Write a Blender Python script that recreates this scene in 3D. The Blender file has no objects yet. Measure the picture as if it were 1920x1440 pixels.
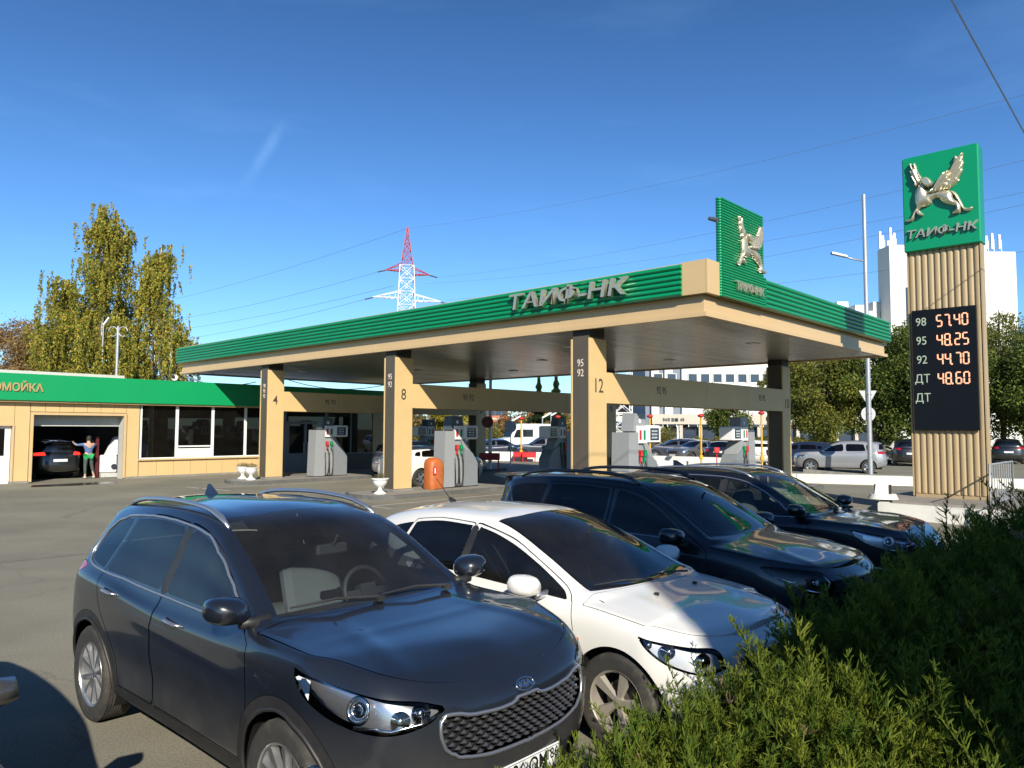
import bpy, math, random
import numpy as np
from mathutils import Matrix, Vector
random.seed(7); RNG = np.random.default_rng(7)
R = math.radians
sc = bpy.context.scene
col = sc.collection

# ------------------------------------------------------------------ camera
PITCH, ROLL, CAMH, FPX = .0596, .0038, 2.18, 1397.2
Fv = Vector((0, math.cos(PITCH), math.sin(PITCH)))
U0 = Vector((0, -math.sin(PITCH), math.cos(PITCH))); R0 = Vector((1, 0, 0))
Rv = math.cos(ROLL)*R0 + math.sin(ROLL)*U0
Uv = -math.sin(ROLL)*R0 + math.cos(ROLL)*U0
cd = bpy.data.cameras.new('camera'); cam = bpy.data.objects.new('camera', cd); col.objects.link(cam)
cam.matrix_world = Matrix(((Rv.x, Uv.x, -Fv.x, 0), (Rv.y, Uv.y, -Fv.y, 0), (Rv.z, Uv.z, -Fv.z, CAMH), (0, 0, 0, 1)))
cd.sensor_width = 36; cd.lens = FPX/1920*36; cd.clip_start = .05; cd.clip_end = 3000
sc.camera = cam
# ------------------------------------------------------------------ light
SUN_TO = Vector((.250, -1.195, .69)).normalized()
SUN_EL = math.asin(SUN_TO.z); SUN_ROT = math.atan2(SUN_TO.x, SUN_TO.y)
w = bpy.data.worlds.new('World'); sc.world = w; w.use_nodes = True
nt = w.node_tree; bg = nt.nodes['Background']
sky = nt.nodes.new('ShaderNodeTexSky'); sky.sky_type = 'NISHITA'; sky.sun_disc = False
sky.sun_elevation = SUN_EL; sky.sun_rotation = SUN_ROT; sky.air_density = 1.0; sky.dust_density = .25; sky.ozone_density = 2.6; sky.altitude = 100
# thin cirrus wisps drawn into the sky
tc = nt.nodes.new('ShaderNodeTexCoord'); mp = nt.nodes.new('ShaderNodeMapping'); mp.inputs['Scale'].default_value = (2.2, 2.2, 9); mp.inputs['Rotation'].default_value = (.25, .5, .2)
nz = nt.nodes.new('ShaderNodeTexNoise'); nz.inputs['Scale'].default_value = 1.3; nz.inputs['Detail'].default_value = 5; nz.inputs['Roughness'].default_value = .6
rp = nt.nodes.new('ShaderNodeValToRGB'); rp.color_ramp.elements[0].position = .56; rp.color_ramp.elements[1].position = .95
rp.color_ramp.elements[1].color = (.12, .12, .12, 1)
mx = nt.nodes.new('ShaderNodeMix'); mx.data_type = 'RGBA'; mx.blend_type = 'MIX'; mx.inputs['B'].default_value = (6.5, 8.5, 11, 1)
hs = nt.nodes.new('ShaderNodeHueSaturation'); hs.inputs['Saturation'].default_value = 1.12; hs.inputs['Value'].default_value = 1
L = nt.links.new
L(tc.outputs['Generated'], mp.inputs['Vector']); L(mp.outputs[0], nz.inputs['Vector']); L(nz.outputs[0], rp.inputs[0])
L(rp.outputs[0], mx.inputs['Factor']); L(sky.outputs[0], hs.inputs['Color']); L(hs.outputs[0], mx.inputs['A']); 
# one faint old vapour trail, a band along a great circle of the sky
def vdot(v):
    q = nt.nodes.new('ShaderNodeVectorMath'); q.operation = 'DOT_PRODUCT'; q.inputs[1].default_value = v; L(tc.outputs['Generated'], q.inputs[0]); return q.outputs['Value']
def maprange(x, a, b, c, d):
    q = nt.nodes.new('ShaderNodeMapRange'); q.interpolation_type = 'SMOOTHSTEP'
    for i, v in enumerate((a, b, c, d)): q.inputs[i+1].default_value = v
    L(x, q.inputs[0]); return q.outputs[0]
def m2(op, a, b=None):
    q = nt.nodes.new('ShaderNodeMath'); q.operation = op; L(a, q.inputs[0])
    if b is not None: L(b, q.inputs[1])
    return q.outputs[0]
band = maprange(m2('ABSOLUTE', vdot((-0.7834, -0.4333, 0.4456))), 0, .011, 1, 0); ends = maprange(m2('ABSOLUTE', vdot((-0.5347, 0.1045, -0.8385))), 0.0356, 0.0808, 1, 0)
wz = nt.nodes.new('ShaderNodeTexNoise'); wz.inputs['Scale'].default_value = 14; wz.inputs['Detail'].default_value = 4; L(tc.outputs['Generated'], wz.inputs['Vector'])
trail = m2('MULTIPLY', m2('MULTIPLY', band, ends), maprange(wz.outputs[0], .3, .8, .0, .17))
mt_ = nt.nodes.new('ShaderNodeMix'); mt_.data_type = 'RGBA'; mt_.inputs['B'].default_value = (7, 8.5, 10, 1); L(mx.outputs['Result'], mt_.inputs['A']); L(trail, mt_.inputs['Factor'])
cb = nt.nodes.new('ShaderNodeMix'); cb.data_type = 'RGBA'; cb.blend_type = 'MULTIPLY'; cb.inputs['Factor'].default_value = 1; cb.inputs['B'].default_value = (.68, .95, 1.24, 1)
L(mt_.outputs['Result'], cb.inputs['A']); dk = nt.nodes.new('ShaderNodeMix'); dk.data_type = 'RGBA'; dk.blend_type = 'MULTIPLY'; dk.inputs['Factor'].default_value = 1; L(cb.outputs['Result'], dk.inputs['A']); L(maprange(vdot((0, 0, 1)), .08, .8, 1.06, .56), dk.inputs['B']); L(dk.outputs['Result'], bg.inputs['Color'])
bg.inputs['Strength'].default_value = .093
sl = bpy.data.lights.new('sun', 'SUN'); sl.energy = 5.0; sl.angle = R(.5); sl.color = (1, .93, .80)
sun = bpy.data.objects.new('sun', sl); col.objects.link(sun)
sun.rotation_euler = SUN_TO.to_track_quat('Z', 'Y').to_euler()
sc.view_settings.view_transform = 'Standard'; sc.view_settings.look = 'None'; sc.view_settings.gamma = 1
sc.view_settings.use_curve_mapping = False; sc.view_settings.exposure = 0.52
try:
    sc.cycles.max_bounces = 8; sc.cycles.transparent_max_bounces = 16; sc.cycles.caustics_reflective = False; sc.cycles.caustics_refractive = False
    sc.cycles.sample_clamp_indirect = 6
except Exception: pass

# ------------------------------------------------------------------ frames
TH = .8175
SB = Vector((math.cos(TH), math.sin(TH), 0)); SA = Vector((-math.sin(TH), math.cos(TH), 0)); C0 = Vector((4.3236, 16.5681, 0))
def st(b, a, z=0): return C0 + SB*b + SA*a + Vector((0, 0, z))

# ------------------------------------------------------------------ materials
def newmat(name):
    m = bpy.data.materials.new(name); m.use_nodes = True
    return m, m.node_tree, m.node_tree.nodes['Principled BSDF']
def mat(name, c, rough=.5, metal=0, coat=0, noise=0, scale=8, bump=0, bscale=60, emit=None, es=0, spec=.5, obj=True, dirt=0, dirtc=(.2, .18, .15), trans=0):
    m, t, p = newmat(name)
    p.inputs['Base Color'].default_value = (*c, 1); p.inputs['Roughness'].default_value = rough; p.inputs['Metallic'].default_value = metal
    p.inputs['Coat Weight'].default_value = coat; p.inputs['Coat Roughness'].default_value = .04
    p.inputs['Specular IOR Level'].default_value = spec
    if trans: p.inputs['Transmission Weight'].default_value = trans
    n = t.nodes; l = t.links.new
    tc = n.new('ShaderNodeTexCoord')
    if noise or dirt:
        a = n.new('ShaderNodeTexNoise'); a.inputs['Scale'].default_value = scale; a.inputs['Detail'].default_value = 6; a.inputs['Roughness'].default_value = .65
        l(tc.outputs['Object'], a.inputs['Vector'])
        r = n.new('ShaderNodeMapRange'); r.inputs[1].default_value = .25; r.inputs[2].default_value = .75; r.inputs[3].default_value = 1-noise; r.inputs[4].default_value = 1+noise
        l(a.outputs[0], r.inputs[0])
        mu = n.new('ShaderNodeMix'); mu.data_type = 'RGBA'; mu.blend_type = 'MULTIPLY'; mu.inputs['Factor'].default_value = 1; mu.inputs['A'].default_value = (*c, 1)
        l(r.outputs[0], mu.inputs['B']); out = mu.outputs['Result']
        if dirt:
            b = n.new('ShaderNodeTexNoise'); b.inputs['Scale'].default_value = scale*.35; b.inputs['Detail'].default_value = 8; b.inputs['Roughness'].default_value = .7
            l(tc.outputs['Object'], b.inputs['Vector'])
            r2 = n.new('ShaderNodeMapRange'); r2.inputs[1].default_value = .48; r2.inputs[2].default_value = .75; r2.inputs[4].default_value = dirt
            l(b.outputs[0], r2.inputs[0])
            m2 = n.new('ShaderNodeMix'); m2.data_type = 'RGBA'; m2.inputs['B'].default_value = (*dirtc, 1); l(out, m2.inputs['A']); l(r2.outputs[0], m2.inputs['Factor']); out = m2.outputs['Result']
        l(out, p.inputs['Base Color'])
    if bump:
        b = n.new('ShaderNodeTexNoise'); b.inputs['Scale'].default_value = bscale; b.inputs['Detail'].default_value = 3
        l(tc.outputs['Object'], b.inputs['Vector'])
        bp = n.new('ShaderNodeBump'); bp.inputs['Strength'].default_value = bump; bp.inputs['Distance'].default_value = .01
        l(b.outputs[0], bp.inputs['Height']); l(bp.outputs[0], p.inputs['Normal'])
    if emit: p.inputs['Emission Color'].default_value = (*emit, 1); p.inputs['Emission Strength'].default_value = es
    return m
def glassmat(name, tint, refl=1.0, ior=1.5, rough=0.0, dusty=0):
    m = bpy.data.materials.new(name); m.use_nodes = True; t = m.node_tree; n = t.nodes; l = t.links.new
    n.clear(); o = n.new('ShaderNodeOutputMaterial'); tr = n.new('ShaderNodeBsdfTransparent'); tr.inputs[0].default_value = (*tint, 1)
    g = n.new('ShaderNodeBsdfGlossy'); g.inputs['Roughness'].default_value = rough; g.inputs['Color'].default_value = (refl, refl, refl, 1)
    f = n.new('ShaderNodeFresnel'); f.inputs['IOR'].default_value = ior
    mx = n.new('ShaderNodeMixShader'); l(f.outputs[0], mx.inputs[0]); l(tr.outputs[0], mx.inputs[1]); l(g.outputs[0], mx.inputs[2])
    out = mx.outputs[0]
    if dusty:
        d = n.new('ShaderNodeBsdfDiffuse'); d.inputs[0].default_value = (.35, .33, .28, 1)
        no = n.new('ShaderNodeTexNoise'); no.inputs['Scale'].default_value = 3; no.inputs['Detail'].default_value = 7
        tc = n.new('ShaderNodeTexCoord'); l(tc.outputs['Object'], no.inputs['Vector'])
        r = n.new('ShaderNodeMapRange'); r.inputs[1].default_value = .3; r.inputs[2].default_value = .8; r.inputs[3].default_value = dusty*.4; r.inputs[4].default_value = dusty; l(no.outputs[0], r.inputs[0])
        m2 = n.new('ShaderNodeMixShader'); l(r.outputs[0], m2.inputs[0]); l(out, m2.inputs[1]); l(d.outputs[0], m2.inputs[2]); out = m2.outputs[0]
    l(out, o.inputs[0]); return m
def paintmat(name, c, dust=.25, metal=.0, rough=.35, dustc=(.23, .21, .17), coat=1.0, zlo=.2, zhi=.9):
    m, t, p = newmat(name); n = t.nodes; l = t.links.new
    p.inputs['Metallic'].default_value = metal; p.inputs['Coat Weight'].default_value = coat
    tc = n.new('ShaderNodeTexCoord'); sx = n.new('ShaderNodeSeparateXYZ'); l(tc.outputs['Object'], sx.inputs[0])
    no = n.new('ShaderNodeTexNoise'); no.inputs['Scale'].default_value = 2.3; no.inputs['Detail'].default_value = 9; no.inputs['Roughness'].default_value = .7; l(tc.outputs['Object'], no.inputs['Vector'])
    zr = n.new('ShaderNodeMapRange'); zr.inputs[1].default_value = zlo; zr.inputs[2].default_value = zhi; zr.inputs[3].default_value = dust; zr.inputs[4].default_value = dust*.03; l(sx.outputs[2], zr.inputs[0])
    nr = n.new('ShaderNodeMapRange'); nr.inputs[1].default_value = .3; nr.inputs[2].default_value = .7; nr.inputs[3].default_value = .45; nr.inputs[4].default_value = 1.35; l(no.outputs[0], nr.inputs[0])
    mu = n.new('ShaderNodeMath'); mu.operation = 'MULTIPLY'; l(zr.outputs[0], mu.inputs[0]); l(nr.outputs[0], mu.inputs[1])
    mx = n.new('ShaderNodeMix'); mx.data_type = 'RGBA'; mx.inputs['A'].default_value = (*c, 1); mx.inputs['B'].default_value = (*dustc, 1); l(mu.outputs[0], mx.inputs['Factor']); l(mx.outputs['Result'], p.inputs['Base Color'])
    rr = n.new('ShaderNodeMapRange'); rr.inputs[3].default_value = .05; rr.inputs[4].default_value = .55; l(mu.outputs[0], rr.inputs[0]); l(rr.outputs[0], p.inputs['Coat Roughness'])
    p.inputs['Roughness'].default_value = rough
    return m
def leafmat(name, trans=.45, rough=.6):
    m, t, p = newmat(name); n = t.nodes; l = t.links.new
    at = n.new('ShaderNodeAttribute'); at.attribute_name = 'tint'
    l(at.outputs['Color'], p.inputs['Base Color']); p.inputs['Roughness'].default_value = rough; p.inputs['Specular IOR Level'].default_value = .25
    tr = n.new('ShaderNodeBsdfTranslucent'); l(at.outputs['Color'], tr.inputs[0])
    mx = n.new('ShaderNodeMixShader'); mx.inputs[0].default_value = trans; l(p.outputs[0], mx.inputs[1]); l(tr.outputs[0], mx.inputs[2])
    l(mx.outputs[0], n['Material Output'].inputs[0]); return m

# ------------------------------------------------------------------ objects
def tag(o, label=None, cat=None, group=None, kind=None):
    if label: o['label'] = label
    if cat: o['category'] = cat
    if group: o['group'] = group
    if kind: o['kind'] = kind
    return o
def thing(name, label, cat, loc=(0, 0, 0), rz=0, group=None):
    o = bpy.data.objects.new(name, None); col.objects.link(o); o.location = loc; o.rotation_euler = (0, 0, rz); o.empty_display_size = .2
    return tag(o, label, cat, group)
def meshobj(name, V, F, m=None, parent=None, smooth=False, normals=None, tint=None):
    me = bpy.data.meshes.new(name)
    V = np.asarray(V, np.float32).reshape(-1, 3)
    if isinstance(F, np.ndarray):
        k = F.shape[1]; nf = len(F)
        me.vertices.add(len(V)); me.vertices.foreach_set('co', V.ravel())
        me.loops.add(nf*k); me.loops.foreach_set('vertex_index', F.astype(np.int32).ravel())
        me.polygons.add(nf); me.polygons.foreach_set('loop_start', (np.arange(nf)*k).astype(np.int32))
        try: me.polygons.foreach_set('loop_total', np.full(nf, k, np.int32))
        except Exception: pass
        me.update(calc_edges=True)
    else:
        me.from_pydata(V.tolist(), [], F); me.update()
    if smooth: me.polygons.foreach_set('use_smooth', np.ones(len(me.polygons), bool))
    if normals is not None:
        nn = np.asarray(normals, float); nn /= np.maximum(np.linalg.norm(nn, axis=1, keepdims=True), 1e-9)
        me.normals_split_custom_set_from_vertices(nn.tolist())
    if tint is not None:
        ca = me.color_attributes.new('tint', 'FLOAT_COLOR', 'POINT')
        tt = np.ones((len(V), 4), np.float32); tt[:, :3] = tint; ca.data.foreach_set('color', tt.ravel())
    if m: me.materials.append(m)
    o = bpy.data.objects.new(name, me); col.objects.link(o)
    if parent: o.parent = parent
    return o
def copy_tree(o, parent=None):
    c = o.copy(); col.objects.link(c); c.parent = parent
    for ch in list(o.children): copy_tree(ch, c)
    return c
class MB:
    def __init__(s): s.v = []; s.f = []
    def add(s, V, F):
        k = len(s.v); s.v += [tuple(map(float, p)) for p in V]; s.f += [tuple(i+k for i in f) for f in F]; return s
    def box(s, x0, x1, y0, y1, z0, z1, bev=0):
        if bev <= 0:
            return s.add([(x0,y0,z0),(x1,y0,z0),(x1,y1,z0),(x0,y1,z0),(x0,y0,z1),(x1,y0,z1),(x1,y1,z1),(x0,y1,z1)],
                     [(0,3,2,1),(4,5,6,7),(0,1,5,4),(1,2,6,5),(2,3,7,6),(3,0,4,7)])
        # chamfered box: hull of 24 points as stacked rings
        b = bev; rings = []
        def ring(xa, xb, ya, yb, z): return [(xa+b,ya,z),(xb-b,ya,z),(xb,ya+b,z),(xb,yb-b,z),(xb-b,yb,z),(xa+b,yb,z),(xa,yb-b,z),(xa,ya+b,z)]
        V = ring(x0+b,x1-b,y0+b,y1-b,z0)+ring(x0,x1,y0,y1,z0+b)+ring(x0,x1,y0,y1,z1-b)+ring(x0+b,x1-b,y0+b,y1-b,z1)
        F = [tuple(range(7,-1,-1)), tuple(range(24,32))]
        for r in range(3):
            for i in range(8): j = (i+1)%8; F.append((r*8+i, r*8+j, r*8+8+j, r*8+8+i))
        return s.add(V, F)
    def obox(s, c, sx, sy, sz, M=None):
        V = [Vector((x*sx/2, y*sy/2, z*sz/2)) for z in (-1, 1) for x, y in ((-1,-1),(1,-1),(1,1),(-1,1))]
        if M is not None: V = [M @ v for v in V]
        c = Vector(c)
        return s.add([v+c for v in V], [(0,3,2,1),(4,5,6,7),(0,1,5,4),(1,2,6,5),(2,3,7,6),(3,0,4,7)])
    def cyl(s, p0, p1, r0, r1=None, n=12, cap=True):
        r1 = r0 if r1 is None else r1; p0 = Vector(p0); p1 = Vector(p1); d = (p1-p0).normalized()
        a = d.cross(Vector((0,0,1))) if abs(d.z) < .95 else d.cross(Vector((1,0,0))); a.normalize(); b = d.cross(a)
        V = []; 
        for p, r in ((p0, r0), (p1, r1)):
            for i in range(n): t = 2*math.pi*i/n; V.append(p+a*math.cos(t)*r+b*math.sin(t)*r)
        F = [(i, i+n, (i+1)%n+n, (i+1)%n) for i in range(n)]
        if cap: F += [tuple(range(n)), tuple(range(2*n-1, n-1, -1))]
        return s.add(V, F)
    def tube(s, pts, r, n=8, closed=False, sx=1, sz=1):
        pts = [Vector(p) for p in pts]; m = len(pts); rr = r if hasattr(r, '__len__') else [r]*m; V = []; prev = None
        for i, p in enumerate(pts):
            if closed: d = pts[(i+1)%m]-pts[i-1]
            else: d = pts[min(i+1, m-1)]-pts[max(i-1, 0)]
            d.normalize()
            if prev is None:
                a = d.cross(Vector((0,0,1)))
                if a.length < .1: a = d.cross(Vector((1,0,0)))
            else: a = prev - d*prev.dot(d)
            a.normalize(); prev = a; b = d.cross(a)
            for k in range(n): t = 2*math.pi*k/n; V.append(p+a*math.cos(t)*rr[i]*sx+b*math.sin(t)*rr[i]*sz)
        F = []
        for i in range(m if closed else m-1):
            j = (i+1) % m
            for k in range(n): l = (k+1)%n; F.append((i*n+k, i*n+l, j*n+l, j*n+k))
        if not closed: F += [tuple(range(n-1,-1,-1)), tuple((m-1)*n+k for k in range(n))]
        return s.add(V, F)
    def lathe(s, prof, n=24, c=(0,0,0), axis='z', cap=False):
        V = []; m = len(prof)
        for r, h in prof:
            for i in range(n):
                t = 2*math.pi*i/n; x, y = r*math.cos(t), r*math.sin(t)
                p = (x, y, h) if axis == 'z' else ((x, h, y) if axis == 'y' else (h, x, y))
                V.append((p[0]+c[0], p[1]+c[1], p[2]+c[2]))
        F = [(i*n+k, i*n+(k+1)%n, (i+1)*n+(k+1)%n, (i+1)*n+k) for i in range(m-1) for k in range(n)]
        if cap: F += [tuple(range(n-1,-1,-1)), tuple((m-1)*n+k for k in range(n))]
        return s.add(V, F)
    def prism(s, poly, h0, h1, plane='xy'):
        n = len(poly)
        def P(u, v, h): return (u, v, h) if plane == 'xy' else ((u, h, v) if plane == 'xz' else (h, u, v))
        V = [P(u, v, h0) for u, v in poly]+[P(u, v, h1) for u, v in poly]
        return s.add(V, [tuple(range(n-1,-1,-1)), tuple(range(n, 2*n))]+[(i, (i+1)%n, (i+1)%n+n, i+n) for i in range(n)])
    def xf(s, M):
        s.v = [tuple(M @ Vector(p)) for p in s.v]; return s
    def build(s, name, m, parent=None, smooth=False, auto=None):
        o = meshobj(name, s.v, s.f, m, parent, smooth)
        me = o.data
        import bmesh
        bm = bmesh.new(); bm.from_mesh(me); bmesh.ops.recalc_face_normals(bm, faces=bm.faces); bm.to_mesh(me); bm.free()
        if auto:
            for p in me.polygons: p.use_smooth = True
            try: me.set_sharp_from_angle(angle=R(auto))
            except Exception: pass
        return o
def part(name, m, parent, fn, smooth=False, auto=None):
    b = MB(); fn(b); return b.build(name, m, parent, smooth, auto)
def textobj(name, body, size, ext, m, parent, origin, right, up, normal, sx=1, bold=0, align='CENTER', shear=0):
    c = bpy.data.curves.new('text', 'FONT'); c.body = body; c.size = size; c.extrude = ext; c.offset = bold; c.align_x = align; c.align_y = 'CENTER'; c.shear = shear
    c.resolution_u = 3
    o = bpy.data.objects.new('text', c); col.objects.link(o)
    dg = bpy.context.evaluated_depsgraph_get(); me = bpy.data.meshes.new_from_object(o.evaluated_get(dg)); bpy.data.objects.remove(o); bpy.data.curves.remove(c)
    r, u, n = Vector(right), Vector(up), Vector(normal)
    M = Matrix(((r.x*sx, u.x, n.x, origin[0]), (r.y*sx, u.y, n.y, origin[1]), (r.z*sx, u.z, n.z, origin[2]), (0, 0, 0, 1)))
    me.transform(M); me.name = name; me.materials.clear(); me.materials.append(m)
    q = bpy.data.objects.new(name, me); col.objects.link(q)
    if parent: q.parent = parent
    return q

# ------------------------------------------------------------------ splitting a triangle mesh along a field
def sdf(P, poly):
    P = np.asarray(P, float); poly = np.asarray(poly, float); d = np.full(len(P), 1e9); ins = np.zeros(len(P), bool)
    n = len(poly)
    for i in range(n):
        a, b = poly[i], poly[(i+1) % n]; e = b-a; w = P-a
        t = np.clip((w@e)/max(e@e, 1e-12), 0, 1); q = w-t[:, None]*e; d = np.minimum(d, (q*q).sum(1))
        c = ((a[1] <= P[:, 1]) & (b[1] > P[:, 1])) | ((b[1] <= P[:, 1]) & (a[1] > P[:, 1]))
        with np.errstate(all='ignore'):
            xi = a[0]+(P[:, 1]-a[1])/(b[1]-a[1])*(b[0]-a[0])
        ins ^= c & (P[:, 0] < xi)
    d = np.sqrt(d); return np.where(ins, -d, d)
def clip(A, T, s):
    """keep the part of triangles T (rows of attribute array A) where s < 0"""
    if len(T) == 0: return A, T
    ins = s < 0; k = ins[T].sum(1)
    full = T[k == 3]; out = [full]; newA = []; base = len(A)
    def cut(i, j):
        t = s[i]/(s[i]-s[j]); return A[i]*(1-t)[:, None]+A[j]*t[:, None]
    for cnt in (1, 2):
        S = T[k == cnt]
        if not len(S): continue
        m = ins[S]; odd = np.argmax(m, 1) if cnt == 1 else np.argmin(m, 1)
        r = np.arange(len(S)); a = S[r, odd]; b = S[r, (odd+1) % 3]; c = S[r, (odd+2) % 3]
        p = cut(a, b); q = cut(a, c)
        ip = base+np.arange(len(S)); iq = ip+len(S); base += 2*len(S); newA += [p, q]
        if cnt == 1: out.append(np.stack([a, ip, iq], 1))
        else: out += [np.stack([ip, b, c], 1), np.stack([ip, c, iq], 1)]
    A2 = np.vstack([A]+newA) if newA else A; T2 = np.vstack(out)
    used, inv = np.unique(T2, return_inverse=True)
    return A2[used], inv.reshape(T2.shape)
def smoothpoly(pts, n=6):
    """closed Catmull-Rom through points; a point given with a third value 1 stays sharp"""
    P = [np.array(p[:2], float) for p in pts]; sh = [len(p) > 2 for p in pts]; m = len(P); out = []
    for i in range(m):
        p0, p1, p2, p3 = P[i-1], P[i], P[(i+1) % m], P[(i+2) % m]
        t1 = (p2-p0)/2 if not sh[i] else (p2-p1); t2 = (p3-p1)/2 if not sh[(i+1) % m] else (p2-p1)
        lim = np.linalg.norm(p2-p1)
        for t in (t1, t2):
            q = np.linalg.norm(t)
            if q > lim: t *= lim/q
        for k in range(n):
            t = k/n; out.append((2*t**3-3*t*t+1)*p1+(t**3-2*t*t+t)*t1+(-2*t**3+3*t*t)*p2+(t**3-t*t)*t2)
    return np.array(out)
def relief(name, poly, depth, m, parent, fn, res=70, rim=.35, ridges=None):
    """puffed-up solid with the outline poly; fn maps (u, v, h) to local coordinates"""
    poly = np.asarray(poly, float); lo, hi = poly.min(0)-.01, poly.max(0)+.01; size = max(hi-lo); n = max(8, int(res*(hi[0]-lo[0])/size)); k = max(8, int(res*(hi[1]-lo[1])/size))
    gx, gy = np.meshgrid(np.linspace(lo[0], hi[0], n), np.linspace(lo[1], hi[1], k), indexing='ij'); P = np.stack([gx.ravel(), gy.ravel()], 1)
    s = sdf(P, poly); h = np.clip(-s/(size*rim), 0, 1); h = np.sqrt(1-(1-h)**2)
    A = np.c_[P, h, s]; idx = np.arange(n*k).reshape(n, k)
    a, b, c, d = idx[:-1, :-1].ravel(), idx[1:, :-1].ravel(), idx[1:, 1:].ravel(), idx[:-1, 1:].ravel()
    T = np.vstack([np.stack([a, b, c], 1), np.stack([a, c, d], 1)])
    A, T = clip(A, T, A[:, 3]); H = A[:, 2]*depth+.12*depth
    if ridges is not None: H = H+ridges(A[:, 0], A[:, 1])*A[:, 2]
    V = [fn(u, v, hh) for (u, v), hh in zip(A[:, :2], H)]; V2 = [fn(u, v, 0) for u, v in A[:, :2]]
    ed = {}
    for t in T:
        for i in range(3):
            e = (t[i], t[(i+1) % 3]); ed[e] = 1
    side = [(i, j) for (i, j) in ed if (j, i) not in ed]; N = len(V)
    F = [tuple(int(q) for q in t) for t in T]+[(int(i)+N, int(j)+N, int(j), int(i)) for i, j in side]
    used = sorted({i for e in side for i in e}); 
    V = V+V2
    o = meshobj(name, V, F, m, parent, True)
    import bmesh
    bm = bmesh.new(); bm.from_mesh(o.data); bmesh.ops.delete(bm, geom=[v for v in bm.verts if not v.link_faces], context='VERTS'); bmesh.ops.remove_doubles(bm, verts=bm.verts, dist=1e-4); bmesh.ops.recalc_face_normals(bm, faces=bm.faces); bm.to_mesh(o.data); bm.free()
    return o
MT = {}
MT['tyre'] = mat('tyre rubber', (.030, .029, .026), .85, noise=.35, scale=9, dirt=.75, dirtc=(.14, .125, .10))
MT['rim'] = mat('silver alloy', (.62, .62, .63), .28, metal=.9, noise=.12, scale=6, dirt=.3, dirtc=(.25, .22, .18))
MT['rimdirty'] = mat('dusty alloy', (.38, .35, .30), .5, metal=.45, noise=.2, scale=6, dirt=.7, dirtc=(.30, .25, .19))
MT['disc'] = mat('brake steel', (.22, .2, .18), .5, metal=.7)
MT['black'] = mat('matt black', (.008, .008, .008), .9, spec=.2)
MT['blackplastic'] = mat('black plastic', (.02, .02, .021), .5, noise=.2, scale=10, dirt=.25, dirtc=(.11, .10, .085))
MT['lining'] = mat('dark cloth lining', (.02, .021, .024), .95)
MT['trim'] = mat('dashboard plastic', (.02, .021, .024), .6)
MT['seat'] = mat('grey seat cloth', (.085, .095, .105), .9, bump=.3, bscale=300, noise=.1)
MT['chrome'] = mat('chrome', (.80, .81, .83), .09, metal=1)
MT['satin'] = mat('satin aluminium', (.50, .52, .56), .3, metal=.85)
MT['mirror'] = mat('mirror glass', (.8, .82, .85), .02, metal=1)
MT['plate'] = mat('white number plate', (.72, .73, .73), .35, noise=.06, dirt=.15)
MT['blacktext'] = mat('black lettering', (.01, .01, .012), .5)
MT['lens'] = glassmat('clear lens', (.93, .94, .95), ior=1.5)
MT['redlens'] = mat('red lamp lens', (.35, .008, .01), .12, coat=1)
MT['amber'] = mat('amber lens', (.6, .18, .02), .15, coat=1)
MT['reflector'] = mat('lamp reflector', (.85, .86, .88), .12, metal=1)
MT['glassf'] = glassmat('windscreen glass', (.80, .86, .85), ior=1.55, dusty=.05)
MT['glasst'] = glassmat('tinted glass', (.10, .12, .13), ior=1.5, dusty=.03)
MT['glassdark'] = glassmat('dark tinted glass', (.02, .025, .03), ior=1.5, dusty=.015)
MT['glassgreen'] = glassmat('side glass', (.72, .80, .77), ior=1.5, dusty=.04)
MT['paint_navy'] = paintmat('dark metallic paint', (.008, .011, .018), .30, metal=.0, rough=.3, zlo=.2, zhi=.8)
MT['paint_white'] = paintmat('white paint', (.74, .73, .69), .35, dustc=(.36, .31, .24), rough=.4, zlo=.3, zhi=.95)
MT['paint_black'] = paintmat('black paint', (.005, .006, .009), .10)
MT['paint_silver'] = paintmat('silver paint', (.36, .37, .40), .2, metal=.5)
MT['paint_grey'] = paintmat('grey paint', (.12, .125, .135), .25, metal=.4)
MT['paint_blue'] = paintmat('dark blue paint', (.012, .02, .045), .25)
MT['paint_brown'] = paintmat('brown dusty paint', (.05, .045, .038), .5)
# ------------------------------------------------------------------ cars: one parametric shell, cut into panels
def pch(x, pts):
    xs = np.array([p[0] for p in pts], float); ys = np.array([p[1] for p in pts], float)
    o = np.argsort(xs); xs = xs[o]; ys = ys[o]; x = np.clip(x, xs[0], xs[-1]); h = np.diff(xs); s = np.diff(ys)/h
    d = np.zeros(len(xs)); d[0], d[-1] = s[0], s[-1]
    for i in range(1, len(xs)-1):
        if s[i-1]*s[i] > 0: w1, w2 = 2*h[i]+h[i-1], h[i]+2*h[i-1]; d[i] = (w1+w2)/(w1/s[i-1]+w2/s[i])
    i = np.clip(np.searchsorted(xs, x)-1, 0, len(h)-1); t = (x-xs[i])/h[i]
    return float((2*t**3-3*t*t+1)*ys[i]+(t**3-2*t*t+t)*h[i]*d[i]+(-2*t**3+3*t*t)*ys[i+1]+(t**3-t*t)*h[i]*d[i+1])
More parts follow.
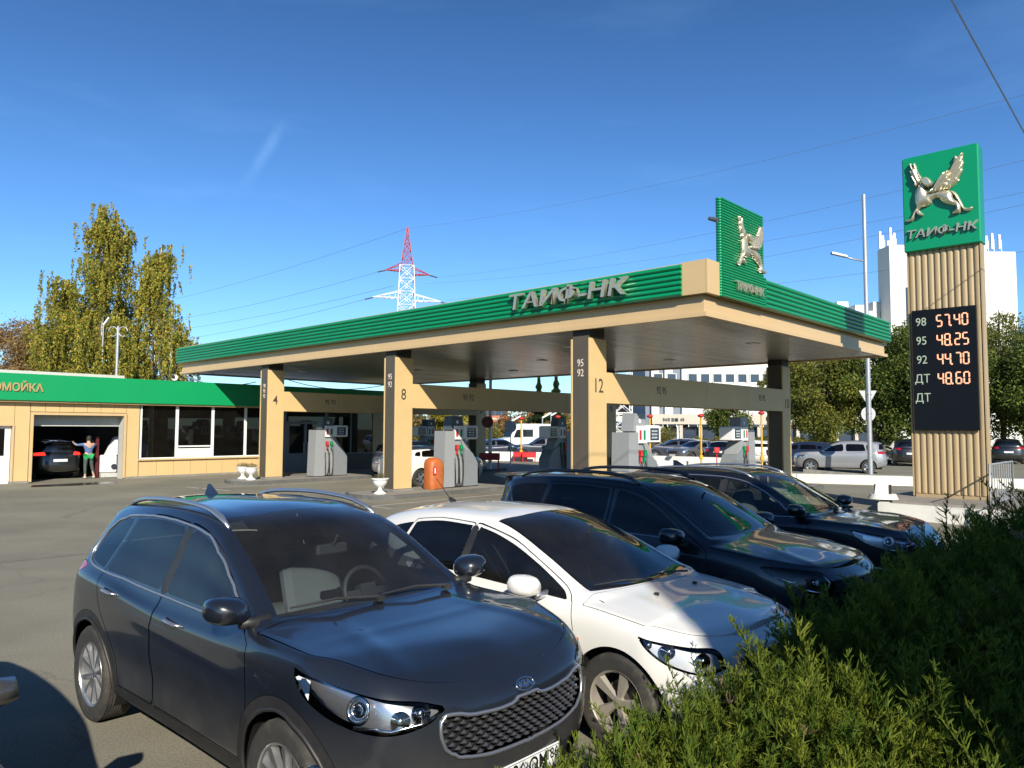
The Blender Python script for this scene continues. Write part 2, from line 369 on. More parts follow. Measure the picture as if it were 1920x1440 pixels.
def net(sp):
    """half control net [columns front centre -> rear centre][rows bottom -> roof centre]"""
    N = []
    NK = [(0, 0), (.30, .012), (.60, .06), (.83, .17), (.955, .38)]
    xf, xr, w = sp['xf'], sp['xr'], sp['w']; zc = lambda x: pch(x, sp['centre']); zr = [(lambda x, q=q: pch(x, q)) for q in sp['rows']]
    nb = sp.get('nosebow', 1.0)
    for fy, dx in NK:                                  # nose columns
        c = []
        for r in range(6):
            x = xf[r]-dx*nb*(1.0 if r < 5 else .9); y = w[r]*fy*(sp.get('lipw', .96) if r == 5 else 1); c.append((x, y, zr[r](x)))
        xb, yb, zb = c[5]; xc = xf[5]-dx*.55*nb; z0 = zc(xc); z0 = max(z0, zb)
        for k, (fy2, fz) in enumerate(((.87, .45), (.64, .78), (.33, .95), (0, 1))): c.append((xb+(xc-xb)*(1-fy2), yb*fy2, zb+(z0-zb)*fz))
        N.append(c)
    for x in sp['cols']:                               # side columns
        c = []; wf = pch(x, sp['wf'])
        for r in range(6):
            y = w[r]*(wf if r != 5 else pch(x, sp['wb']) if 'wb' in sp else wf); c.append((x, y, zr[r](x)))
        xb, yb, zb = c[5]; cab = sp['cab'](x)          # 0 on the bonnet, 1 at the greenhouse
        z7, y7 = pch(x, sp['z7']), pch(x, sp['y7']); bow = pch(x, sp['bow']); z9 = zc(x+bow)
        if cab:
            c.append((x, (yb*.58+y7*.42)+.012, zb*.58+z7*.42)); c.append((x, y7, z7)); zz = z7+(z9-z7)*.72
            c.append((x+bow*.72, y7*.52, zz)); c.append((x+bow, 0, z9))
        else:
            for fy2, fz in ((.87, .45), (.64, .78), (.33, .95), (0, 1)): c.append((x+bow*(1-fy2), yb*fy2, zb+(z9-zb)*fz))
        N.append(c)
    for fy, dx in ((.955, .34), (.84, .15), (.6, .05), (.3, .012), (0, 0)):   # tail columns
        c = []
        for r in range(6):
            x = xr[r]+dx*(1 if r < 5 else .9); c.append((x, w[r]*fy*sp.get('tw', .97), sp['ztail'][r] if fy < .9 else (sp['ztail'][r]+zr[r](x))/2))
        xb, yb, zb = c[5]; x6, z6, w6 = sp['r6']; x7, z7, w7 = sp['r7t']
        c.append((x6+dx*.7, w6*fy, z6)); c.append((x7+dx*.6, w7*fy, z7)); xc = x7+.10+dx*.5; z9 = zc(xc)
        c.append((xc-.02, w7*fy*.52, z7+(z9-z7)*.75)); c.append((xc, 0, z9)); N.append(c)
    return np.array(N)
def herm(P, n):
    """limited Catmull-Rom along axis 0; P already has one ghost at each end"""
    s = np.diff(P, axis=0); m = (s[1:]+s[:-1])/2; lim = 2.5*np.minimum(abs(s[1:]), abs(s[:-1])); m = np.where(s[1:]*s[:-1] > 0, np.clip(m, -lim, lim), 0)
    Q = P[1:-1]; out = []
    for i in range(len(Q)-1):
        for k in range(n):
            t = k/n; out.append((2*t**3-3*t*t+1)*Q[i]+(t**3-2*t*t+t)*m[i]+(-2*t**3+3*t*t)*Q[i+1]+(t**3-t*t)*m[i+1])
    out.append(Q[-1]); return np.array(out)
MIR = np.array([1, -1, 1.])
def creases(ridge=((1.0, .40), (1.95, .60)), amp=.008, door=.016, zs=.55):
    def f(D, u, v):
        x, y, z = D[..., 0].copy(), D[..., 1].copy(), D[..., 2].copy(); (xa, ya), (xb, yb) = ridge
        yr = ya+(yb-ya)*(x-xa)/(xb-xa); fade = np.clip((x-xa-.1)/.35, 0, 1)*np.clip((xb+.12-x)/.25, 0, 1)*(v > 5.2)*(v < 9)
        D[..., 2] += fade*amp*(np.exp(-((y-yr)/.065)**2))
        side = (v > .9)*(v < 4.9)*np.clip((1.0-np.abs(x+.02))/.25, 0, 1)
        D[..., 1] -= side*door*np.exp(-((z-zs)/.11)**2); D[..., 1] += side*door*.45*np.exp(-((z-(.86+.05*(-x)))/.028)**2)
        return D
    return f
def shell(sp, n=5):
    N = net(sp); E = np.concatenate([N[1:2]*MIR, N, N[-2:-1]*MIR], 0); D = herm(E, n)
    D = D.transpose(1, 0, 2); E = np.concatenate([2*D[:1]-D[1:2], D, D[-2:-1]*MIR], 0); D = herm(E, n).transpose(1, 0, 2)
    if 'post' in sp:
        uu0 = np.repeat(np.arange(D.shape[0])[:, None]/n, D.shape[1], 1); vv0 = np.repeat(np.arange(D.shape[1])[None]/n, D.shape[0], 0); D = sp['post'](D.copy(), uu0, vv0)
    H = np.concatenate([D, D[:, -2::-1]*MIR], 1); U, V = H.shape[:2]; vh = D.shape[1]-1
    uu = np.repeat(np.arange(U)/n, V); jj = np.tile(np.arange(V), U); vv = np.where(jj <= vh, jj, 2*vh-jj)/n
    idx = np.arange(U*V).reshape(U, V); a, b, c, d = idx[:-1, :-1].ravel(), idx[1:, :-1].ravel(), idx[1:, 1:].ravel(), idx[:-1, 1:].ravel()
    T = np.vstack([np.stack([a, c, b], 1), np.stack([a, d, c], 1)]); P = H.reshape(-1, 3)
    key = np.round(P, 4); _, first, inv = np.unique(key, axis=0, return_index=True, return_inverse=True); inv = inv.ravel()
    fn = np.cross(P[T[:, 1]]-P[T[:, 0]], P[T[:, 2]]-P[T[:, 0]]); W = np.zeros((len(first), 3))
    for k in range(3): np.add.at(W, inv[T[:, k]], fn)
    nn = W[inv]; nn /= np.maximum(np.linalg.norm(nn, axis=1, keepdims=True), 1e-9)
    ar = np.linalg.norm(fn, axis=1); T = T[ar > 1e-9]
    mid = np.abs(P[:, 1]).argmax()
    if nn[mid, 1]*P[mid, 1] < 0: nn = -nn; T = T[:, ::-1]
    return np.c_[P, nn, uu, vv], T                     # x y z nx ny nz u v
def project(A, keys, pts, side=None):
    """3D points on the shell for points given in two attributes"""
    Q = A if side is None else A[A[:, 1]*side > 0]
    P = Q[:, keys]; out = []
    for p in pts:
        d = ((P-np.asarray(p))**2).sum(1); k = np.argpartition(d, 6)[:6]; wt = 1/(d[k]+1e-6); out.append((Q[k]*wt[:, None]).sum(0)/wt.sum())
    return np.array(out)
class Car:
    def __init__(s, name, label, cat, loc, rz, sp, mats, n=5, group=None):
        s.root = thing(name, label, cat, loc, rz, group); s.sp = sp; s.m = mats; s.A, s.T = shell(sp, n); s.full = s.A.copy(); s.gap = .004
    def cutout(s, name, m, field, gap=None, offset=0, keep=True, smooth=True, drop=False):
        g = s.gap if gap is None else gap; f = field(s.A)
        A1, T1 = clip(s.A, s.T, f+g/2); A2, T2 = clip(s.A, s.T, -f+g/2); s.A, s.T = A2, T2
        if drop or len(T1) == 0: return None
        return s.emit(name, m, A1, T1, offset)
    def snap(s): s.L = (s.A, s.T)
    def emit(s, name, m, A, T, offset=0, parent=None):
        return meshobj(name, A[:, :3]+A[:, 3:6]*offset, T, m, parent or s.root, True, normals=A[:, 3:6])
    def split(s, name, m, field, gap=None):
        """same cut on both sides, one object per side"""
        g = s.gap if gap is None else gap; f = field(s.A)
        A1, T1 = clip(s.A, s.T, f+g/2); A2, T2 = clip(s.A, s.T, -f+g/2); s.A, s.T = A2, T2; out = []
        for sg in (-1, 1):
            A3, T3 = clip(A1, T1, -A1[:, 1]*sg)
            if len(T3): out.append((s.emit(name, m, A3, T3), A3, T3))
        return out
    def outline(s, name, m, keys, pts, r, sides=(-1, 1), off=.004, closed=True, parent=None, n=6, sx=1):
        out = []
        for sg in sides:
            q = project(s.full, keys, pts, sg if sg else None); P = q[:, :3]+q[:, 3:6]/np.linalg.norm(q[:, 3:6], axis=1, keepdims=True)*off
            b = MB(); b.tube([Vector(p) for p in P], r, n, closed); out.append(b.build(name, m, parent or s.root, True))
        return out
def poly_xz(poly, vlo=-9, vhi=9): 
    return lambda A: np.maximum(np.maximum(sdf(A[:, [0, 2]], poly), (A[:, 7]-vhi)*.08), (vlo-A[:, 7])*.08)
def poly_uz(poly, k=.3): 
    P = np.asarray(poly, float)*[k, 1]
    return lambda A: np.maximum(sdf(np.c_[A[:, 6]*k, A[:, 2]], P), (A[:, 7]-5.04)*.1)
def poly_yz(poly, xmin): return lambda A: np.maximum(sdf(np.c_[np.abs(A[:, 1]), A[:, 2]], poly), xmin-A[:, 0])
def rect_uv(u0, u1, v0, v1): return lambda A: np.maximum.reduce([(u0-A[:, 6])*.25, (A[:, 6]-u1)*.25, (v0-A[:, 7])*.1, (A[:, 7]-v1)*.1])

def wheel(root, x, y, r, wd, sp, M, spokes=5, style='v', name='wheel'):
    """one wheel: an Empty would be a level too many, so the wheel is the tyre mesh with rim, spokes under it"""
    sg = 1 if y > 0 else -1; wt = wd/2; rr = r*sp.get('rimf', .68); n = 40
    prof = [(rr*.97, -wt*.75), (rr*1.02, -wt*.92), (r*.90, -wt), (r*.955, -wt*.95), (r*.985, -wt*.82)]
    for k in range(9):
        yy = -wt*.74+wt*1.48*k/8; prof += [(r, yy-wt*.055), (r, yy+wt*.055), (r*.982, yy+wt*.06), (r*.982, yy+wt*.12)] if k < 8 else [(r, yy-wt*.055), (r, yy+wt*.055)]
    prof += [(r*.985, wt*.82), (r*.955, wt*.95), (r*.90, wt), (rr*1.02, wt*.92), (rr*.97, wt*.75)]
    b = MB(); b.lathe(prof, n, axis='y'); ty = b.build(name, M['tyre'], root, auto=40); ty.location = (x, y, r)
    b = MB(); b.lathe([(rr*.97, wt*.8), (rr*1.0, wt*.92), (rr*1.01, wt*.86), (rr*.93, wt*.80), (rr*.90, wt*.3), (rr*.88, -wt*.8)], n, axis='y')
    b.lathe([(rr*.97, -wt*.8), (rr*1.0, -wt*.92), (rr*.93, -wt*.80)], n, axis='y'); 
    o = b.build('rim', M['rim'], ty, auto=35)
    if sg < 0: o.scale = (1, -1, 1)
    b = MB(); b.lathe([(0, wt*.1), (rr*.62, wt*.1), (rr*.62, wt*.05)], 24, axis='y', cap=False); o = b.build('brake_disc', M['disc'], ty)
    if sg < 0: o.scale = (1, -1, 1)
    b = MB(); b.lathe([(0, -wt*.3), (rr*.9, -wt*.3)], 24, axis='y'); o = b.build('wheel_back', M['black'], ty)
    if sg < 0: o.scale = (1, -1, 1)
    b = MB(); yo, yi = wt*.72, wt*.45
    b.lathe([(0, yo), (rr*.15, yo), (rr*.2, yo*.93), (rr*.21, yi)], 20, axis='y')
    for k in range(spokes):
        t = 2*math.pi*k/spokes+.3
        def P(rad, ang, yy): return (rad*math.sin(ang), yy, rad*math.cos(ang))
        if style == 'v':
            for s2 in (-1, 1):
                a0, a1 = t+s2*.10, t+s2*.30; h0, h1 = .13, .075
                V = [P(rr*.14, a0-h0*1.6, yo*.96), P(rr*.14, a0+h0*1.6, yo*.96), P(rr*.93, a1+h1, yo*1.12), P(rr*.93, a1-h1, yo*1.12), P(rr*.14, a0-h0*2, yi), P(rr*.14, a0+h0*2, yi), P(rr*.93, a1+h1*1.3, yi), P(rr*.93, a1-h1*1.3, yi)]
                b.add(V, [(0,1,2,3),(4,7,6,5),(0,3,7,4),(1,5,6,2),(0,4,5,1),(3,2,6,7)])
        else:
            h0, h1 = .5, .17
            V = [P(rr*.16, t-h0, yo*.96), P(rr*.16, t+h0, yo*.96), P(rr*.94, t+h1, yo*1.1), P(rr*.94, t-h1, yo*1.1), P(rr*.16, t-h0*1.2, yi), P(rr*.16, t+h0*1.2, yi), P(rr*.94, t+h1*1.5, yi), P(rr*.94, t-h1*1.5, yi)]
            b.add(V, [(0,1,2,3),(4,7,6,5),(0,3,7,4),(1,5,6,2),(0,4,5,1),(3,2,6,7)])
    o = b.build('spokes', M['rim'], ty, auto=30)
    if sg < 0: o.scale = (1, -1, 1)
    return ty
def mirror_part(root, M, pos, sg, scale=1.0, lower=None, name='wing_mirror'):
    x, y, z = pos; s = scale
    V = []; F = []; n = 20; prof = [(-.02, .0), (0, .62), (.04, .88), (.10, 1.0), (.16, .96), (.175, .9), (.168, .84)]
    b = MB(); ringpts = []
    for h, f in prof:
        ring = []
        for k in range(n):
            t = 2*math.pi*k/n; c, sn = math.cos(t), math.sin(t); e = .75
            cy = math.copysign(abs(c)**e, c); cz = math.copysign(abs(sn)**e, sn)
            ring.append((x+(.085-h*1.0)*s, y+sg*(.0+.125*f*cy)*s+sg*.0, z+(.082*f*cz+(.01*cy))*s))
        ringpts.append(ring)
    V = [p for r in ringpts for p in r]; F = [(i*n+k, i*n+(k+1)%n, (i+1)*n+(k+1)%n, (i+1)*n+k) for i in range(len(prof)-1) for k in range(n)]
    b.add(V, F); o = b.build(name, M, root, True)
    b = MB(); b.add(ringpts[-1], [tuple(range(n))]); b.build('mirror_glass', MT['mirror'], o)
    b = MB(); b.tube([(x+.03*s, y-sg*.06, z-.075*s), (x+.03*s, y-sg*.14*s, z-.085*s), (x+.06, y-sg*.24*s, z-.07*s)], [.035*s, .03*s, .035*s], 8); b.build('mirror_arm', lower or MT['blackplastic'], o, True)
    return o
def interior(c, zf, zr_, steer=1, seatc=None, x0=.55):
    r = c.root; sm = seatc or MT['seat']; w = c.sp['w'][3]
    def seat(b, x, y, wd):
        b.box(x-.26, x+.26, y-wd/2, y+wd/2, zf, zf+.18, .04)
        M = Matrix.Rotation(R(-18), 4, 'Y'); bb = MB(); bb.box(-.07, .07, -wd/2, wd/2, 0, .62, .045)
        bb.xf(Matrix.Translation((x-.24, y, zf+.14)) @ M); b.add(bb.v, bb.f)
        bb = MB(); bb.box(-.05, .05, -.13, .13, .66, .84, .04); bb.xf(Matrix.Translation((x-.24, y, zf+.14)) @ M); b.add(bb.v, bb.f)
    for y in (-.37, .37): part('seat', sm, r, lambda b: seat(b, -.05, y, .50), auto=40)
    part('seat', sm, r, lambda b: seat(b, -.85, 0, 1.3), auto=40)
    def dash(b):
        P = [(x0-.15, zf+.15), (x0-.05, zf+.47), (x0+.12, zf+.53), (x0+.62, zf+.46), (x0+.62, zf+.1)]
        b.prism(P, -w*.78, w*.78, 'xz')
    part('dashboard', MT['trim'], r, dash, auto=40)
    def sw(b):
        b.tube([(.185*math.cos(t)*0, .185*math.cos(t), .185*math.sin(t)) for t in np.linspace(0, 2*math.pi, 28, endpoint=False)], .017, 8, True)
        b.obox((0, 0, 0), .04, .36, .05); b.obox((0, 0, -.08), .04, .05, .16); b.obox((-.0, 0, 0), .07, .13, .12)
        b.xf(Matrix.Translation((x0-.22, .37*steer, zf+.47)) @ Matrix.Rotation(R(-25), 4, 'Y'))
    part('steering_wheel', MT['trim'], r, sw, auto=40)
    part('floor_pan', MT['black'], r, lambda b: b.box(-1.9, 1.75, -w*.78, w*.78, .22, zf-.02))
    zt = c.sp['mz']; part('rear_view_mirror', MT['trim'], r, lambda b: (b.box(c.sp['mx']-.02, c.sp['mx']+.02, -.12, .12, zt-.04, zt+.03, .01), b.cyl((c.sp['mx'], 0, zt), (c.sp['mx']+.07, 0, zt+.09), .01)))
def finish_shell(c, bodym, liner=True):
    c.emit('body', bodym, c.A, c.T)
    if liner:
        A, T = getattr(c, 'L', (c.A, c.T)); A, T = clip(A, T, .15-A[:, 2]); A, T = clip(A, T, A[:, 0]-1.12); meshobj('inner_lining', A[:, :3]-A[:, 3:6]*.035, T[:, ::-1], MT['lining'], c.root, True)
def wells(c, arches, r, inner=.42):
    for x in arches:
        for sg in (-1, 1):
            b = MB(); n = 18; ys = c.sp['w'][2]-.04; prof = []
            V = []
            for yy in (ys, inner):
                for k in range(n+1): t = math.pi*k/n*1.24-.12*math.pi; V.append((x+math.cos(t)*(r+.02), sg*yy, c.sp['wr']+math.sin(t)*(r+.02)))
            F = [(k, k+1, n+2+k, n+1+k) for k in range(n)]; V.append((x, sg*inner, c.sp['wr'])); F += [(n+1+k, n+2+k, 2*n+2) for k in range(n)]
            b.add(V, F); b.build('wheel_well', MT['black'], c.root, True)
def plate(root, origin, right, up, normal, text, region, name='number_plate', chars=True):
    o, r, u, n = map(Vector, (origin, right, up, normal))
    M = Matrix(((r.x, u.x, n.x, o.x), (r.y, u.y, n.y, o.y), (r.z, u.z, n.z, o.z), (0, 0, 0, 1)))
    b = MB(); b.box(-.26, .26, -.056, .056, -.006, .004, .003); b.xf(M); p = b.build(name, MT['plate'], root)
    if chars:
        b = MB()
        for q in ((-.252, .252, .047, .05), (-.252, .252, -.05, -.047), (-.252, -.249, -.047, .047), (.249, .252, -.047, .047), (.132, .135, -.047, .047)): b.box(q[0], q[1], q[2], q[3], .0042, .0052)
        b.xf(M); b.build('plate_border', MT['blacktext'], p)
        textobj('plate_lettering', text, .105, .0005, MT['blacktext'], p, o-r*.06+n*.005, r, u, n, sx=.92, bold=.0015)
        textobj('plate_lettering', region, .075, .0005, MT['blacktext'], p, o+r*.192+u*.012+n*.005, r, u, n, sx=.9, bold=.001)
    return p
# ------------------------------------------------------------------ the parked cars in front
CAR_RZ = TH-math.pi/2
def carspec(kind):
    if kind == 'suv':
        return dict(post=creases(), nosebow=1.35, xf=[2.02, 2.12, 2.205, 2.215, 2.19, 2.10], xr=[-2.05, -2.15, -2.22, -2.2, -2.16, -2.08], w=[.80, .865, .905, .925, .915, .855],
            rows=[[(-2.3, .27), (2.3, .24)], [(-2.3, .33), (-1.4, .28), (1.4, .27), (2.3, .27)], [(-2.3, .52), (0, .48), (2.3, .48)], [(-2.3, .78), (0, .72), (2.3, .66)],
                  [(-2.3, 1.0), (-1.2, .99), (0, .92), (1.4, .93), (2.2, .83)], [(-2.2, 1.15), (-1.5, 1.12), (-.6, 1.05), (.5, 1.03), (.9, 1.05), (1.5, 1.04), (1.9, .985), (2.1, .91)]],
            centre=[(2.12, .90), (2.05, .93), (1.8, 1.0), (1.5, 1.05), (1.2, 1.075), (1.02, 1.10), (.95, 1.115), (.6, 1.345), (.3, 1.525), (.1, 1.59), (-.3, 1.635), (-.8, 1.64), (-1.4, 1.615), (-1.95, 1.56)],
            cols=[1.47, 1.38, 1.28, 1.08, .92, .82, .55, .3, .08, -.25, -.7, -1.1, -1.42, -1.68], wf=[(1.9, .985), (1.3, 1.0), (0, .985), (-1.3, 1.0), (-1.9, .985)],
            z7=[(1.08, 1.05), (.92, 1.10), (.82, 1.15), (.55, 1.315), (.3, 1.445), (.08, 1.525), (-.25, 1.575), (-.7, 1.59), (-1.15, 1.575), (-1.55, 1.54), (-1.8, 1.50)],
            y7=[(1.08, .75), (.92, .725), (.82, .71), (.55, .675), (.3, .645), (.08, .62), (-.25, .605), (-1.2, .595), (-1.8, .57)],
            bow=[(1.9, .1), (1.5, .06), (1.3, .04), (1.08, .03), (.92, .10), (.82, .17), (.55, .16), (.3, .14), (.08, .10), (-.25, 0), (-1.8, 0)],
            cab=lambda x: x < 1.0, ztail=[.3, .36, .55, .8, 1.0, 1.13], r6=(-2.06, 1.33, .66), r7t=(-1.99, 1.49, .55), wr=.345, mz=1.36, mx=.42)
def trimpts(poly, n=1): return np.asarray(poly)[::n]
def sportage(name, label, cat, loc, rz, paint, hero=True):
    sp = carspec('suv'); c = Car(name, label, cat, loc, rz, sp, None, 7 if hero else 5); r = c.root
    WR = .345; ax = (1.335, -1.335)
    for x in ax: c.cutout('x', None, lambda A, x=x: np.maximum(np.hypot(A[:, 0]-x, A[:, 2]-WR)-.395, .45-np.abs(A[:, 1])), gap=0, drop=True)
    for x in ax: c.split('wheel_arch_trim', MT['blackplastic'], lambda A, x=x: np.maximum.reduce([np.hypot(A[:, 0]-x, A[:, 2]-WR)-.47, .45-np.abs(A[:, 1]), A[:, 7]-4]), gap=.003)
    c.split('sill_trim', MT['blackplastic'], lambda A: np.maximum.reduce([A[:, 2]-.36, np.abs(A[:, 0])-.98]), gap=.003)
    # glass
    c.cutout('windscreen', MT['glassf'], rect_uv(8.93, 13.35, 7.16, 99), gap=0)
    c.cutout('rear_window', MT['glasst'], lambda A: np.maximum.reduce([(19.15-A[:, 6])*.25, (5.35-A[:, 7])*.1, (A[:, 7]-6.85)*.1]), gap=.006)
    fd = smoothpoly([(.70, 1.075, 1), (.52, 1.215), (.33, 1.335), (.10, 1.435), (-.16, 1.49), (-.20, 1.492, 1), (-.24, 1.085, 1)])
    rd = smoothpoly([(-.31, 1.495, 1), (-.7, 1.512), (-1.12, 1.49, 1), (-1.24, 1.115, 1), (-.34, 1.09, 1)])
    qg = smoothpoly([(-1.17, 1.488, 1), (-1.36, 1.46), (-1.52, 1.385), (-1.60, 1.22), (-1.52, 1.155), (-1.29, 1.122, 1)])
    c.split('front_door_glass', MT['glassgreen'], poly_xz(fd, 4.6, 7.0), 0); c.split('rear_door_glass', MT['glasst'], poly_xz(rd, 4.6, 7.0), 0); c.split('quarter_glass', MT['glassdark'], poly_xz(qg, 4.6, 7.0), 0)
    c.snap(); pil = smoothpoly([(-.20, 1.50, 1), (-.31, 1.503, 1), (-.345, 1.08, 1), (-.235, 1.08, 1)], 2); c.split('door_pillar_trim', MT['blackplastic'], poly_xz(pil, 4.6, 7.0), 0)
    # lamps, grille, intake
    hl = smoothpoly([(1.8, .85, 1), (2.2, .79), (2.9, .755), (3.7, .775), (4.6, .865), (5.3, .985, 1), (4.8, .97), (4, .945), (3, .905), (2.3, .885)])
    lamps = c.split('headlight', MT['lens'], poly_uz(hl), .006)
    gr = [(0, .805), (.08, .803), (.13, .785), (.28, .785), (.50, .815), (.54, .78), (.525, .67), (.42, .61), (.2, .585), (.1, .58)]; gr = smoothpoly([(-x, z) for x, z in gr[::-1][:-1]]+gr+[(0, .58)])
    gh = gr[gr[:, 0] >= -1e-6]; lo = smoothpoly([(0, .46, 1), (.5, .46), (.60, .40), (.52, .33), (0, .32, 1)])
    fl = smoothpoly([(3.35, .50), (4.2, .53), (4.6, .50), (4.55, .42), (3.9, .36), (3.4, .38)])
    fgr = lambda A: np.maximum(sdf(A[:, [1, 2]], gr), 1.6-A[:, 0])
    f = fgr(c.A); GA, GT = clip(c.A, c.T, f); c.A, c.T = clip(c.A, c.T, -f)
    flo = lambda A: np.maximum(sdf(A[:, [1, 2]], np.vstack([lo, lo[::-1]*[-1, 1]])), 1.6-A[:, 0]); f = flo(c.A); LA, LT = clip(c.A, c.T, f); c.A, c.T = clip(c.A, c.T, -f)
    c.emit('lower_intake', MT['blackplastic'], LA, LT, -.03)
    c.split('fog_lamp_recess', MT['blackplastic'], poly_uz(fl), .004)
    # panels
    c.cutout('bonnet', paint, lambda A: np.maximum((5.10-A[:, 7])*.1, (A[:, 6]-8.62)*.25), gap=.009)
    df = smoothpoly([(.98, .40, 1), (1.0, .70), (.98, .86), (.94, 1.0, 1), (.72, 1.105, 1), (.33, 1.375), (.10, 1.465), (-.17, 1.525), (-.26, 1.525, 1), (-.285, 1.05, 1), (-.265, .37, 1), (.90, .37, 1)])
    dr = smoothpoly([(-.27, 1.525, 1), (-.7, 1.545), (-1.13, 1.515, 1), (-1.27, 1.07, 1), (-1.16, .88), (-.90, .62), (-.84, .37, 1), (-.275, .37, 1), (-.295, 1.05, 1)])
    c.split('front_door', paint, poly_xz(df, .6, 6.86), .008); c.split('rear_door', paint, poly_xz(dr, .6, 6.86), .008)
    tl = smoothpoly([(20.3, .99), (18.6, 1.03), (17.6, 1.10), (18.2, 1.15), (20.2, 1.12)]); c.split('tail_light', MT['redlens'], poly_uz(tl), .004)
    finish_shell(c, paint); wells(c, ax, .395)
    # chrome around the glass, rails, handles
    allw = smoothpoly([(.76, 1.065, 1), (.53, 1.235), (.33, 1.352), (.10, 1.452), (-.2, 1.505), (-.7, 1.526), (-1.12, 1.505), (-1.36, 1.475), (-1.55, 1.39), (-1.63, 1.22), (-1.55, 1.14), (-1.25, 1.105), (-.3, 1.072), (.4, 1.06)], 5)
    q = c.full[(c.full[:, 7] > 4.5) & (c.full[:, 7] < 7.1)]
    for sg in (-1, 1):
        P = project(q, [0, 2], allw, sg); part('window_chrome', MT['satin'], r, lambda b: b.tube([Vector(p[:3])+Vector((0, sg*.004, 0)) for p in P], .0095, 6, True), True)
        X = np.linspace(.12, -1.62, 15); P = [(x, sg*(pch(x, sp['y7'])-.035), pch(x, sp['z7'])+.055-.045*max(0, abs((x+.75)/.87))**6) for x in X]
        part('roof_rail', MT['satin'], r, lambda b: b.tube(P, [.008]+[.017]*13+[.008], 8, sx=1.4), True)
        for hx, hz in ((.03, .955), (-.98, 1.0)):
            y0 = project(c.full, [0, 2], [(hx, hz)], sg)[0, 1]
            part('door_handle', paint if not hero else MT['satin'], r, lambda b: b.tube([(hx+.11, y0, hz-.005), (hx+.07, y0+sg*.032, hz), (hx-.06, y0+sg*.036, hz+.006), (hx-.11, y0, hz+.008)], [.010, .016, .017, .010], 8, sz=.8), True)
        mirror_part(r, paint, (.83, sg*.945, 1.165), sg, .95)
        pass
        for x in ax:
            Q = project(c.full, [0, 2], [(x+math.cos(t)*.402, WR+math.sin(t)*.402) for t in np.linspace(-.06*math.pi, 1.06*math.pi, 26)], sg)
            part('wheel_arch_flare', MT['blackplastic'], r, lambda b: b.tube([Vector(p[:3])+Vector((0, sg*.004, 0)) for p in Q], .012, 6), True)
    for x in ax:
        for sg in (-1, 1): wheel(r, x, sg*.80, WR, .225, sp, dict(tyre=MT['tyre'], rim=MT['rim'], disc=MT['disc'], black=MT['black']), 5, 'v')
    # headlight insides
    for o, A, T in lamps:
        sg = 1 if A[:, 1].mean() > 0 else -1
        meshobj('lamp_housing', A[:, :3]-A[:, 3:6]*.055, T, MT['darkchrome'], o, True, normals=A[:, 3:6])
        def at(u, z, off=-.02):
            qq = project(A, [6, 2], [(u, z)])[0]; n = Vector(qq[3:6]).normalized(); return Vector(qq[:3])+n*off, n
        def ring(b, p, n, rad, th, k=20):
            a = n.cross(Vector((0, 0, 1))).normalized(); e = n.cross(a); b.tube([p+a*math.cos(t)*rad+e*math.sin(t)*rad for t in np.linspace(0, 2*math.pi, k, endpoint=False)], th, 6, True)
        p, n = at(3.45, .845, -.03); part('projector_ring', MT['reflector'], o, lambda b: (ring(b, p+n*.012, n, .055, .009), ring(b, p, n, .042, .008), b.cyl(p-n*.02, p-n*.018, .05)), True)
        part('projector_lens', MT['lens'], o, lambda b: b.tube([p-n*.012, p, p+n*.012, p+n*.02], [.036, .034, .022, .004], 14), True)
        part('reflector_bowl', MT['reflector'], o, lambda b: [b.tube([at(u, z, -.05)[0], at(u, z, -.035)[0], at(u, z, -.012)[0]], [.012, .036, .047], 12) for u, z in ((2.65, .825), (2.25, .835))], True)
        if 0: part('indicator_reflector', MT['satin'], o, lambda b: [b.obox(at(u, z, -.025)[0], .03, .05, .035) for u, z in ((4.2, .86), (4.5, .88), (2.95, .86))])
        part('daylight_lens', MT['plate'], o, lambda b: b.add([at(4.45, .865, .002)[0], at(5.0, .945, .002)[0], at(4.85, .955, .002)[0], at(4.4, .925, .002)[0]], [(0, 1, 2, 3)]))
        part('lamp_lip', MT['reflector'], o, lambda b: b.tube([at(u, z, -.014)[0] for u, z in ((2.0, .82), (2.3, .785), (2.9, .755), (3.5, .77))], .010, 6), True)
    # grille
    gp = meshobj('grille', GA[:, :3]-np.array([.055, 0, 0]), GT, MT['black'], r, True)
    q = c.full[(c.full[:, 0] > 1.7)]
    ring_ = project(q, [1, 2], gr); part('grille_surround', MT['darkchrome'] if hero else MT['chrome'], gp, lambda b: b.tube([Vector(p[:3])+Vector((.004, 0, 0)) for p in ring_], .010, 6, True), True)
    b = MB(); hx = .024; k = 0
    for j in range(-1, 13):
        for i in range(-20, 21):
            y = i*hx*2*1.32+(hx*1.32 if j % 2 else 0); z = .56+j*.0225
            if sdf(np.array([[y, z]]), gr)[0] < -.006:
                p = project(q, [1, 2], [(y, z)])[0]; X = p[0]-.012; V = [(X+.010, y, z), (X-.006, y-hx*1.15, z), (X-.006, y, z+.0125), (X-.006, y+hx*1.15, z), (X-.006, y, z-.0125)]
                b.add(V, [(0, 2, 1), (0, 3, 2), (0, 4, 3), (0, 1, 4)])
    mm = b.build('grille_mesh', MT['grillechrome'], gp); tag(mm, kind='stuff')
    p = project(q, [1, 2], [(0, .85)])[0]; n = Vector(p[3:6]).normalized(); u = (Vector((0, 0, 1))-n*n.z).normalized(); rt = u.cross(n); o0 = Vector(p[:3])
    bd = part('badge', MT['chrome'], r, lambda b: b.tube([o0+n*.006+rt*.065*math.cos(t)+u*.033*math.sin(t) for t in np.linspace(0, 2*math.pi, 28, endpoint=False)], .005, 6, True), True)
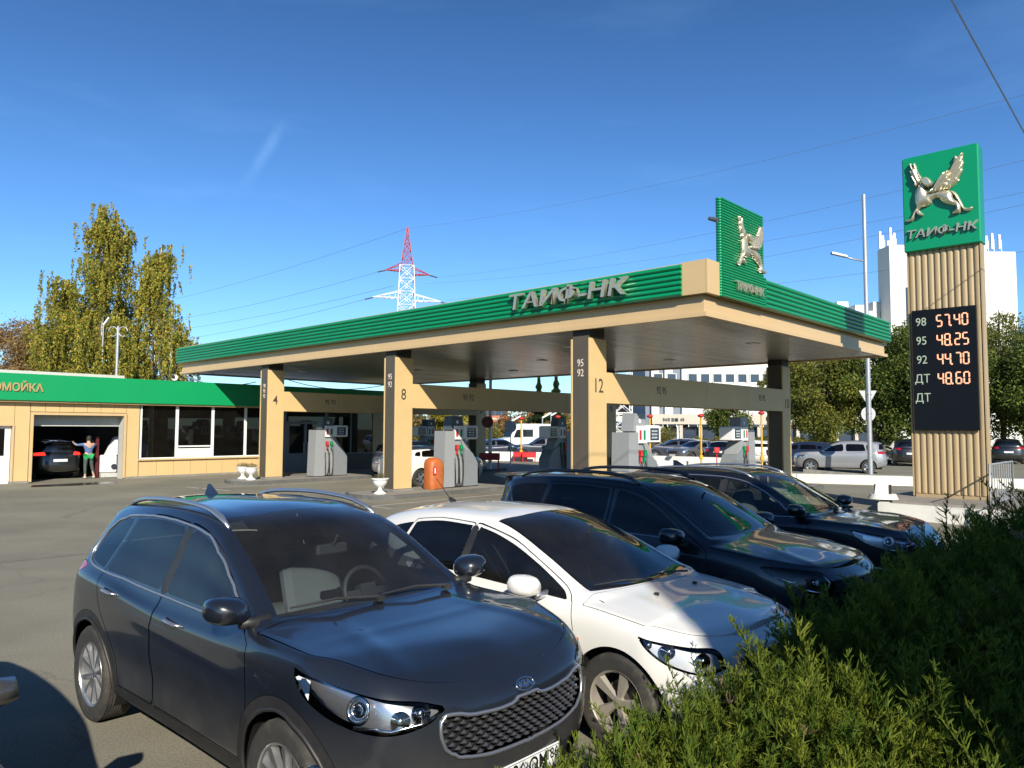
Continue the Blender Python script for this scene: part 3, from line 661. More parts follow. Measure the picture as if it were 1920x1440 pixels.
    part('badge_plate', MT['blacktext'], bd, lambda b: b.add([o0+n*.006+rt*.063*math.cos(t)+u*.031*math.sin(t) for t in np.linspace(0, 2*math.pi, 28, endpoint=False)], [tuple(range(28))]))
    textobj('badge_lettering', 'KIA', .05, .002, MT['chrome'], bd, o0+n*.009, rt, u, n, sx=1.15, bold=.0015)
    p = project(q, [1, 2], [(0, .43)])[0]; plate(r, Vector((p[0]+.012, 0, .435)), (0, 1, 0), (0, 0, 1), (1, 0, 0), 'O 001 OO' if False else 'O 036 OM', '186') if hero else None
    for sg in (-1, 1):
        p = project(c.full, [6, 2], [(3.95, .445)], sg)[0]; n = Vector(p[3:6]).normalized(); P = Vector(p[:3])
        part('fog_lamp', MT['reflector'], r, lambda b: b.tube([P-n*.02, P+n*.006, P+n*.016, P+n*.018], [.045, .045, .04, .02], 16), True)
        Q = project(c.full, [6, 2], [(3.3, .525), (3.8, .545), (4.3, .555), (4.65, .53)], sg)
        part('fog_lamp_trim', MT['chrome'], r, lambda b: b.tube([Vector(t[:3])+Vector(t[3:6])*.004 for t in Q], .008, 6), True)
        part('wiper', MT['blackplastic'], r, lambda b: None) if False else None
    for (x0, y0), (x1, y1) in (((1.02, -.05), (.93, -.62)), ((1.04, .50), (1.0, -.02))):
        z = lambda x, y: pch(x-.0+.05*(y/.7)**2, [(1.1, 1.095), (.95, 1.125), (.6, 1.345)])+.012
        part('wiper', MT['blackplastic'], r, lambda b: (b.tube([(x0, y0, z(x0, y0)+.01), ((x0+x1)/2, (y0+y1)/2, z((x0+x1)/2, (y0+y1)/2)+.03), (x1, y1, z(x1, y1)+.012)], [.012, .009, .006], 6), b.obox((x0, y0, z(x0, y0)), .05, .05, .03)))
    part('antenna_fin', paint, r, lambda b: b.add([(-1.22, 0, 1.625), (-1.40, -.035, 1.61), (-1.40, .035, 1.61), (-1.42, 0, 1.70), (-1.36, 0, 1.70)], [(0, 4, 1), (0, 2, 4), (1, 4, 3), (2, 3, 4), (1, 3, 2)]), auto=50)
    part('cowl', MT['blackplastic'], r, lambda b: b.add([(1.10, -.74, 1.035), (1.13, 0, 1.07), (1.10, .74, 1.035), (.86, -.72, 1.09), (.98, 0, 1.09), (.86, .72, 1.09)], [(0, 1, 4, 3), (1, 2, 5, 4)]))
    interior(c, .52, 1.0)
    return c
def cruze(name, label, cat, loc, rz, paint):
    sp = carspec('suv'); sp.update(nosebow=1.1, xf=[2.0, 2.08, 2.13, 2.12, 2.07, 1.97], xr=[-2.1, -2.2, -2.26, -2.24, -2.2, -2.1], w=[.78, .84, .88, .90, .885, .835],
        rows=[[(-2.3, .22), (2.3, .19)], [(-2.3, .28), (2.3, .23)], [(-2.3, .46), (2.3, .42)], [(-2.3, .68), (0, .62), (2.3, .56)], [(-2.3, .90), (0, .84), (1.4, .79), (2.2, .70)],
              [(-2.2, 1.05), (-1.5, 1.02), (-.6, .96), (.5, .93), (.9, .92), (1.5, .865), (1.9, .80), (2.1, .755)]],
        centre=[(2.12, .77), (2.0, .82), (1.8, .87), (1.5, .925), (1.2, .965), (1.12, .98), (1.0, 1.0), (.6, 1.22), (.3, 1.36), (.05, 1.435), (-.3, 1.475), (-.8, 1.475), (-1.4, 1.42), (-1.95, 1.30)],
        cols=[1.53, 1.43, 1.30, 1.15, .98, .86, .55, .25, .0, -.3, -.7, -1.1, -1.4, -1.65],
        z7=[(1.15, .955), (.98, .99), (.86, 1.03), (.55, 1.17), (.25, 1.29), (0, 1.365), (-.3, 1.41), (-.7, 1.42), (-1.15, 1.385), (-1.5, 1.33), (-1.8, 1.25)],
        y7=[(1.15, .73), (.98, .71), (.86, .695), (.55, .655), (.25, .62), (0, .595), (-.3, .58), (-1.2, .56), (-1.8, .53)],
        bow=[(1.9, .1), (1.5, .06), (1.32, .04), (1.15, .04), (.98, .10), (.86, .17), (.55, .17), (.25, .15), (0, .10), (-.3, 0), (-1.8, 0)], cab=lambda x: x < 1.05,
        ztail=[.25, .3, .48, .7, .9, 1.03], r6=(-2.09, 1.13, .66), r7t=(-2.0, 1.22, .52), wr=.325, mz=1.27, mx=.42)
    c = Car(name, label, cat, loc, rz, sp, None, 7); r = c.root; WR = .325; ax = (1.34, -1.34)
    for x in ax: c.cutout('x', None, lambda A, x=x: np.maximum(np.hypot(A[:, 0]-x, A[:, 2]-WR)-.375, .45-np.abs(A[:, 1])), gap=0, drop=True)
    c.cutout('windscreen', MT['glassf2'], rect_uv(8.95, 13.3, 7.16, 99), gap=.006)
    c.cutout('rear_window', MT['glassdark'], lambda A: np.maximum.reduce([(19.15-A[:, 6])*.25, (5.35-A[:, 7])*.1, (A[:, 7]-6.85)*.1]), gap=.006)
    dlo = smoothpoly([(.88, .935, 1), (.80, .995), (.52, 1.13), (.25, 1.235), (0, 1.305), (-.22, 1.345, 1), (-.26, .975, 1)])
    rd = smoothpoly([(-.30, 1.35, 1), (-.7, 1.355), (-1.05, 1.32, 1), (-1.15, 1.015, 1), (-.34, .98, 1)])
    qg = smoothpoly([(-1.09, 1.315, 1), (-1.35, 1.255), (-1.58, 1.13), (-1.60, 1.06), (-1.19, 1.02, 1)])
    c.split('front_door_glass', MT['glasst'], poly_xz(dlo, 4.6, 7.0), .004); c.split('rear_door_glass', MT['glassdark'], poly_xz(rd, 4.6, 7.0), 0); c.split('quarter_glass', MT['glassdark'], poly_xz(qg, 4.6, 7.0), 0)
    c.snap(); pil = smoothpoly([(-.22, 1.35, 1), (-.30, 1.352, 1), (-.34, .975, 1), (-.26, .975, 1)], 2); c.split('door_pillar_trim', MT['blackplastic'], poly_xz(pil, 4.6, 7.0), 0)
    hl = smoothpoly([(2.2, .64, 1), (3.0, .61), (3.7, .64), (4.4, .72), (5.1, .805, 1), (4.4, .79), (3.2, .765), (2.35, .745)])
    lamps = c.split('headlight', MT['lens'], poly_uz(hl), .006)
    g1 = [(-.1, .60), (.42, .61), (.50, .66), (.40, .685), (-.1, .685)]; g2 = [(-.1, .30), (.50, .31), (.58, .40), (.5, .50), (-.1, .53)]
    for g_ in (g1, g2): c.cutout('grille', MT['blackplastic'], lambda A, g_=g_: np.maximum(sdf(np.c_[np.abs(A[:, 1]), A[:, 2]], g_), 1.6-A[:, 0]), .006, offset=-.015)
    c.cutout('bonnet', paint, lambda A: np.maximum((5.14-A[:, 7])*.1, (A[:, 6]-8.72)*.25), gap=.006)
    df = smoothpoly([(.98, .34, 1), (1.0, .65), (.97, .80), (.93, .925, 1), (.82, 1.02), (.25, 1.27), (0, 1.335), (-.22, 1.375), (-.26, 1.375, 1), (-.28, .94, 1), (-.27, .30, 1), (.90, .30, 1)])
    dr = smoothpoly([(-.27, 1.375, 1), (-.7, 1.38), (-1.08, 1.34, 1), (-1.22, .96, 1), (-1.12, .78), (-.92, .55), (-.86, .30, 1), (-.28, .30, 1), (-.29, .94, 1)])
    c.split('front_door', paint, poly_xz(df, .6, 6.86), .006); c.split('rear_door', paint, poly_xz(dr, .6, 6.86), .006)
    finish_shell(c, paint); wells(c, ax, .375)
    q = c.full[(c.full[:, 7] > 4.5) & (c.full[:, 7] < 7.1)]
    for sg in (-1, 1):
        for hx, hz in ((.0, .86), (-.95, .90)):
            y0 = project(c.full, [0, 2], [(hx, hz)], sg)[0, 1]
            part('door_handle', paint, r, lambda b: b.tube([(hx+.10, y0, hz), (hx+.06, y0+sg*.03, hz), (hx-.06, y0+sg*.03, hz), (hx-.10, y0, hz)], [.010, .015, .015, .010], 8), True)
        mirror_part(r, paint, (.62, sg*.985, 1.02), sg, .98, MT['satin'])
        y0 = project(c.full, [0, 2], [(1.02, .70)], sg)[0, 1]
        part('side_repeater', MT['amber'], r, lambda b: b.box(1.0, 1.045, min(y0, y0+sg*.006), max(y0, y0+sg*.006), .69, .71))
    for x in ax:
        for sg in (-1, 1): wheel(r, x, sg*.775, WR, .215, dict(sp, rimf=.66), dict(tyre=MT['tyre'], rim=MT['rimdirty'], disc=MT['disc'], black=MT['black']), 5, 's')
    for o, A, T in lamps:
        meshobj('lamp_housing', A[:, :3]-A[:, 3:6]*.05, T, MT['lampshell'], o, True, normals=A[:, 3:6])
        def at(u, z, off=-.02):
            qq = project(A, [6, 2], [(u, z)])[0]; n = Vector(qq[3:6]).normalized(); return Vector(qq[:3])+n*off, n
        part('reflector_bowl', MT['reflector'], o, lambda b: [b.tube([at(u, z, -.045)[0], at(u, z, -.03)[0], at(u, z, -.008)[0]], [.012, rr*.8, rr], 14) for u, z, rr in ((3.75, .72, .05), (2.9, .69, .045), (4.4, .765, .03))], True)
        if 0: part('lamp_surround', MT['blackplastic'], o, lambda b: b.add([at(4.6, .785, -.006)[0], at(5.4, .83, -.006)[0], at(4.7, .745, -.006)[0]], [(0, 1, 2)]))
    for y, in ((-.28,), (.28,)): part('washer_nozzle', MT['blackplastic'], r, lambda b: b.box(1.28, 1.31, y-.012, y+.012, .945, .965))
    part('aerial', MT['blackplastic'], r, lambda b: (b.cyl((-1.25, 0, 1.44), (-1.31, 0, 1.47), .03, .018), b.cyl((-1.30, 0, 1.46), (-1.52, 0, 1.66), .005, .003, 6)))
    for (x0, y0), (x1, y1) in (((1.08, -.0), (.95, -.60)), ((1.10, .50), (1.06, .0))):
        part('wiper', MT['blackplastic'], r, lambda b: b.tube([(x0, y0, .995), ((x0+x1)/2, (y0+y1)/2, 1.02), (x1, y1, 1.015)], [.010, .008, .005], 6))
    part('cowl', MT['blackplastic'], r, lambda b: b.add([(1.14, -.72, .935), (1.2, 0, .962), (1.14, .72, .935), (.92, -.70, .985), (1.06, 0, .985), (.92, .70, .985)], [(0, 1, 4, 3), (1, 2, 5, 4)]))
    interior(c, .42, 1.0)
    return c
def rav(name, label, cat, loc, rz, paint):
    sp = carspec('suv'); sp.update(nosebow=1.2, xf=[1.98, 2.07, 2.13, 2.13, 2.10, 2.02], xr=[-2.15, -2.25, -2.33, -2.32, -2.28, -2.18], w=[.79, .86, .90, .915, .90, .85],
        rows=sp['rows'][:4]+[[(-2.3, 1.02), (-1.2, 1.0), (0, .94), (1.4, .88), (2.2, .82)], [(-2.2, 1.16), (-1.5, 1.14), (-.6, 1.07), (.5, 1.04), (.9, 1.03), (1.5, .985), (1.9, .93), (2.1, .89)]],
        centre=[(2.15, .90), (2.05, .945), (1.8, 1.0), (1.5, 1.045), (1.2, 1.085), (1.1, 1.10), (1.0, 1.12), (.6, 1.36), (.3, 1.53), (.05, 1.62), (-.3, 1.66), (-.8, 1.665), (-1.4, 1.65), (-2.1, 1.60)],
        z7=[(1.08, 1.06), (.92, 1.11), (.82, 1.16), (.55, 1.325), (.3, 1.46), (.08, 1.55), (-.25, 1.60), (-.7, 1.615), (-1.15, 1.61), (-1.55, 1.59), (-1.9, 1.56)],
        cols=[1.47, 1.38, 1.28, 1.08, .92, .82, .55, .3, .08, -.25, -.7, -1.15, -1.5, -1.78], ztail=[.3, .36, .55, .8, 1.02, 1.15], r6=(-2.16, 1.36, .68), r7t=(-2.14, 1.55, .57), wr=.355, mz=1.4, mx=.4)
    c = Car(name, label, cat, loc, rz, sp, None, 6); r = c.root; WR = .355; ax = (1.33, -1.33)
    for x in ax: c.cutout('x', None, lambda A, x=x: np.maximum(np.hypot(A[:, 0]-x, A[:, 2]-WR)-.405, .45-np.abs(A[:, 1])), gap=0, drop=True)
    for x in ax: c.split('wheel_arch_trim', MT['blackplastic'], lambda A, x=x: np.maximum.reduce([np.hypot(A[:, 0]-x, A[:, 2]-WR)-.475, .45-np.abs(A[:, 1]), A[:, 7]-4]), gap=.003)
    c.cutout('windscreen', MT['glassf2'], rect_uv(8.95, 13.35, 7.16, 99), gap=.006)
    c.cutout('rear_window', MT['glassdark'], lambda A: np.maximum.reduce([(19.15-A[:, 6])*.25, (5.35-A[:, 7])*.1, (A[:, 7]-6.85)*.1]), gap=.006)
    fd = smoothpoly([(.72, 1.09, 1), (.52, 1.225), (.33, 1.345), (.10, 1.45), (-.16, 1.515), (-.20, 1.518, 1), (-.24, 1.10, 1)])
    rd = smoothpoly([(-.31, 1.52, 1), (-.7, 1.54), (-1.15, 1.535, 1), (-1.25, 1.14, 1), (-.34, 1.105, 1)])
    qg = smoothpoly([(-1.21, 1.535, 1), (-1.6, 1.515), (-1.82, 1.46, 1), (-1.62, 1.20), (-1.5, 1.16), (-1.3, 1.145, 1)])
    c.split('front_door_glass', MT['glassdark'], poly_xz(fd, 4.6, 7.0), 0); c.split('rear_door_glass', MT['glassdark'], poly_xz(rd, 4.6, 7.0), 0); c.split('quarter_glass', MT['glassdark'], poly_xz(qg, 4.6, 7.0), 0)
    c.snap(); hl = smoothpoly([(1.9, .78, 1), (2.4, .70, 1), (3.2, .745), (4.0, .84), (4.9, .935, 1), (3.6, .925), (2.4, .90, 1)])
    lamps = c.split('headlight', MT['lens'], poly_uz(hl), .006)
    grl = smoothpoly([(0, .80, 1), (.5, .815), (.62, .83, 1), (.60, .76), (.5, .72), (0, .70, 1)])
    fg = lambda A: np.maximum(sdf(A[:, [1, 2]], np.vstack([grl, grl[::-1]*[-1, 1]])), 1.6-A[:, 0]); c.cutout('grille', MT['blackplastic'], fg, .006, offset=-.012)
    c.cutout('bonnet', paint, lambda A: np.maximum((5.10-A[:, 7])*.1, (A[:, 6]-8.62)*.25), gap=.008)
    df = smoothpoly([(.98, .40, 1), (1.0, .70), (.98, .86), (.94, 1.01, 1), (.72, 1.12, 1), (.33, 1.385), (.10, 1.49), (-.17, 1.55), (-.26, 1.552, 1), (-.285, 1.05, 1), (-.265, .37, 1), (.90, .37, 1)])
    dr = smoothpoly([(-.27, 1.552, 1), (-.7, 1.57), (-1.17, 1.56, 1), (-1.28, 1.09, 1), (-1.16, .88), (-.90, .62), (-.84, .37, 1), (-.275, .37, 1), (-.295, 1.05, 1)])
    c.split('front_door', paint, poly_xz(df, .6, 6.86), .007); c.split('rear_door', paint, poly_xz(dr, .6, 6.86), .007)
    finish_shell(c, paint); wells(c, ax, .405)
    for sg in (-1, 1):
        X = np.linspace(.02, -1.75, 15); P = [(x, sg*(pch(x, sp['y7'])-.03), pch(x, sp['z7'])+.075-.06*abs((x+.865)/.89)**6) for x in X]
        part('roof_rail', MT['railblack'], r, lambda b: b.tube(P, [.012]+[.02]*13+[.012], 8), True)
        for hx, hz in ((.03, .965), (-.98, 1.01)):
            y0 = project(c.full, [0, 2], [(hx, hz)], sg)[0, 1]
            part('door_handle', paint, r, lambda b: b.tube([(hx+.10, y0, hz), (hx+.06, y0+sg*.03, hz), (hx-.06, y0+sg*.03, hz), (hx-.10, y0, hz)], [.010, .015, .015, .010], 8), True)
        P = project(c.full[(c.full[:, 7] > 4.5) & (c.full[:, 7] < 6)], [0, 2], [(.70, 1.075), (.2, 1.085), (-.3, 1.09), (-1.25, 1.125), (-1.5, 1.14)], sg)
        part('window_chrome', MT['satin'], r, lambda b: b.tube([Vector(p[:3])+Vector((0, sg*.004, 0)) for p in P], .007, 6), True)
        P = project(c.full[(c.full[:, 7] > 4.5) & (c.full[:, 7] < 7)], [0, 2], [(-1.63, 1.19), (-1.86, 1.47)], sg)
        part('quarter_trim', MT['satin'], r, lambda b: b.tube([Vector(p[:3])+Vector((0, sg*.004, 0)) for p in P], .006, 6), True)
        mirror_part(r, paint, (.68, sg*1.01, 1.13), sg, 1.05)
        P = project(q2 := c.full[c.full[:, 7] > 5], [0, 2], [(-.1, 1.545), (-.25, 1.56)], sg)
    for x in ax:
        for sg in (-1, 1): wheel(r, x, sg*.79, WR, .225, sp, dict(tyre=MT['tyre'], rim=MT['rim'], disc=MT['disc'], black=MT['black']), 5, 'v')
    for o, A, T in lamps:
        meshobj('lamp_housing', A[:, :3]-A[:, 3:6]*.05, T, MT['blackplastic'], o, True, normals=A[:, 3:6])
        def at(u, z, off=-.02):
            qq = project(A, [6, 2], [(u, z)])[0]; n = Vector(qq[3:6]).normalized(); return Vector(qq[:3])+n*off, n
        part('light_guide', MT['reflector'], o, lambda b: b.tube([at(*p, -.012)[0] for p in ((2.35, .89), (2.15, .80), (2.45, .73), (3.2, .775))], .012, 6), True)
        part('light_guide', MT['reflector'], o, lambda b: b.tube([at(*p, -.012)[0] for p in ((4.1, .86), (3.5, .815), (3.3, .86))], .012, 6), True)
        part('reflector_bowl', MT['reflector'], o, lambda b: [b.tube([at(u, z, -.045)[0], at(u, z, -.01)[0]], [.02, .042], 12) for u, z in ((2.8, .83),)], True)
    part('rear_spoiler', paint, r, lambda b: b.add([(-1.98, -.56, 1.585), (-1.98, .56, 1.585), (-2.27, .52, 1.60), (-2.27, -.52, 1.60), (-2.02, -.56, 1.55), (-2.02, .56, 1.55), (-2.27, .52, 1.575), (-2.27, -.52, 1.575)], [(0,1,2,3),(4,7,6,5),(2,6,7,3),(0,3,7,4),(1,5,6,2),(0,4,5,1)]), auto=40)
    part('bonnet_emblem', MT['chrome'], r, lambda b: [b.tube([(2.19, .05*math.cos(t)*k1, .865+.033*math.sin(t)*k2) for t in np.linspace(0, 6.283, 18, endpoint=False)], .004, 5, True) for k1, k2 in ((1, 1), (.4, 1), (.75, .4))], True)
    part('cowl', MT['blackplastic'], r, lambda b: b.add([(1.10, -.74, 1.035), (1.13, 0, 1.075), (1.10, .74, 1.035), (.86, -.72, 1.10), (1.0, 0, 1.105), (.86, .72, 1.10)], [(0, 1, 4, 3), (1, 2, 5, 4)]))
    interior(c, .54, 1.0)
    return c
MT['lampshell'] = mat('silver lamp shell', (.66, .67, .70), .38, metal=.25)
MT['darkchrome'] = mat('dark chrome', (.50, .51, .54), .25, metal=.85)
MT['grillechrome'] = mat('dark chrome mesh', (.16, .16, .17), .3, metal=.8)
MT['railblack'] = mat('black roof rail', (.012, .013, .016), .25, coat=.6)
MT['glassf2'] = glassmat('tinted windscreen', (.30, .36, .37), ior=1.6, dusty=.04)
SP_LOC = (-1.542, 5.442, 0)
sportage('parked_suv', 'dusty dark SUV with mesh grille and oval badge, nearest of the parked row', 'car', SP_LOC, R(-42.3), MT['paint_navy'])
cruze('parked_hatchback', 'white hatchback parked between two dark SUVs, nose to the juniper hedge', 'car', (.33, 6.72, 0), R(-43.2), MT['paint_white'])
rav('parked_suv', 'glossy black SUV with black roof rails parked just behind the white hatchback', 'car', (1.78, 8.55, 0), R(-43.2), MT['paint_black'])
sportage('parked_suv', 'dark SUV with chrome window line, farthest of the four cars parked by the hedge', 'car', (3.58, 10.7, 0), R(-41), MT['paint_black'], False)
# ------------------------------------------------------------------ station materials
MT['beige'] = mat('beige cladding', (.58, .41, .19), .45, noise=.06, scale=1.2, dirt=.16, dirtc=(.36, .27, .16))
MT['beigefascia'] = mat('beige fascia sheet', (.54, .385, .20), .4, noise=.04, scale=1)
MT['totem'] = mat('totem cladding', (.38, .285, .16), .5, noise=.06, scale=1.2, dirt=.15, dirtc=(.28, .21, .12))
MT['brown'] = mat('dark brown cladding', (.085, .070, .050), .45, noise=.08, scale=2)
MT['collar'] = mat('black brown steel', (.02, .018, .015), .6)
MT['green'] = mat('green enamelled sheet', (.0, .245, .10), .3, noise=.05, scale=1, coat=.25)
MT['greenflat'] = mat('flat green fascia', (.0, .27, .085), .45, noise=.05, scale=.8, dirt=.06, dirtc=(.05, .25, .09))
MT['gold'] = mat('champagne metal', (.64, .58, .43), .36, metal=.75, noise=.06, scale=3)
MT['goldtext'] = mat('ochre letter', (.42, .30, .13), .45)
MT['soffit'] = mat('soffit metal plank', (.44, .42, .37), .27, metal=.6, noise=.15, scale=1.5, dirt=.3, dirtc=(.16, .15, .13))
MT['kerbdark'] = mat('dark kerb', (.10, .10, .095), .9, noise=.3, scale=3, bump=.3, dirt=.4, dirtc=(.2, .19, .17))
MT['concrete'] = mat('kerb concrete', (.22, .21, .19), .9, noise=.25, scale=3, bump=.3, dirt=.4, dirtc=(.10, .10, .09))
MT['conctop'] = mat('island paving', (.24, .22, .19), .9, noise=.2, scale=4, dirt=.3)
MT['grey'] = mat('grey pump steel', (.19, .205, .22), .4, noise=.05)
MT['greylight'] = mat('light grey pump steel', (.27, .28, .29), .4, noise=.05)
MT['greydark'] = mat('dark grey pump head', (.07, .085, .10), .4)
MT['white'] = mat('white enamel', (.75, .75, .73), .4, noise=.06, scale=2)
MT['whitepaint'] = mat('white painted concrete', (.72, .70, .64), .8, noise=.12, scale=1.5, bump=.3, dirt=.35, dirtc=(.42, .38, .30))
MT['screen'] = mat('display glass', (.02, .03, .06), .12, coat=.6)
MT['lcd'] = mat('lcd digits', (.45, .5, .5), .4)
MT['numeral'] = mat('brown numeral', (.06, .048, .035), .5)
MT['numwhite'] = mat('pale numeral', (.72, .60, .52), .5)
MT['hose'] = mat('black hose', (.012, .012, .012), .45, spec=.5)
MT['red'] = mat('red paint', (.50, .02, .025), .45, noise=.1)
MT['yellow'] = mat('yellow paint', (.62, .36, .03), .5, noise=.1)
MT['greennozzle'] = mat('green nozzle', (.0, .22, .08), .4)
MT['orange'] = mat('orange tarpaulin', (.42, .115, .03), .5, noise=.15, scale=4, bump=.6, bscale=9)
MT['led'] = mat('led segment', (.8, .35, .2), .5, emit=(1, .46, .28), es=.6)
MT['ledlabel'] = mat('board label', (.38, .46, .36), .5)
MT['board'] = mat('black price board', (.004, .005, .008), .4, spec=.25)
MT['cream'] = mat('pale roof flashing', (.5, .5, .46), .6, noise=.1)
MT['winglass'] = glassmat('shop glass', (.30, .34, .36), ior=1.5, dusty=.02)
MT['galv'] = mat('galvanised steel', (.40, .42, .43), .45, metal=.5, noise=.12)
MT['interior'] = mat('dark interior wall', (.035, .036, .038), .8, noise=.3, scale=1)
MT['tube'] = mat('lit tube lamp', (.8, .85, 1), .5, emit=(.62, .74, 1), es=3.0)
# ------------------------------------------------------------------ canopy
LA_, LB_, S_ = 27.6, 12.75, 4.763
can = thing('fuel_canopy', 'large filling station canopy with ribbed green fascia on beige pillars and beams', 'canopy', st(0, 0), TH)
part('roof_slab', MT['cream'], can, lambda b: b.box(.15, LB_-.15, .15, LA_-.15, 4.80, 5.80))
me0 = None
np_ = int((LA_-.24)/.2)
for i in range(np_):
    if me0 is None:
        o = part('soffit_plank', MT['soffit'], can, lambda b: b.box(.12, LB_-.12, -.092, .092, 0, .016, .004)); me0 = o.data
    else:
        o = bpy.data.objects.new('soffit_plank', me0); col.objects.link(o); o.parent = can
    o.location = (0, .22+i*.2, S_+random.uniform(0, .003)); o.rotation_euler = (random.gauss(0, .012), 0, 0)
def fas(b, z0, z1, off, th=.10):
    b.box(-off, LB_+off, -off, -off+th, z0, z1); b.box(-off, LB_+off, LA_+off-th, LA_+off, z0, z1)
    b.box(-off, -off+th, -off+th, LA_+off-th, z0, z1); b.box(LB_+off-th, LB_+off, -off+th, LA_+off-th, z0, z1)
def fasparts(name, z0, z1, off, th=.10, n1=9, n2=4):
    for k in range(n1):
        y0, y1 = -off+th+(LA_+2*off-2*th)*k/n1, -off+th+(LA_+2*off-2*th)*(k+1)/n1; part(name, MT['beigefascia'], can, lambda b: b.box(-off, -off+th, y0+.004, y1-.004, z0, z1, .002))
    for k in range(n2): x0, x1 = -off+(LB_+2*off)*k/n2, -off+(LB_+2*off)*(k+1)/n2; part(name, MT['beigefascia'], can, lambda b: b.box(x0+(.004 if k else 0), x1-.004, -off, -off+th, z0, z1, .002))
    part(name, MT['beigefascia'], can, lambda b: b.box(-off, LB_+off, LA_+off-th, LA_+off, z0, z1)); part(name, MT['beigefascia'], can, lambda b: b.box(LB_+off-th, LB_+off, -off+th, LA_+off-th, z0, z1))
fasparts('lower_fascia', S_, 5.12, -.05)
part('fascia_lip', MT['beigefascia'], can, lambda b: fas(b, S_-.05, S_+.05, .03, .12))
part('fascia_recess', MT['beige'], can, lambda b: fas(b, 5.12, 5.22, -.08))
fasparts('upper_fascia', 5.22, 5.97, .08)
# sloping beige brackets towards the corner
part('corner_block', MT['beigefascia'], can, lambda b: (b.box(-.13, -.09, .52, -.10, 5.215, 5.975), b.box(-.13, .44, -.13, -.09, 5.215, 5.975)))
NR, P_ = 6, .122
def rib(name, length, pitch, axis, off, parent, z, s0, round_=True):
    n = 7; prof = [(math.cos(t)*.5*pitch*1.15, math.sin(t)*.46*pitch) for t in np.linspace(-math.pi/2, math.pi/2, n)]
    V = []; 
    for e, s in enumerate((s0, s0+length)):
        for d, h in prof: V.append((-off-d, s, z+h) if axis == 'a' else (s, -off-d, z+h))
        V.append((-off+.06, s, z+prof[-1][1]) if axis == 'a' else (s, -off+.06, z+prof[-1][1])); V.append((-off+.06, s, z+prof[0][1]) if axis == 'a' else (s, -off+.06, z+prof[0][1]))
    k = n+2; F = [(i, (i+1) % k, (i+1) % k+k, i+k) for i in range(k)]+[tuple(range(k)), tuple(range(2*k-1, k-1, -1))]
    b = MB(); b.add(V, F); return b.build(name, MT['green'], parent, auto=40)
for i in range(NR):
    z = 5.205+P_*(i+.5)
    rib('fascia_rib', LA_-.4, P_, 'a', .13, can, z, .50); rib('fascia_rib', LB_-2.85, P_, 'b', .13, can, z, 2.75)
part('rib_backing', MT['green'], can, lambda b: (b.box(-.135, -.085, .50, LA_+.1, 5.20, 5.94), b.box(.46, LB_-.1, -.135, -.085, 5.20, 5.94)))
# raised sign panel on the short side
sg_ = part('sign_panel', MT['green'], can, lambda b: b.box(.46, 2.62, -.16, -.06, 5.20, 7.50, .01))
fp = 2.30/36
for i in range(36):
    z = 5.20+fp*(i+.5); w1 = 2.75 if z < 5.94 else 2.62; rib('panel_rib', w1-.50, fp, 'b', .165, can, z, .50)
    if z > 5.97: pass
part('panel_edge', MT['green'], can, lambda b: [b.tube([(.47, -.17, 5.2+fp*(i+.5)), (.47, -.05, 5.2+fp*(i+.5))], fp*.48, 8) for i in range(36)], True)['kind'] = 'stuff'
# ------------------------------------------------------------------ winged-beast emblem, relief traced in the sign's own plane
def GQ(x, y):
    xl = 893+(y-180)*.04; xr = 1500+(y-45)*.046; u = (x-xl)/(xr-xl); yt = 180-135*u; yb = 980-70*u; return (u, (yb-y)/(yb-yt))
EMB = {
 'body': [(1062, 372), (1020, 430), (1000, 490), (1005, 560), (1015, 600), (992, 640), (968, 690), (925, 708), (930, 722), (985, 716), (1002, 690), (1022, 640), (1060, 602), (1110, 590), (1150, 568), (1150, 545), (1200, 522), (1240, 562), (1300, 584), (1345, 595), (1350, 622), (1320, 650), (1325, 662), (1388, 655), (1396, 592), (1370, 553), (1332, 532), (1322, 482), (1290, 455), (1200, 462), (1120, 478), (1100, 440), (1090, 400)],
 'head': [(1066, 372), (1100, 345), (1135, 362), (1157, 400), (1143, 430), (1110, 433), (1080, 415)],
 'foreleg': [(1022, 632), (1045, 624), (1062, 645), (1080, 658), (1072, 675), (1040, 672), (1020, 652)],
 'tail': [(1300, 458), (1350, 478), (1392, 550), (1420, 605), (1460, 610), (1480, 600), (1490, 615), (1470, 638), (1420, 640), (1396, 605), (1362, 545), (1325, 490)],
 'left_wing': [(948, 226), (968, 222), (985, 270), (990, 216), (1004, 226), (1022, 290), (1062, 345), (1058, 375), (1012, 432), (985, 405), (1000, 395), (960, 342), (972, 330), (950, 292), (966, 282)],
 'rear_wing': [(1225, 440), (1290, 300), (1330, 190), (1335, 155), (1358, 165), (1388, 130), (1406, 136), (1400, 200), (1411, 216), (1396, 270), (1409, 282), (1370, 358), (1381, 371), (1330, 422), (1290, 452)],
 'front_wing': [(1112, 478), (1160, 440), (1200, 370), (1240, 312), (1285, 280), (1300, 292), (1300, 320), (1315, 330), (1300, 360), (1312, 378), (1290, 405), (1296, 425), (1250, 458), (1190, 478), (1140, 490)]}
DEP = dict(body=.13, head=.17, foreleg=.10, tail=.08, left_wing=.09, rear_wing=.08, front_wing=.15)
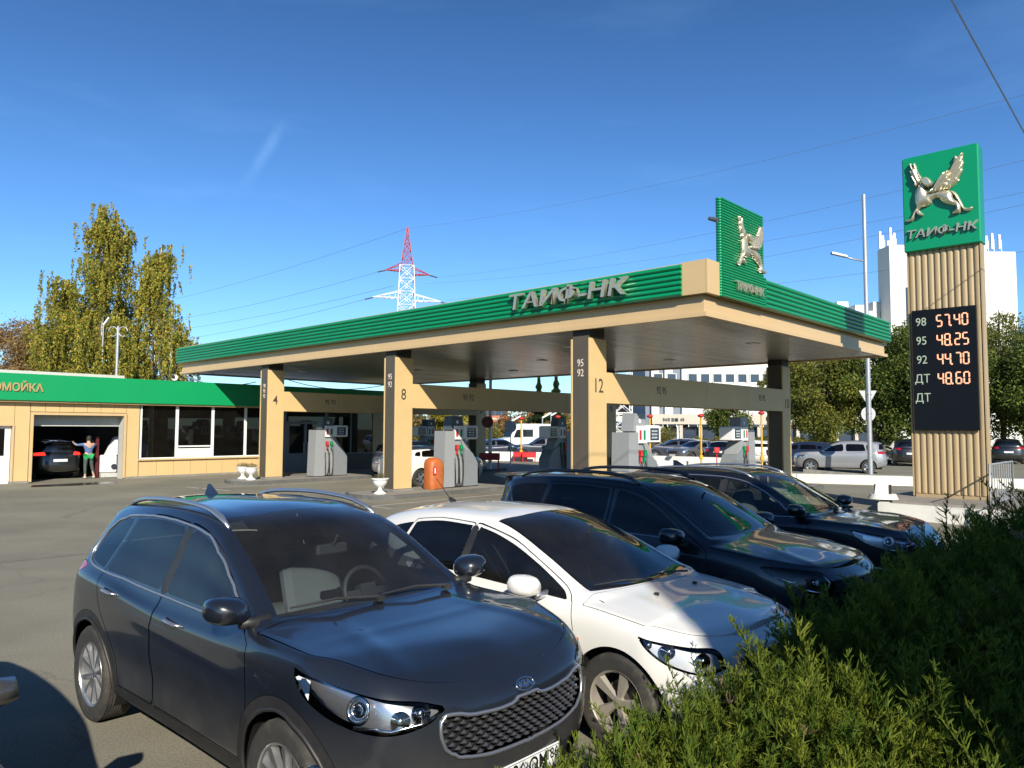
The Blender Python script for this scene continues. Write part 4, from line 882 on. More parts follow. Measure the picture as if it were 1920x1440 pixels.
def emblem(parent, fn, sc_, res=46):
    e = None
    for k, pts in EMB.items():
        P = np.array([GQ(*p) for p in pts]); P = smoothpoly([tuple(p) for p in P], 3) if 'wing' not in k else P
        f = None
        if 'wing' in k:
            d = np.array([.62, .78]) if k != 'left_wing' else np.array([-.35, .93]); nn = np.array([-d[1], d[0]])
            f = lambda x, y, nn=nn: (.020 if k != 'front_wing' else .026)*np.sin((x*nn[0]+y*1.43*nn[1])*2*math.pi/.052)*sc_
        o = relief('emblem' if e is None else k, P, DEP[k]*sc_, MT['gold'], e or parent, fn, res, .09 if 'wing' in k else .11, f)
        if e is None: e = o
    return e
emblem(can, lambda u, v, h: (1.05+u*1.75, -.20-h*.9, 5.42+v*1.92), .9, 40)
textobj('sign_lettering', 'ТАИФ-НК', .28, .03, MT['gold'], can, (1.75, -.235, 5.52), (1, 0, 0), (0, 0, 1), (0, -1, 0), sx=1.15, bold=.004)
textobj('sign_lettering', 'ТАИФ-НК', .56, .06, MT['gold'], can, (-.29, 3.87, 5.58), (0, -1, 0), (0, 0, 1), (-1, 0, 0), sx=1.50, bold=.007, shear=.12)
part('camera_arm', MT['greydark'], can, lambda b: (b.cyl((.50, -.1, 6.95), (.24, -.1, 6.98), .022), b.cyl((.26, -.20, 6.90), (.26, .02, 6.99), .055, .045)), auto=40)
for i, (bb, aa) in enumerate(((3.2, 6.5), (3.2, 14.5), (3.2, 22), (9.2, 6.5), (9.2, 14.5), (9.2, 22), (6.2, 1.8), (6.2, 10.2), (6.2, 17.6))):
    part('downlight', MT['white'], can, lambda b: b.box(bb-.16, bb+.16, aa-.16, aa+.16, S_-.025, S_+.005, .01))
# pillars and portal beams
PB = ((.068, .79), (11.75, 12.434)); PA = (3.285, 11.203, 19.442)
NUM = {(0, 0): '12', (0, 1): '10', (1, 0): '8', (1, 1): '6', (2, 0): '4', (2, 1): '2'}
for ia, a0 in enumerate(PA):
    for ib, (b0, b1) in enumerate(PB):
        pl = part('pillar', MT['brown'], can, lambda b: b.box(b0+.015, b1-.015, a0+.06, a0+.56, .12, 4.56))
        for y0, y1 in ((a0, a0+.055), (a0+.565, a0+.62)): part('cheek_panel', MT['beige'], pl, lambda b: b.box(b0, b1, y0, y1, .20, 4.50, .006))
        part('pillar_collar', MT['collar'], pl, lambda b: b.box(b0+.04, b1-.04, a0+.04, a0+.58, 4.565, S_-.002))
        part('pillar_foot', MT['concrete'], pl, lambda b: b.box(b0-.03, b1+.03, a0-.03, a0+.65, .12, .19, .01))
        t = NUM[(ia, ib)]; textobj('bay_number', t, .52, .004, MT['numeral'], pl, ((b0+b1)/2-(.0 if len(t) > 1 else .02), a0-.002, 3.27 if ib == 0 else 3.12), (1, 0, 0), (0, 0, 1), (0, -1, 0), sx=.85, bold=.001)
        if ib == 0:
            for k, q in enumerate(('95', '92') if ia < 2 else ('98', '95', '92')):
                s = .27 if ia < 2 else .22
                textobj('fuel_grade', q, s, .003, MT['numwhite'], pl, (b0+.012, a0+.31, 3.86-k*s*.95), (0, -1, 0), (0, 0, 1), (-1, 0, 0), sx=.8)
    bm_ = part('portal_beam', MT['brown'], can, lambda b: b.box(PB[0][1]+.01, PB[1][0]-.01, a0+.06, a0+.56, 2.87, 3.63))
    xs = [PB[0][1], 3.4, 6.1, 8.9, PB[1][0]]
    for q in range(4):
        for y0, y1 in ((a0, a0+.055), (a0+.565, a0+.62)): part('beam_panel', MT['beige'], bm_, lambda b: b.box(xs[q]+.004, xs[q+1]-.004, y0, y1, 2.845, 3.65, .004))
    for xx, q in ((2.2+ia*.0, '92 95' if ia == 0 else '95 92'), (10.0, '95 92')):
        xx = {0: 3.45, 1: 3.35, 2: 3.0}[ia] if xx < 5 else xx
        textobj('fuel_grade', q, .30, .003, MT['numeral'], bm_, (xx, a0-.002, 3.27), (1, 0, 0), (0, 0, 1), (0, -1, 0), sx=.78)
# ------------------------------------------------------------------ pump islands
def island(label, b0, b1, a0, a1, h=.12):
    n = 10; w = (a1-a0)/2; cx0, cx1, cy = b0+w*.55, b1-w*.4, (a0+a1)/2; P = []
    for k in range(n+1): t = math.pi/2+math.pi*k/n; P.append((cx0+math.cos(t)*w*.55, cy+math.sin(t)*w))
    for k in range(n+1): t = -math.pi/2+math.pi*k/n; P.append((cx1+math.cos(t)*w*.4, cy+math.sin(t)*w))
    r = thing('pump_island', label, 'pump island', st(0, 0), TH, 'raised pump islands under the canopy')
    part('kerb', MT['kerbdark'], r, lambda b: b.prism(P, 0, h)); Q = [(cx0+(x-cx0)*.94, cy+(y-cy)*.86) for x, y in P]; part('paving', MT['conctop'], r, lambda b: b.prism(Q, h+.001, h+.006))
    return r
ISL = [('pump island with white flower urn and orange cover, under pillar 8', -1.4, 5.4, 10.15, 12.35), ('pump island under pillar 4, nearest the shop door', -1.4, 5.2, 18.5, 20.6), ('pump island under pillar 12, mostly hidden behind the parked black SUV', -1.4, 5.4, 2.3, 4.5),
       ('pump island at far pillar 10, beside the yellow posts', 7.6, 13.4, 2.3, 4.5), ('pump island at far pillar 6, seen through the gap', 7.6, 13.4, 10.15, 12.35), ('pump island at far pillar 2', 7.6, 13.4, 18.5, 20.6)]
for q in ISL: island(*q)
def arcpts(p0, p1, sag, n=9):
    p0, p1 = Vector(p0), Vector(p1); return [p0.lerp(p1, t)+Vector((0, 0, -sag*4*t*(1-t))) for t in np.linspace(0, 1, n)]
def make_pump(label, b, a, rot=0, lite=False):
    r = thing('fuel_pump', label, 'fuel pump', st(b, a, .126), TH+rot, 'fuel dispensers on the islands')
    part('side_column', MT['greylight'], r, lambda q: (q.prism([(0, 0), (.50, 0), (.50, 1.96), (.06, 1.96)], -.28, .28, 'xz')), auto=40)
    part('hose_bay', MT['greylight'], r, lambda q: q.box(.50, .96, -.18, .18, .05, 1.98))
    part('lower_cabinet', MT['grey'], r, lambda q: q.prism([(.96, 0), (1.62, 0), (1.62, .82), (1.38, 1.18), (.96, 1.36)], -.28, .28, 'xz'), auto=40)
    part('sloping_cover', MT['greylight'], r, lambda q: q.prism([(.962, 1.37), (1.36, 1.2), (1.06, 1.62), (.70, 1.98), (.52, 1.98), (.8, 1.7)], -.24, .24, 'xz'), auto=40)
    hd = part('head', MT['greydark'] if not lite else MT['greylight'], r, lambda q: q.prism([(.36, 1.99), (1.02, 1.99), (.92, 2.48), (.46, 2.48)], -.2, .2, 'xz'), auto=40)
    for sg in (-1, 1): part('head_emblem', MT['white'], hd, lambda q: q.cyl((.69, sg*.195, 2.27), (.69, sg*.206, 2.27), .06, n=14))
    dp = part('display', MT['white'], r, lambda q: q.box(.98, 1.66, -.27, .27, 1.66, 2.16, .035), auto=40)
    for sg in (-1, 1):
        sc1 = part('display_screen', MT['screen'], dp, lambda q: q.box(1.10, 1.54, min(sg*.265, sg*.275), max(sg*.265, sg*.275), 1.74, 2.08))
        for k in range(3): part('readout', MT['lcd'], sc1, lambda q: [q.box(1.17+i*.075, 1.22+i*.075, min(sg*.275, sg*.279), max(sg*.275, sg*.279), 1.79+k*.09, 1.84+k*.09) for i in range(4)])['kind'] = 'stuff'
        part('grade_panel', MT['white'], r, lambda q: q.box(.52, .95, min(sg*.185, sg*.26), max(sg*.185, sg*.26), 1.66, 2.14, .01))
        for x, m_, t in ((.63, 'red', 0), (.83, 'greennozzle', 0)):
            part('grade_strip', MT[m_], r, lambda q: q.box(x-.05, x+.05, min(sg*.262, sg*.266), max(sg*.262, sg*.266), 1.76, 2.02))
            nz = part('nozzle', MT[m_], r, lambda q: (q.box(x-.045, x+.045, min(sg*.19, sg*.32), max(sg*.19, sg*.32), 1.30, 1.48, .015), q.cyl((x, sg*.26, 1.32), (x, sg*.24, 1.12), .035, .022)), auto=40)
            part('nozzle_spout', MT['galv'], nz, lambda q: q.cyl((x, sg*.22, 1.16), (x, sg*.2, .98), .014))
            part('hose', MT['hose'], r, lambda q: q.tube([(x+.04, sg*.25, 1.18), (x+.06, sg*.31, .9), (x+.05, sg*.33, .4), (x+.0, sg*.33, .1), (x-.05, sg*.32, .05), (x-.09, sg*.30, .18), (x-.08, sg*.28, .6), (x-.07, sg*.22, 1.0)], .019, 7), True)
    part('plinth', MT['collar'], r, lambda q: q.box(-.03, 1.65, -.3, .3, -.004, .03))
    return r
make_pump('grey fuel dispenser beside the orange cover, in front of pillar 8', 2.08, 11.35)
make_pump('grey fuel dispenser by pillar 4, in front of the shop doors', 2.15, 19.55)
make_pump('fuel dispenser with sunlit white display just right of pillar 12', 1.58, 3.45, 0, True)
make_pump('silver fuel dispenser left of pillar 10, under the far end of the beam', 10.15, 3.9, math.pi, True)
make_pump('dark backlit fuel dispenser seen between pillar 8 and the nearer grey dispenser', 4.75, 19.55+.15, math.pi) if False else None
make_pump('backlit fuel dispenser just left of pillar 12, on the far island', 9.7, 11.7, math.pi)
make_pump('dark fuel dispenser visible behind the one at pillar 8', 9.6, 19.9, math.pi)
# ------------------------------------------------------------------ urns, cover
LEAF = leafmat('leaf')
def sprigs(parent, name, c, rad, h, n, cols, size=.03):
    V = []; F = []; Tn = []
    for i in range(n):
        t = random.random()*6.283; q = math.sqrt(random.random())*rad; z = random.random()*h*(1-.4*q/rad); p = Vector((c[0]+math.cos(t)*q, c[1]+math.sin(t)*q, c[2]+z))
        d = Vector((random.gauss(0, 1), random.gauss(0, 1), random.gauss(0, .8)+.5)).normalized()*size*random.uniform(.6, 1.4); e = d.cross(Vector((random.random(), random.random(), 1))).normalized()*size*.45
        k = len(V); V += [p-e, p+d*.5-e*.2+e*.9, p+d, p+e*.2+d*.4-e*1.2]; F.append((k, k+1, k+2, k+3)); cc = random.choice(cols); f = random.uniform(.7, 1.3); Tn += [[x*f for x in cc]]*4
    return tag(meshobj(name, [tuple(v) for v in V], F, LEAF, parent, tint=np.array(Tn)), kind=None)
def urn(label, b, a, z, s=1.0, white=True):
    r = thing('flower_urn', label, 'flower urn', st(b, a, z), TH, 'white pedestal flower urns')
    prof = [(.0, 0), (.19, 0), (.20, .03), (.15, .06), (.075, .11), (.055, .17), (.075, .21), (.15, .25), (.21, .33), (.235, .42), (.235, .445), (.27, .455), (.275, .49), (.25, .495), (.22, .47), (0, .45)]
    part('bowl', MT['white'], r, lambda q: q.lathe([(x*s, y*s) for x, y in prof], 28), True)
    part('soil', MT['concrete'], r, lambda q: q.cyl((0, 0, .44*s), (0, 0, .465*s), .22*s, n=20))
    sprigs(r, 'plants', (0, 0, .45*s), .24*s, .22*s, 420, [(.10, .12, .03), (.16, .15, .05), (.06, .09, .025), (.22, .16, .10), (.3, .27, .2)], .035)
    return r
urn('white pedestal urn with drying flowers on the island beside pillar 8', -.80, 10.8, .126)
urn('white pedestal urn with flowers on the island beside pillar 4', -.62, 19.35, .126)
urn('white urn half hidden behind the one at pillar 4', -.55, 20.15, .126)
cv = thing('orange_cover', 'orange tarpaulin cover with a small white label standing beside pillar 8 on the island', 'cover', st(1.70, 11.15, .126), TH)
def bag(b):
    n = 24; prof = [(.97, 0), (1.02, .05), (1.0, .25), (1.0, .55), (.98, .8), (.86, .93), (.5, 1.0), (0, 1.02)]; V = []
    for f, h in prof:
        for k in range(n):
            t = 2*math.pi*k/n; w = 1+.035*math.sin(5*t+h*9)+.02*math.sin(11*t-h*14); c, s = math.cos(t), math.sin(t)
            V.append((math.copysign(abs(c)**.6, c)*.32*f*w, math.copysign(abs(s)**.6, s)*.26*f*w, h*1.03+.02*math.sin(3*t)))
    b.add(V, [(i*n+k, i*n+(k+1) % n, (i+1)*n+(k+1) % n, (i+1)*n+k) for i in range(len(prof)-1) for k in range(n)])
part('fabric', MT['orange'], cv, bag, True); lb = part('label_patch', MT['red'], cv, lambda b: b.box(-.26, -.12, -.292, -.286, .50, .76)); part('label_print', MT['white'], lb, lambda b: b.box(-.215, -.165, -.296, -.2921, .54, .72))
# ------------------------------------------------------------------ shop and car wash
SHA = 24.0
SK_, SHB = 1.0435, .654
def SH(b, d, z=.1): return st(b*SK_+SHB, 25.4+d*SK_, z*SK_-.09)
shop = thing('shop_building', 'long low beige shop and car wash building with flat green fascia and dark windows', 'building', SH(0, 0, 0), TH)
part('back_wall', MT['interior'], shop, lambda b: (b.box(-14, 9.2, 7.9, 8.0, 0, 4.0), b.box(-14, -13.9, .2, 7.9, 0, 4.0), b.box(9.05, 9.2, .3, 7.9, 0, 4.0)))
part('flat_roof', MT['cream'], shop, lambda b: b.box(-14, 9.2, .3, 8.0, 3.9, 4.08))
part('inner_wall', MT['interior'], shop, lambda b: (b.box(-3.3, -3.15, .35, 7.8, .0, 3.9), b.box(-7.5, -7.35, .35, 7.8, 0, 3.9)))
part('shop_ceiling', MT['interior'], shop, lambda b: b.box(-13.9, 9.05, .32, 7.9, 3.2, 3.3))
part('shop_floor', MT['concrete'], shop, lambda b: b.box(-13.9, 9.05, .0, 7.9, .004, .02))
part('green_fascia', MT['greenflat'], shop, lambda b: b.box(-14, 9.3, -.30, .3, 3.14, 4.13, .01))
part('fascia_capping', MT['cream'], shop, lambda b: b.box(-14, -3.85, -.25, .35, 4.132, 4.24))
part('fascia_soffit', MT['beige'], shop, lambda b: b.box(-14, 9.25, -.22, .28, 3.08, 3.135))
tx = textobj('sign_lettering', 'АВТОМОЙКА', .40, .02, MT['goldtext'], shop, (-6.72, -.325, 3.60), (1, 0, 0), (0, 0, 1), (0, -1, 0), sx=.88, bold=.008, align='RIGHT')
part('wall_plinth', MT['concrete'], shop, lambda b: (b.box(-3.66, 3.3, -.03, .2, 0, .16), b.box(-7.62, -7.02, -.08, .2, 0, .16)))
# cladding: one panel at a time, joints left open over a dark backing
part('wall_backing', MT['brown'], shop, lambda b: (b.box(-3.64, 3.3, .05, .25, .1, .84), b.box(-3.64, -3.12, .05, .25, .84, 3.08), b.box(-7.9, -3.64, .05, .25, 2.72, 3.08), b.box(-7.5, -7.02, .05, .25, .1, 2.72), b.box(-14, -7.5, .05, .25, 2.25, 3.08)))
def panel(x0, x1, z0, z1): return part('cladding_panel', MT['beige'], shop, lambda b: b.box(x0+.006, x1-.006, 0, .05, z0, z1, .004))
xs = [-3.90, -3.10]; panel(-3.63, -3.12, .16, 3.07)
for i in range(9): panel(-3.10+i*.71, -3.10+(i+1)*.71, .16, .80)
for i in range(7): panel(-7.02+i*.484, -7.02+(i+1)*.484, 2.74, 3.07)
panel(-7.52, -7.03, .16, 3.07)
for i in range(9): panel(-7.52-(i+1)*.71, -7.52-i*.71, 2.25, 3.07)
part('corner_column', MT['beige'], shop, lambda b: b.box(8.6, 9.24, -.02, .3, .05, 3.07))
part('bay_surround', MT['beigefascia'], shop, lambda b: (b.box(-7.02, -6.92, -.06, .02, .12, 2.72), b.box(-3.74, -3.64, -.06, .02, .12, 2.72), b.box(-6.92, -3.74, -.06, .02, 2.62, 2.72)))
part('bay_reveal', MT['cream'], shop, lambda b: (b.box(-6.96, -6.92, .02, .9, .0, 2.62), b.box(-3.74, -3.70, .02, .5, .0, 2.62), b.box(-6.92, -3.74, .02, .25, 2.63, 2.68), b.box(-6.92, -3.74, .5, .58, 2.2, 2.62)))
lh = part('left_hall_door', MT['white'], shop, lambda b: (b.box(-9.6, -7.6, .12, .17, .05, 1.1), b.box(-7.78, -7.6, .12, .17, 1.1, 2.2), b.box(-9.6, -7.78, .12, .17, 2.1, 2.2)))
part('pane', MT['glassdark'], lh, lambda b: b.box(-9.6, -7.78, .14, .15, 1.1, 2.1))
part('door_reveal', MT['beigefascia'], shop, lambda b: (b.box(-7.58, -7.52, -.04, .2, .1, 2.25), b.box(-10, -7.58, -.04, .2, 2.2, 2.26)))
part('window_sill', MT['beigefascia'], shop, lambda b: b.box(-3.14, 3.3, -.10, .06, .80, .86))
wn = [(-3.05, -1.62), (-1.56, -.06), (0, 1.47), (1.53, 3.2)]
for k, (x0, x1) in enumerate(wn):
    def fr(b): b.box(x0-.03, x0+.03, .0, .09, .86, 3.07); b.box(x0+.03, x1, 0, .09, .862, .91); b.box(x1-.03, x1+.03, .002, .088, .912, 3.069)
    f = part('window_frame', MT['white'], shop, fr)
    z0 = .91
    if k == 1:
        part('transom', MT['white'], f, lambda b: (b.box(x0+.03, x1-.03, -.01, .09, 1.22, 1.27), b.box(x0+.03, x1-.03, -.012, .09, 1.33, 1.39))); nb = part('notice_board', MT['white'], f, lambda b: b.box(x0+.04, x1-.04, -.02, .02, .92, 1.21)); z0 = 1.39
        part('notice_print', MT['lcd'], nb, lambda b: [b.box(x0+.12, x0+.12+L_, -.024, -.0205, .97+i*.05, .985+i*.05) for i, L_ in enumerate((1.1, .9, 1.15, .7))])['kind'] = 'stuff'
    part('pane', MT['winglass'], f, lambda b: b.box(x0+.03, x1-.03, .035, .045, z0, 3.07))
dr_ = part('shop_door', MT['grey'], shop, lambda b: (b.box(3.42, 3.56, .0, .1, .05, 3.07), b.box(5.70, 5.80, 0, .1, .05, 3.07), b.box(3.56, 5.70, .0, .1, 2.35, 2.48), b.box(3.56, 5.70, .02, .08, .05, .95), b.box(4.55, 4.68, .01, .09, .95, 2.35), b.box(3.56, 3.72, .01, .09, .95, 2.35), b.box(5.52, 5.70, .01, .09, .95, 2.35)))
for x0, x1 in ((3.72, 4.55), (4.68, 5.52)): part('door_pane', MT['winglass'], dr_, lambda b: b.box(x0, x1, .045, .055, .95, 2.35))
for x in (4.50, 4.72): part('door_handle', MT['galv'], dr_, lambda b: b.cyl((x, -.04, .95), (x, -.04, 1.45), .018))
part('transom_pane', MT['winglass'], dr_, lambda b: b.box(3.56, 5.70, .045, .055, 2.48, 3.07))
f = part('window_frame', MT['grey'], shop, lambda b: (b.box(5.82, 8.6, 0, .09, .86, .91), b.box(7.2, 7.26, 0, .09, .91, 3.07), b.box(5.80, 5.86, 0, .09, .91, 3.07)))
part('pane', MT['winglass'], f, lambda b: b.box(5.86, 8.6, .035, .045, .91, 3.07))
part('wall_base', MT['brown'], shop, lambda b: (b.box(5.8, 8.6, 0, .2, .05, .86)))
for x, y, z in ((-5.9, 3.0, 2.55), (-4.75, 5.0, 2.52), (-4.1, 5.0, 2.52)): part('tube_lamp', MT['tube'], shop, lambda b: b.box(x-.32, x+.32, y-.03, y+.03, z, z+.05))
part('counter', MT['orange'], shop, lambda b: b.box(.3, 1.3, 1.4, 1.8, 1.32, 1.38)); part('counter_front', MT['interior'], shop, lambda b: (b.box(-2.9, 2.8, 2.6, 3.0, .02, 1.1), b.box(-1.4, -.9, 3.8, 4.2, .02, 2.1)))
for ch in list(shop.children_recursive): ch.data.transform(Matrix.Scale(SK_, 4))
wl = thing('wash_gear', 'white cleaning machine against the right wall inside the wash bay', 'machine', SH(-3.88, 1.5), TH)
part('tank', MT['white'], wl, lambda b: (b.box(-.28, .40, -.3, .35, .18, .95, .05), b.prism([(.0, .95), (.42, .95), (.42, 1.75), (.34, 1.7)], -.2, .2, 'xz')), auto=40); part('hose_reel', MT['paint_blue'], wl, lambda b: b.cyl((.25, -.34, .45), (.25, -.30, .45), .12)); part('trolley_base', MT['cream'], wl, lambda b: b.box(-.25, .4, -.3, .3, .0, .18))
MT['darkred'] = mat('dark red steel', (.10, .008, .01), .5)
tag(part('wash_post', MT['darkred'], None, lambda b: (b.box(-.06, .06, -.06, .06, 0, 1.75), b.box(-.12, .12, -.12, .12, 0, .02))), 'dark red upright post inside the wash bay, right of the washer', 'post').location = SH(-4.28, 1.3)
bpy.data.objects['wash_post'].rotation_euler.z = TH
ls = thing('loudspeaker', 'round white horn loudspeaker on the edge of the green shop fascia', 'loudspeaker', SH(-1.92, -.15, 4.13), TH)
part('horn', MT['white'], ls, lambda b: b.lathe([(.0, .0), (.05, 0), (.07, -.12), (.15, -.2), (.155, -.21)], 18, (0, 0, .16), 'y'), True); part('driver', MT['collar'], ls, lambda b: (b.cyl((0, -.19, .16), (0, -.08, .16), .05), b.cyl((0, 0, 0), (0, .0, .12), .015)))
# ------------------------------------------------------------------ price totem
PB_, PAc, PZ = 6.9, -3.185, .42
pt = thing('price_totem', 'tall beige fluted totem with green emblem head and black fuel price board', 'sign', st(PB_, PAc, PZ), TH)
W2 = .87
part('core', MT['totem'], pt, lambda b: b.box(0, .30, -W2+.02, W2-.02, .08, 6.56))
part('totem_foot', MT['totem'], pt, lambda b: b.box(-.03, .33, -W2+.06, W2-.06, .0, .08))
nf = 11; fw = (2*W2-.06)/nf
for i in range(nf):
    y0 = -W2+.03+i*fw; n = 8; V = []
    for z in (.10, 6.54):
        for k in range(n+1): t = k/n; V.append((-.010-.026*math.sin(math.pi*t)**.6, y0+.012+(fw-.024)*t, z))
        V += [(.01, y0+fw-.012, z), (.01, y0+.012, z)]
    k = n+3; part('flute', MT['totem'], pt, lambda b: b.add(V, [(j, (j+1) % k, (j+1) % k+k, j+k) for j in range(k)]+[tuple(range(k)), tuple(range(2*k-1, k-1, -1))]), auto=40)
part('edge_strip', MT['totem'], pt, lambda b: (b.box(-.05, .31, W2-.03, W2+.0, .02, 6.56), b.box(-.05, .31, -W2, -W2+.03, .02, 6.56)))
hd = part('emblem_head', MT['green'], pt, lambda b: b.box(-.16, .36, -W2-.03, W2+.03, 6.54, 9.13, .03))
emblem(hd, lambda u, v, h: (-.165-h, W2-.02-u*(2*W2-.04), 6.54+v*2.59), 1.15, 84)
textobj('sign_lettering', 'ТАИФ-НК', .30, .035, MT['gold'], hd, (-.20, .0, 6.98), (0, -1, 0), (0, 0, 1), (-1, 0, 0), sx=1.20, bold=.004, shear=.12)
pb = part('price_board', MT['board'], pt, lambda b: b.box(-.13, -.06, -.73, .77, 1.75, 4.95, .008))
SEG = {'0': 'abcdef', '1': 'bc', '2': 'abged', '3': 'abgcd', '4': 'fgbc', '5': 'afgcd', '6': 'afgcde', '7': 'abc', '8': 'abcdefg'}
def seg(b, ch, y, z, w, h, t):
    S = dict(a=(0, h, w, h), g=(0, h/2, w, h/2), d=(0, 0, w, 0), f=(0, h/2, 0, h), b=(w, h/2, w, h), e=(0, 0, 0, h/2), c=(w, 0, w, h/2))
    for k in SEG[ch]:
        u0, v0, u1, v1 = S[k]; g = t*.35
        if u0 == u1: b.box(-.138, -.131, y-u0-t/2, y-u0+t/2, z+v0+g, z+v1-g)
        else: b.box(-.138, -.131, y-u1+g, y-u0-g, z+v0-t/2, z+v1+t/2)
for i, (g, p) in enumerate((('98', '57.40'), ('95', '48.25'), ('92', '44.70'), ('ДТ', '48.60'), ('ДТ', ''))):
    z = 4.52-i*.505
    textobj('fuel_label', g, .31, .003, MT['ledlabel'], pb, (-.134, .545, z+.10), (0, -1, 0), (0, 0, 1), (-1, 0, 0), sx=.85)
    y = .17
    for ch in p:
        if ch == '.': part('decimal_point', MT['led'], pb, lambda b: b.box(-.138, -.131, y+.015, y+.055, z-.06, z-.02)); y -= .055; continue
        part('price_digit', MT['led'], pb, lambda b: seg(b, ch, y, z-.045, .115, .29, .032))['kind'] = 'stuff'; y -= .178
pad = thing('totem_plinth', 'white painted concrete kerb block round the foot of the price totem', 'plinth', st(4.6, -3.4), TH)
part('block', MT['whitepaint'], pad, lambda b: b.prism([(0, -2.2), (4.5, -2.4), (4.5, 1.75), (2.6, 1.9), (.2, 1.35)], 0, .36)); part('top_paving', MT['conctop'], pad, lambda b: b.prism([(.35, -2.0), (4.3, -2.2), (4.3, 1.55), (2.7, 1.65), (.5, 1.1)], .361, .42))
rl = thing('pipe_railing', 'short grey metal railing standing in front of the price totem', 'railing', st(4.3, -4.55, .0), TH)
def rail(b):
    L_ = 2.6; b.tube([(0, 0, .1), (0, 0, 1.42), (L_, 0, 1.42), (L_, 0, .36)], .022, 6)
rd_ = part('frame', MT['galv'], rl, rail, True)
part('lower_rail', MT['galv'], rl, lambda b: b.cyl((0, 0, .55), (2.6, 0, .55), .016, n=6))
for i in range(9): part('baluster', MT['galv'], rl, lambda b: b.cyl((.26+i*.26, 0, .55), (.26+i*.26, 0, 1.41), .010, n=6))
fl_ = thing('floodlight', 'small white floodlight on a low round base at the foot of the totem', 'floodlight', st(5.55, -1.95, .42), TH)
part('base', MT['whitepaint'], fl_, lambda b: b.cyl((0, 0, 0), (0, 0, .12), .36, .30, 20), auto=40); part('lamp_body', MT['white'], fl_, lambda b: (b.prism([(-.2, .12), (.16, .12), (.05, .42), (-.05, .46)], -.14, .14, 'xz')), auto=40); part('bracket', MT['collar'], fl_, lambda b: (b.box(-.03, .03, -.2, -.16, .12, .36), b.box(-.03, .03, .16, .2, .12, .36)))
# ------------------------------------------------------------------ ground
def asphalt(name, c, c2, sc_=.35):
    m, t, p = newmat(name); n = t.nodes; l = t.links.new; tc = n.new('ShaderNodeTexCoord')
    a = n.new('ShaderNodeTexNoise'); a.inputs['Scale'].default_value = sc_; a.inputs['Detail'].default_value = 9; a.inputs['Roughness'].default_value = .62; l(tc.outputs['Object'], a.inputs['Vector'])
    r = n.new('ShaderNodeValToRGB'); r.color_ramp.elements[0].position = .32; r.color_ramp.elements[0].color = (*c2, 1); r.color_ramp.elements[1].position = .68; r.color_ramp.elements[1].color = (*c, 1); l(a.outputs[0], r.inputs[0])
    b = n.new('ShaderNodeTexNoise'); b.inputs['Scale'].default_value = 60; b.inputs['Detail'].default_value = 4; l(tc.outputs['Object'], b.inputs['Vector'])
    mr = n.new('ShaderNodeMapRange'); mr.inputs[1].default_value = .3; mr.inputs[2].default_value = .7; mr.inputs[3].default_value = .72; mr.inputs[4].default_value = 1.25; l(b.outputs[0], mr.inputs[0])
    mu = n.new('ShaderNodeMix'); mu.data_type = 'RGBA'; mu.blend_type = 'MULTIPLY'; mu.inputs['Factor'].default_value = 1; l(r.outputs[0], mu.inputs['A']); l(mr.outputs[0], mu.inputs['B'])
    # cracks and tyre stains
    mp = n.new('ShaderNodeMapping'); mp.inputs['Rotation'].default_value = (0, 0, .75); mp.inputs['Scale'].default_value = (.12, 1.1, 1); l(tc.outputs['Object'], mp.inputs['Vector'])
    s = n.new('ShaderNodeTexNoise'); s.inputs['Scale'].default_value = .8; s.inputs['Detail'].default_value = 6; l(mp.outputs[0], s.inputs['Vector'])
    sr = n.new('ShaderNodeMapRange'); sr.inputs[1].default_value = .55; sr.inputs[2].default_value = .8; sr.inputs[4].default_value = .45; l(s.outputs[0], sr.inputs[0])
    m2 = n.new('ShaderNodeMix'); m2.data_type = 'RGBA'; m2.inputs['B'].default_value = (c2[0]*.6, c2[1]*.6, c2[2]*.6, 1); l(mu.outputs['Result'], m2.inputs['A']); l(sr.outputs[0], m2.inputs['Factor'])
    v = n.new('ShaderNodeTexVoronoi'); v.feature = 'DISTANCE_TO_EDGE'; v.inputs['Scale'].default_value = .32
    wv = n.new('ShaderNodeVectorMath'); wv.operation = 'MULTIPLY_ADD'; l(a.outputs[1], wv.inputs[0]); wv.inputs[1].default_value = (2.2, 2.2, 0); l(tc.outputs['Object'], wv.inputs[2]); l(wv.outputs[0], v.inputs['Vector'])
    vr = n.new('ShaderNodeMapRange'); vr.inputs[1].default_value = 0; vr.inputs[2].default_value = .006; vr.inputs[3].default_value = .3; vr.inputs[4].default_value = 0; l(v.outputs[0], vr.inputs[0])
    m3 = n.new('ShaderNodeMix'); m3.data_type = 'RGBA'; m3.inputs['B'].default_value = (.05, .048, .042, 1); l(m2.outputs['Result'], m3.inputs['A']); l(vr.outputs[0], m3.inputs['Factor'])
    l(m3.outputs['Result'], p.inputs['Base Color']); p.inputs['Roughness'].default_value = .88; p.inputs['Specular IOR Level'].default_value = .35
    bp = n.new('ShaderNodeBump'); bp.inputs['Strength'].default_value = .35; bp.inputs['Distance'].default_value = .006; l(b.outputs[0], bp.inputs['Height']); l(bp.outputs[0], p.inputs['Normal'])
    return m
MT['asphalt'] = asphalt('worn asphalt', (.25, .233, .178), (.17, .158, .124))
MT['road'] = asphalt('road asphalt', (.14, .135, .12), (.10, .098, .088))
MT['grass'] = mat('autumn grass', (.085, .075, .025), .95, noise=.5, scale=3, dirt=.6, dirtc=(.16, .10, .035), bump=.5, bscale=20)
MT['mark'] = mat('worn white marking', (.42, .41, .36), .8, noise=.3, scale=6, dirt=.9, dirtc=(.19, .18, .15))
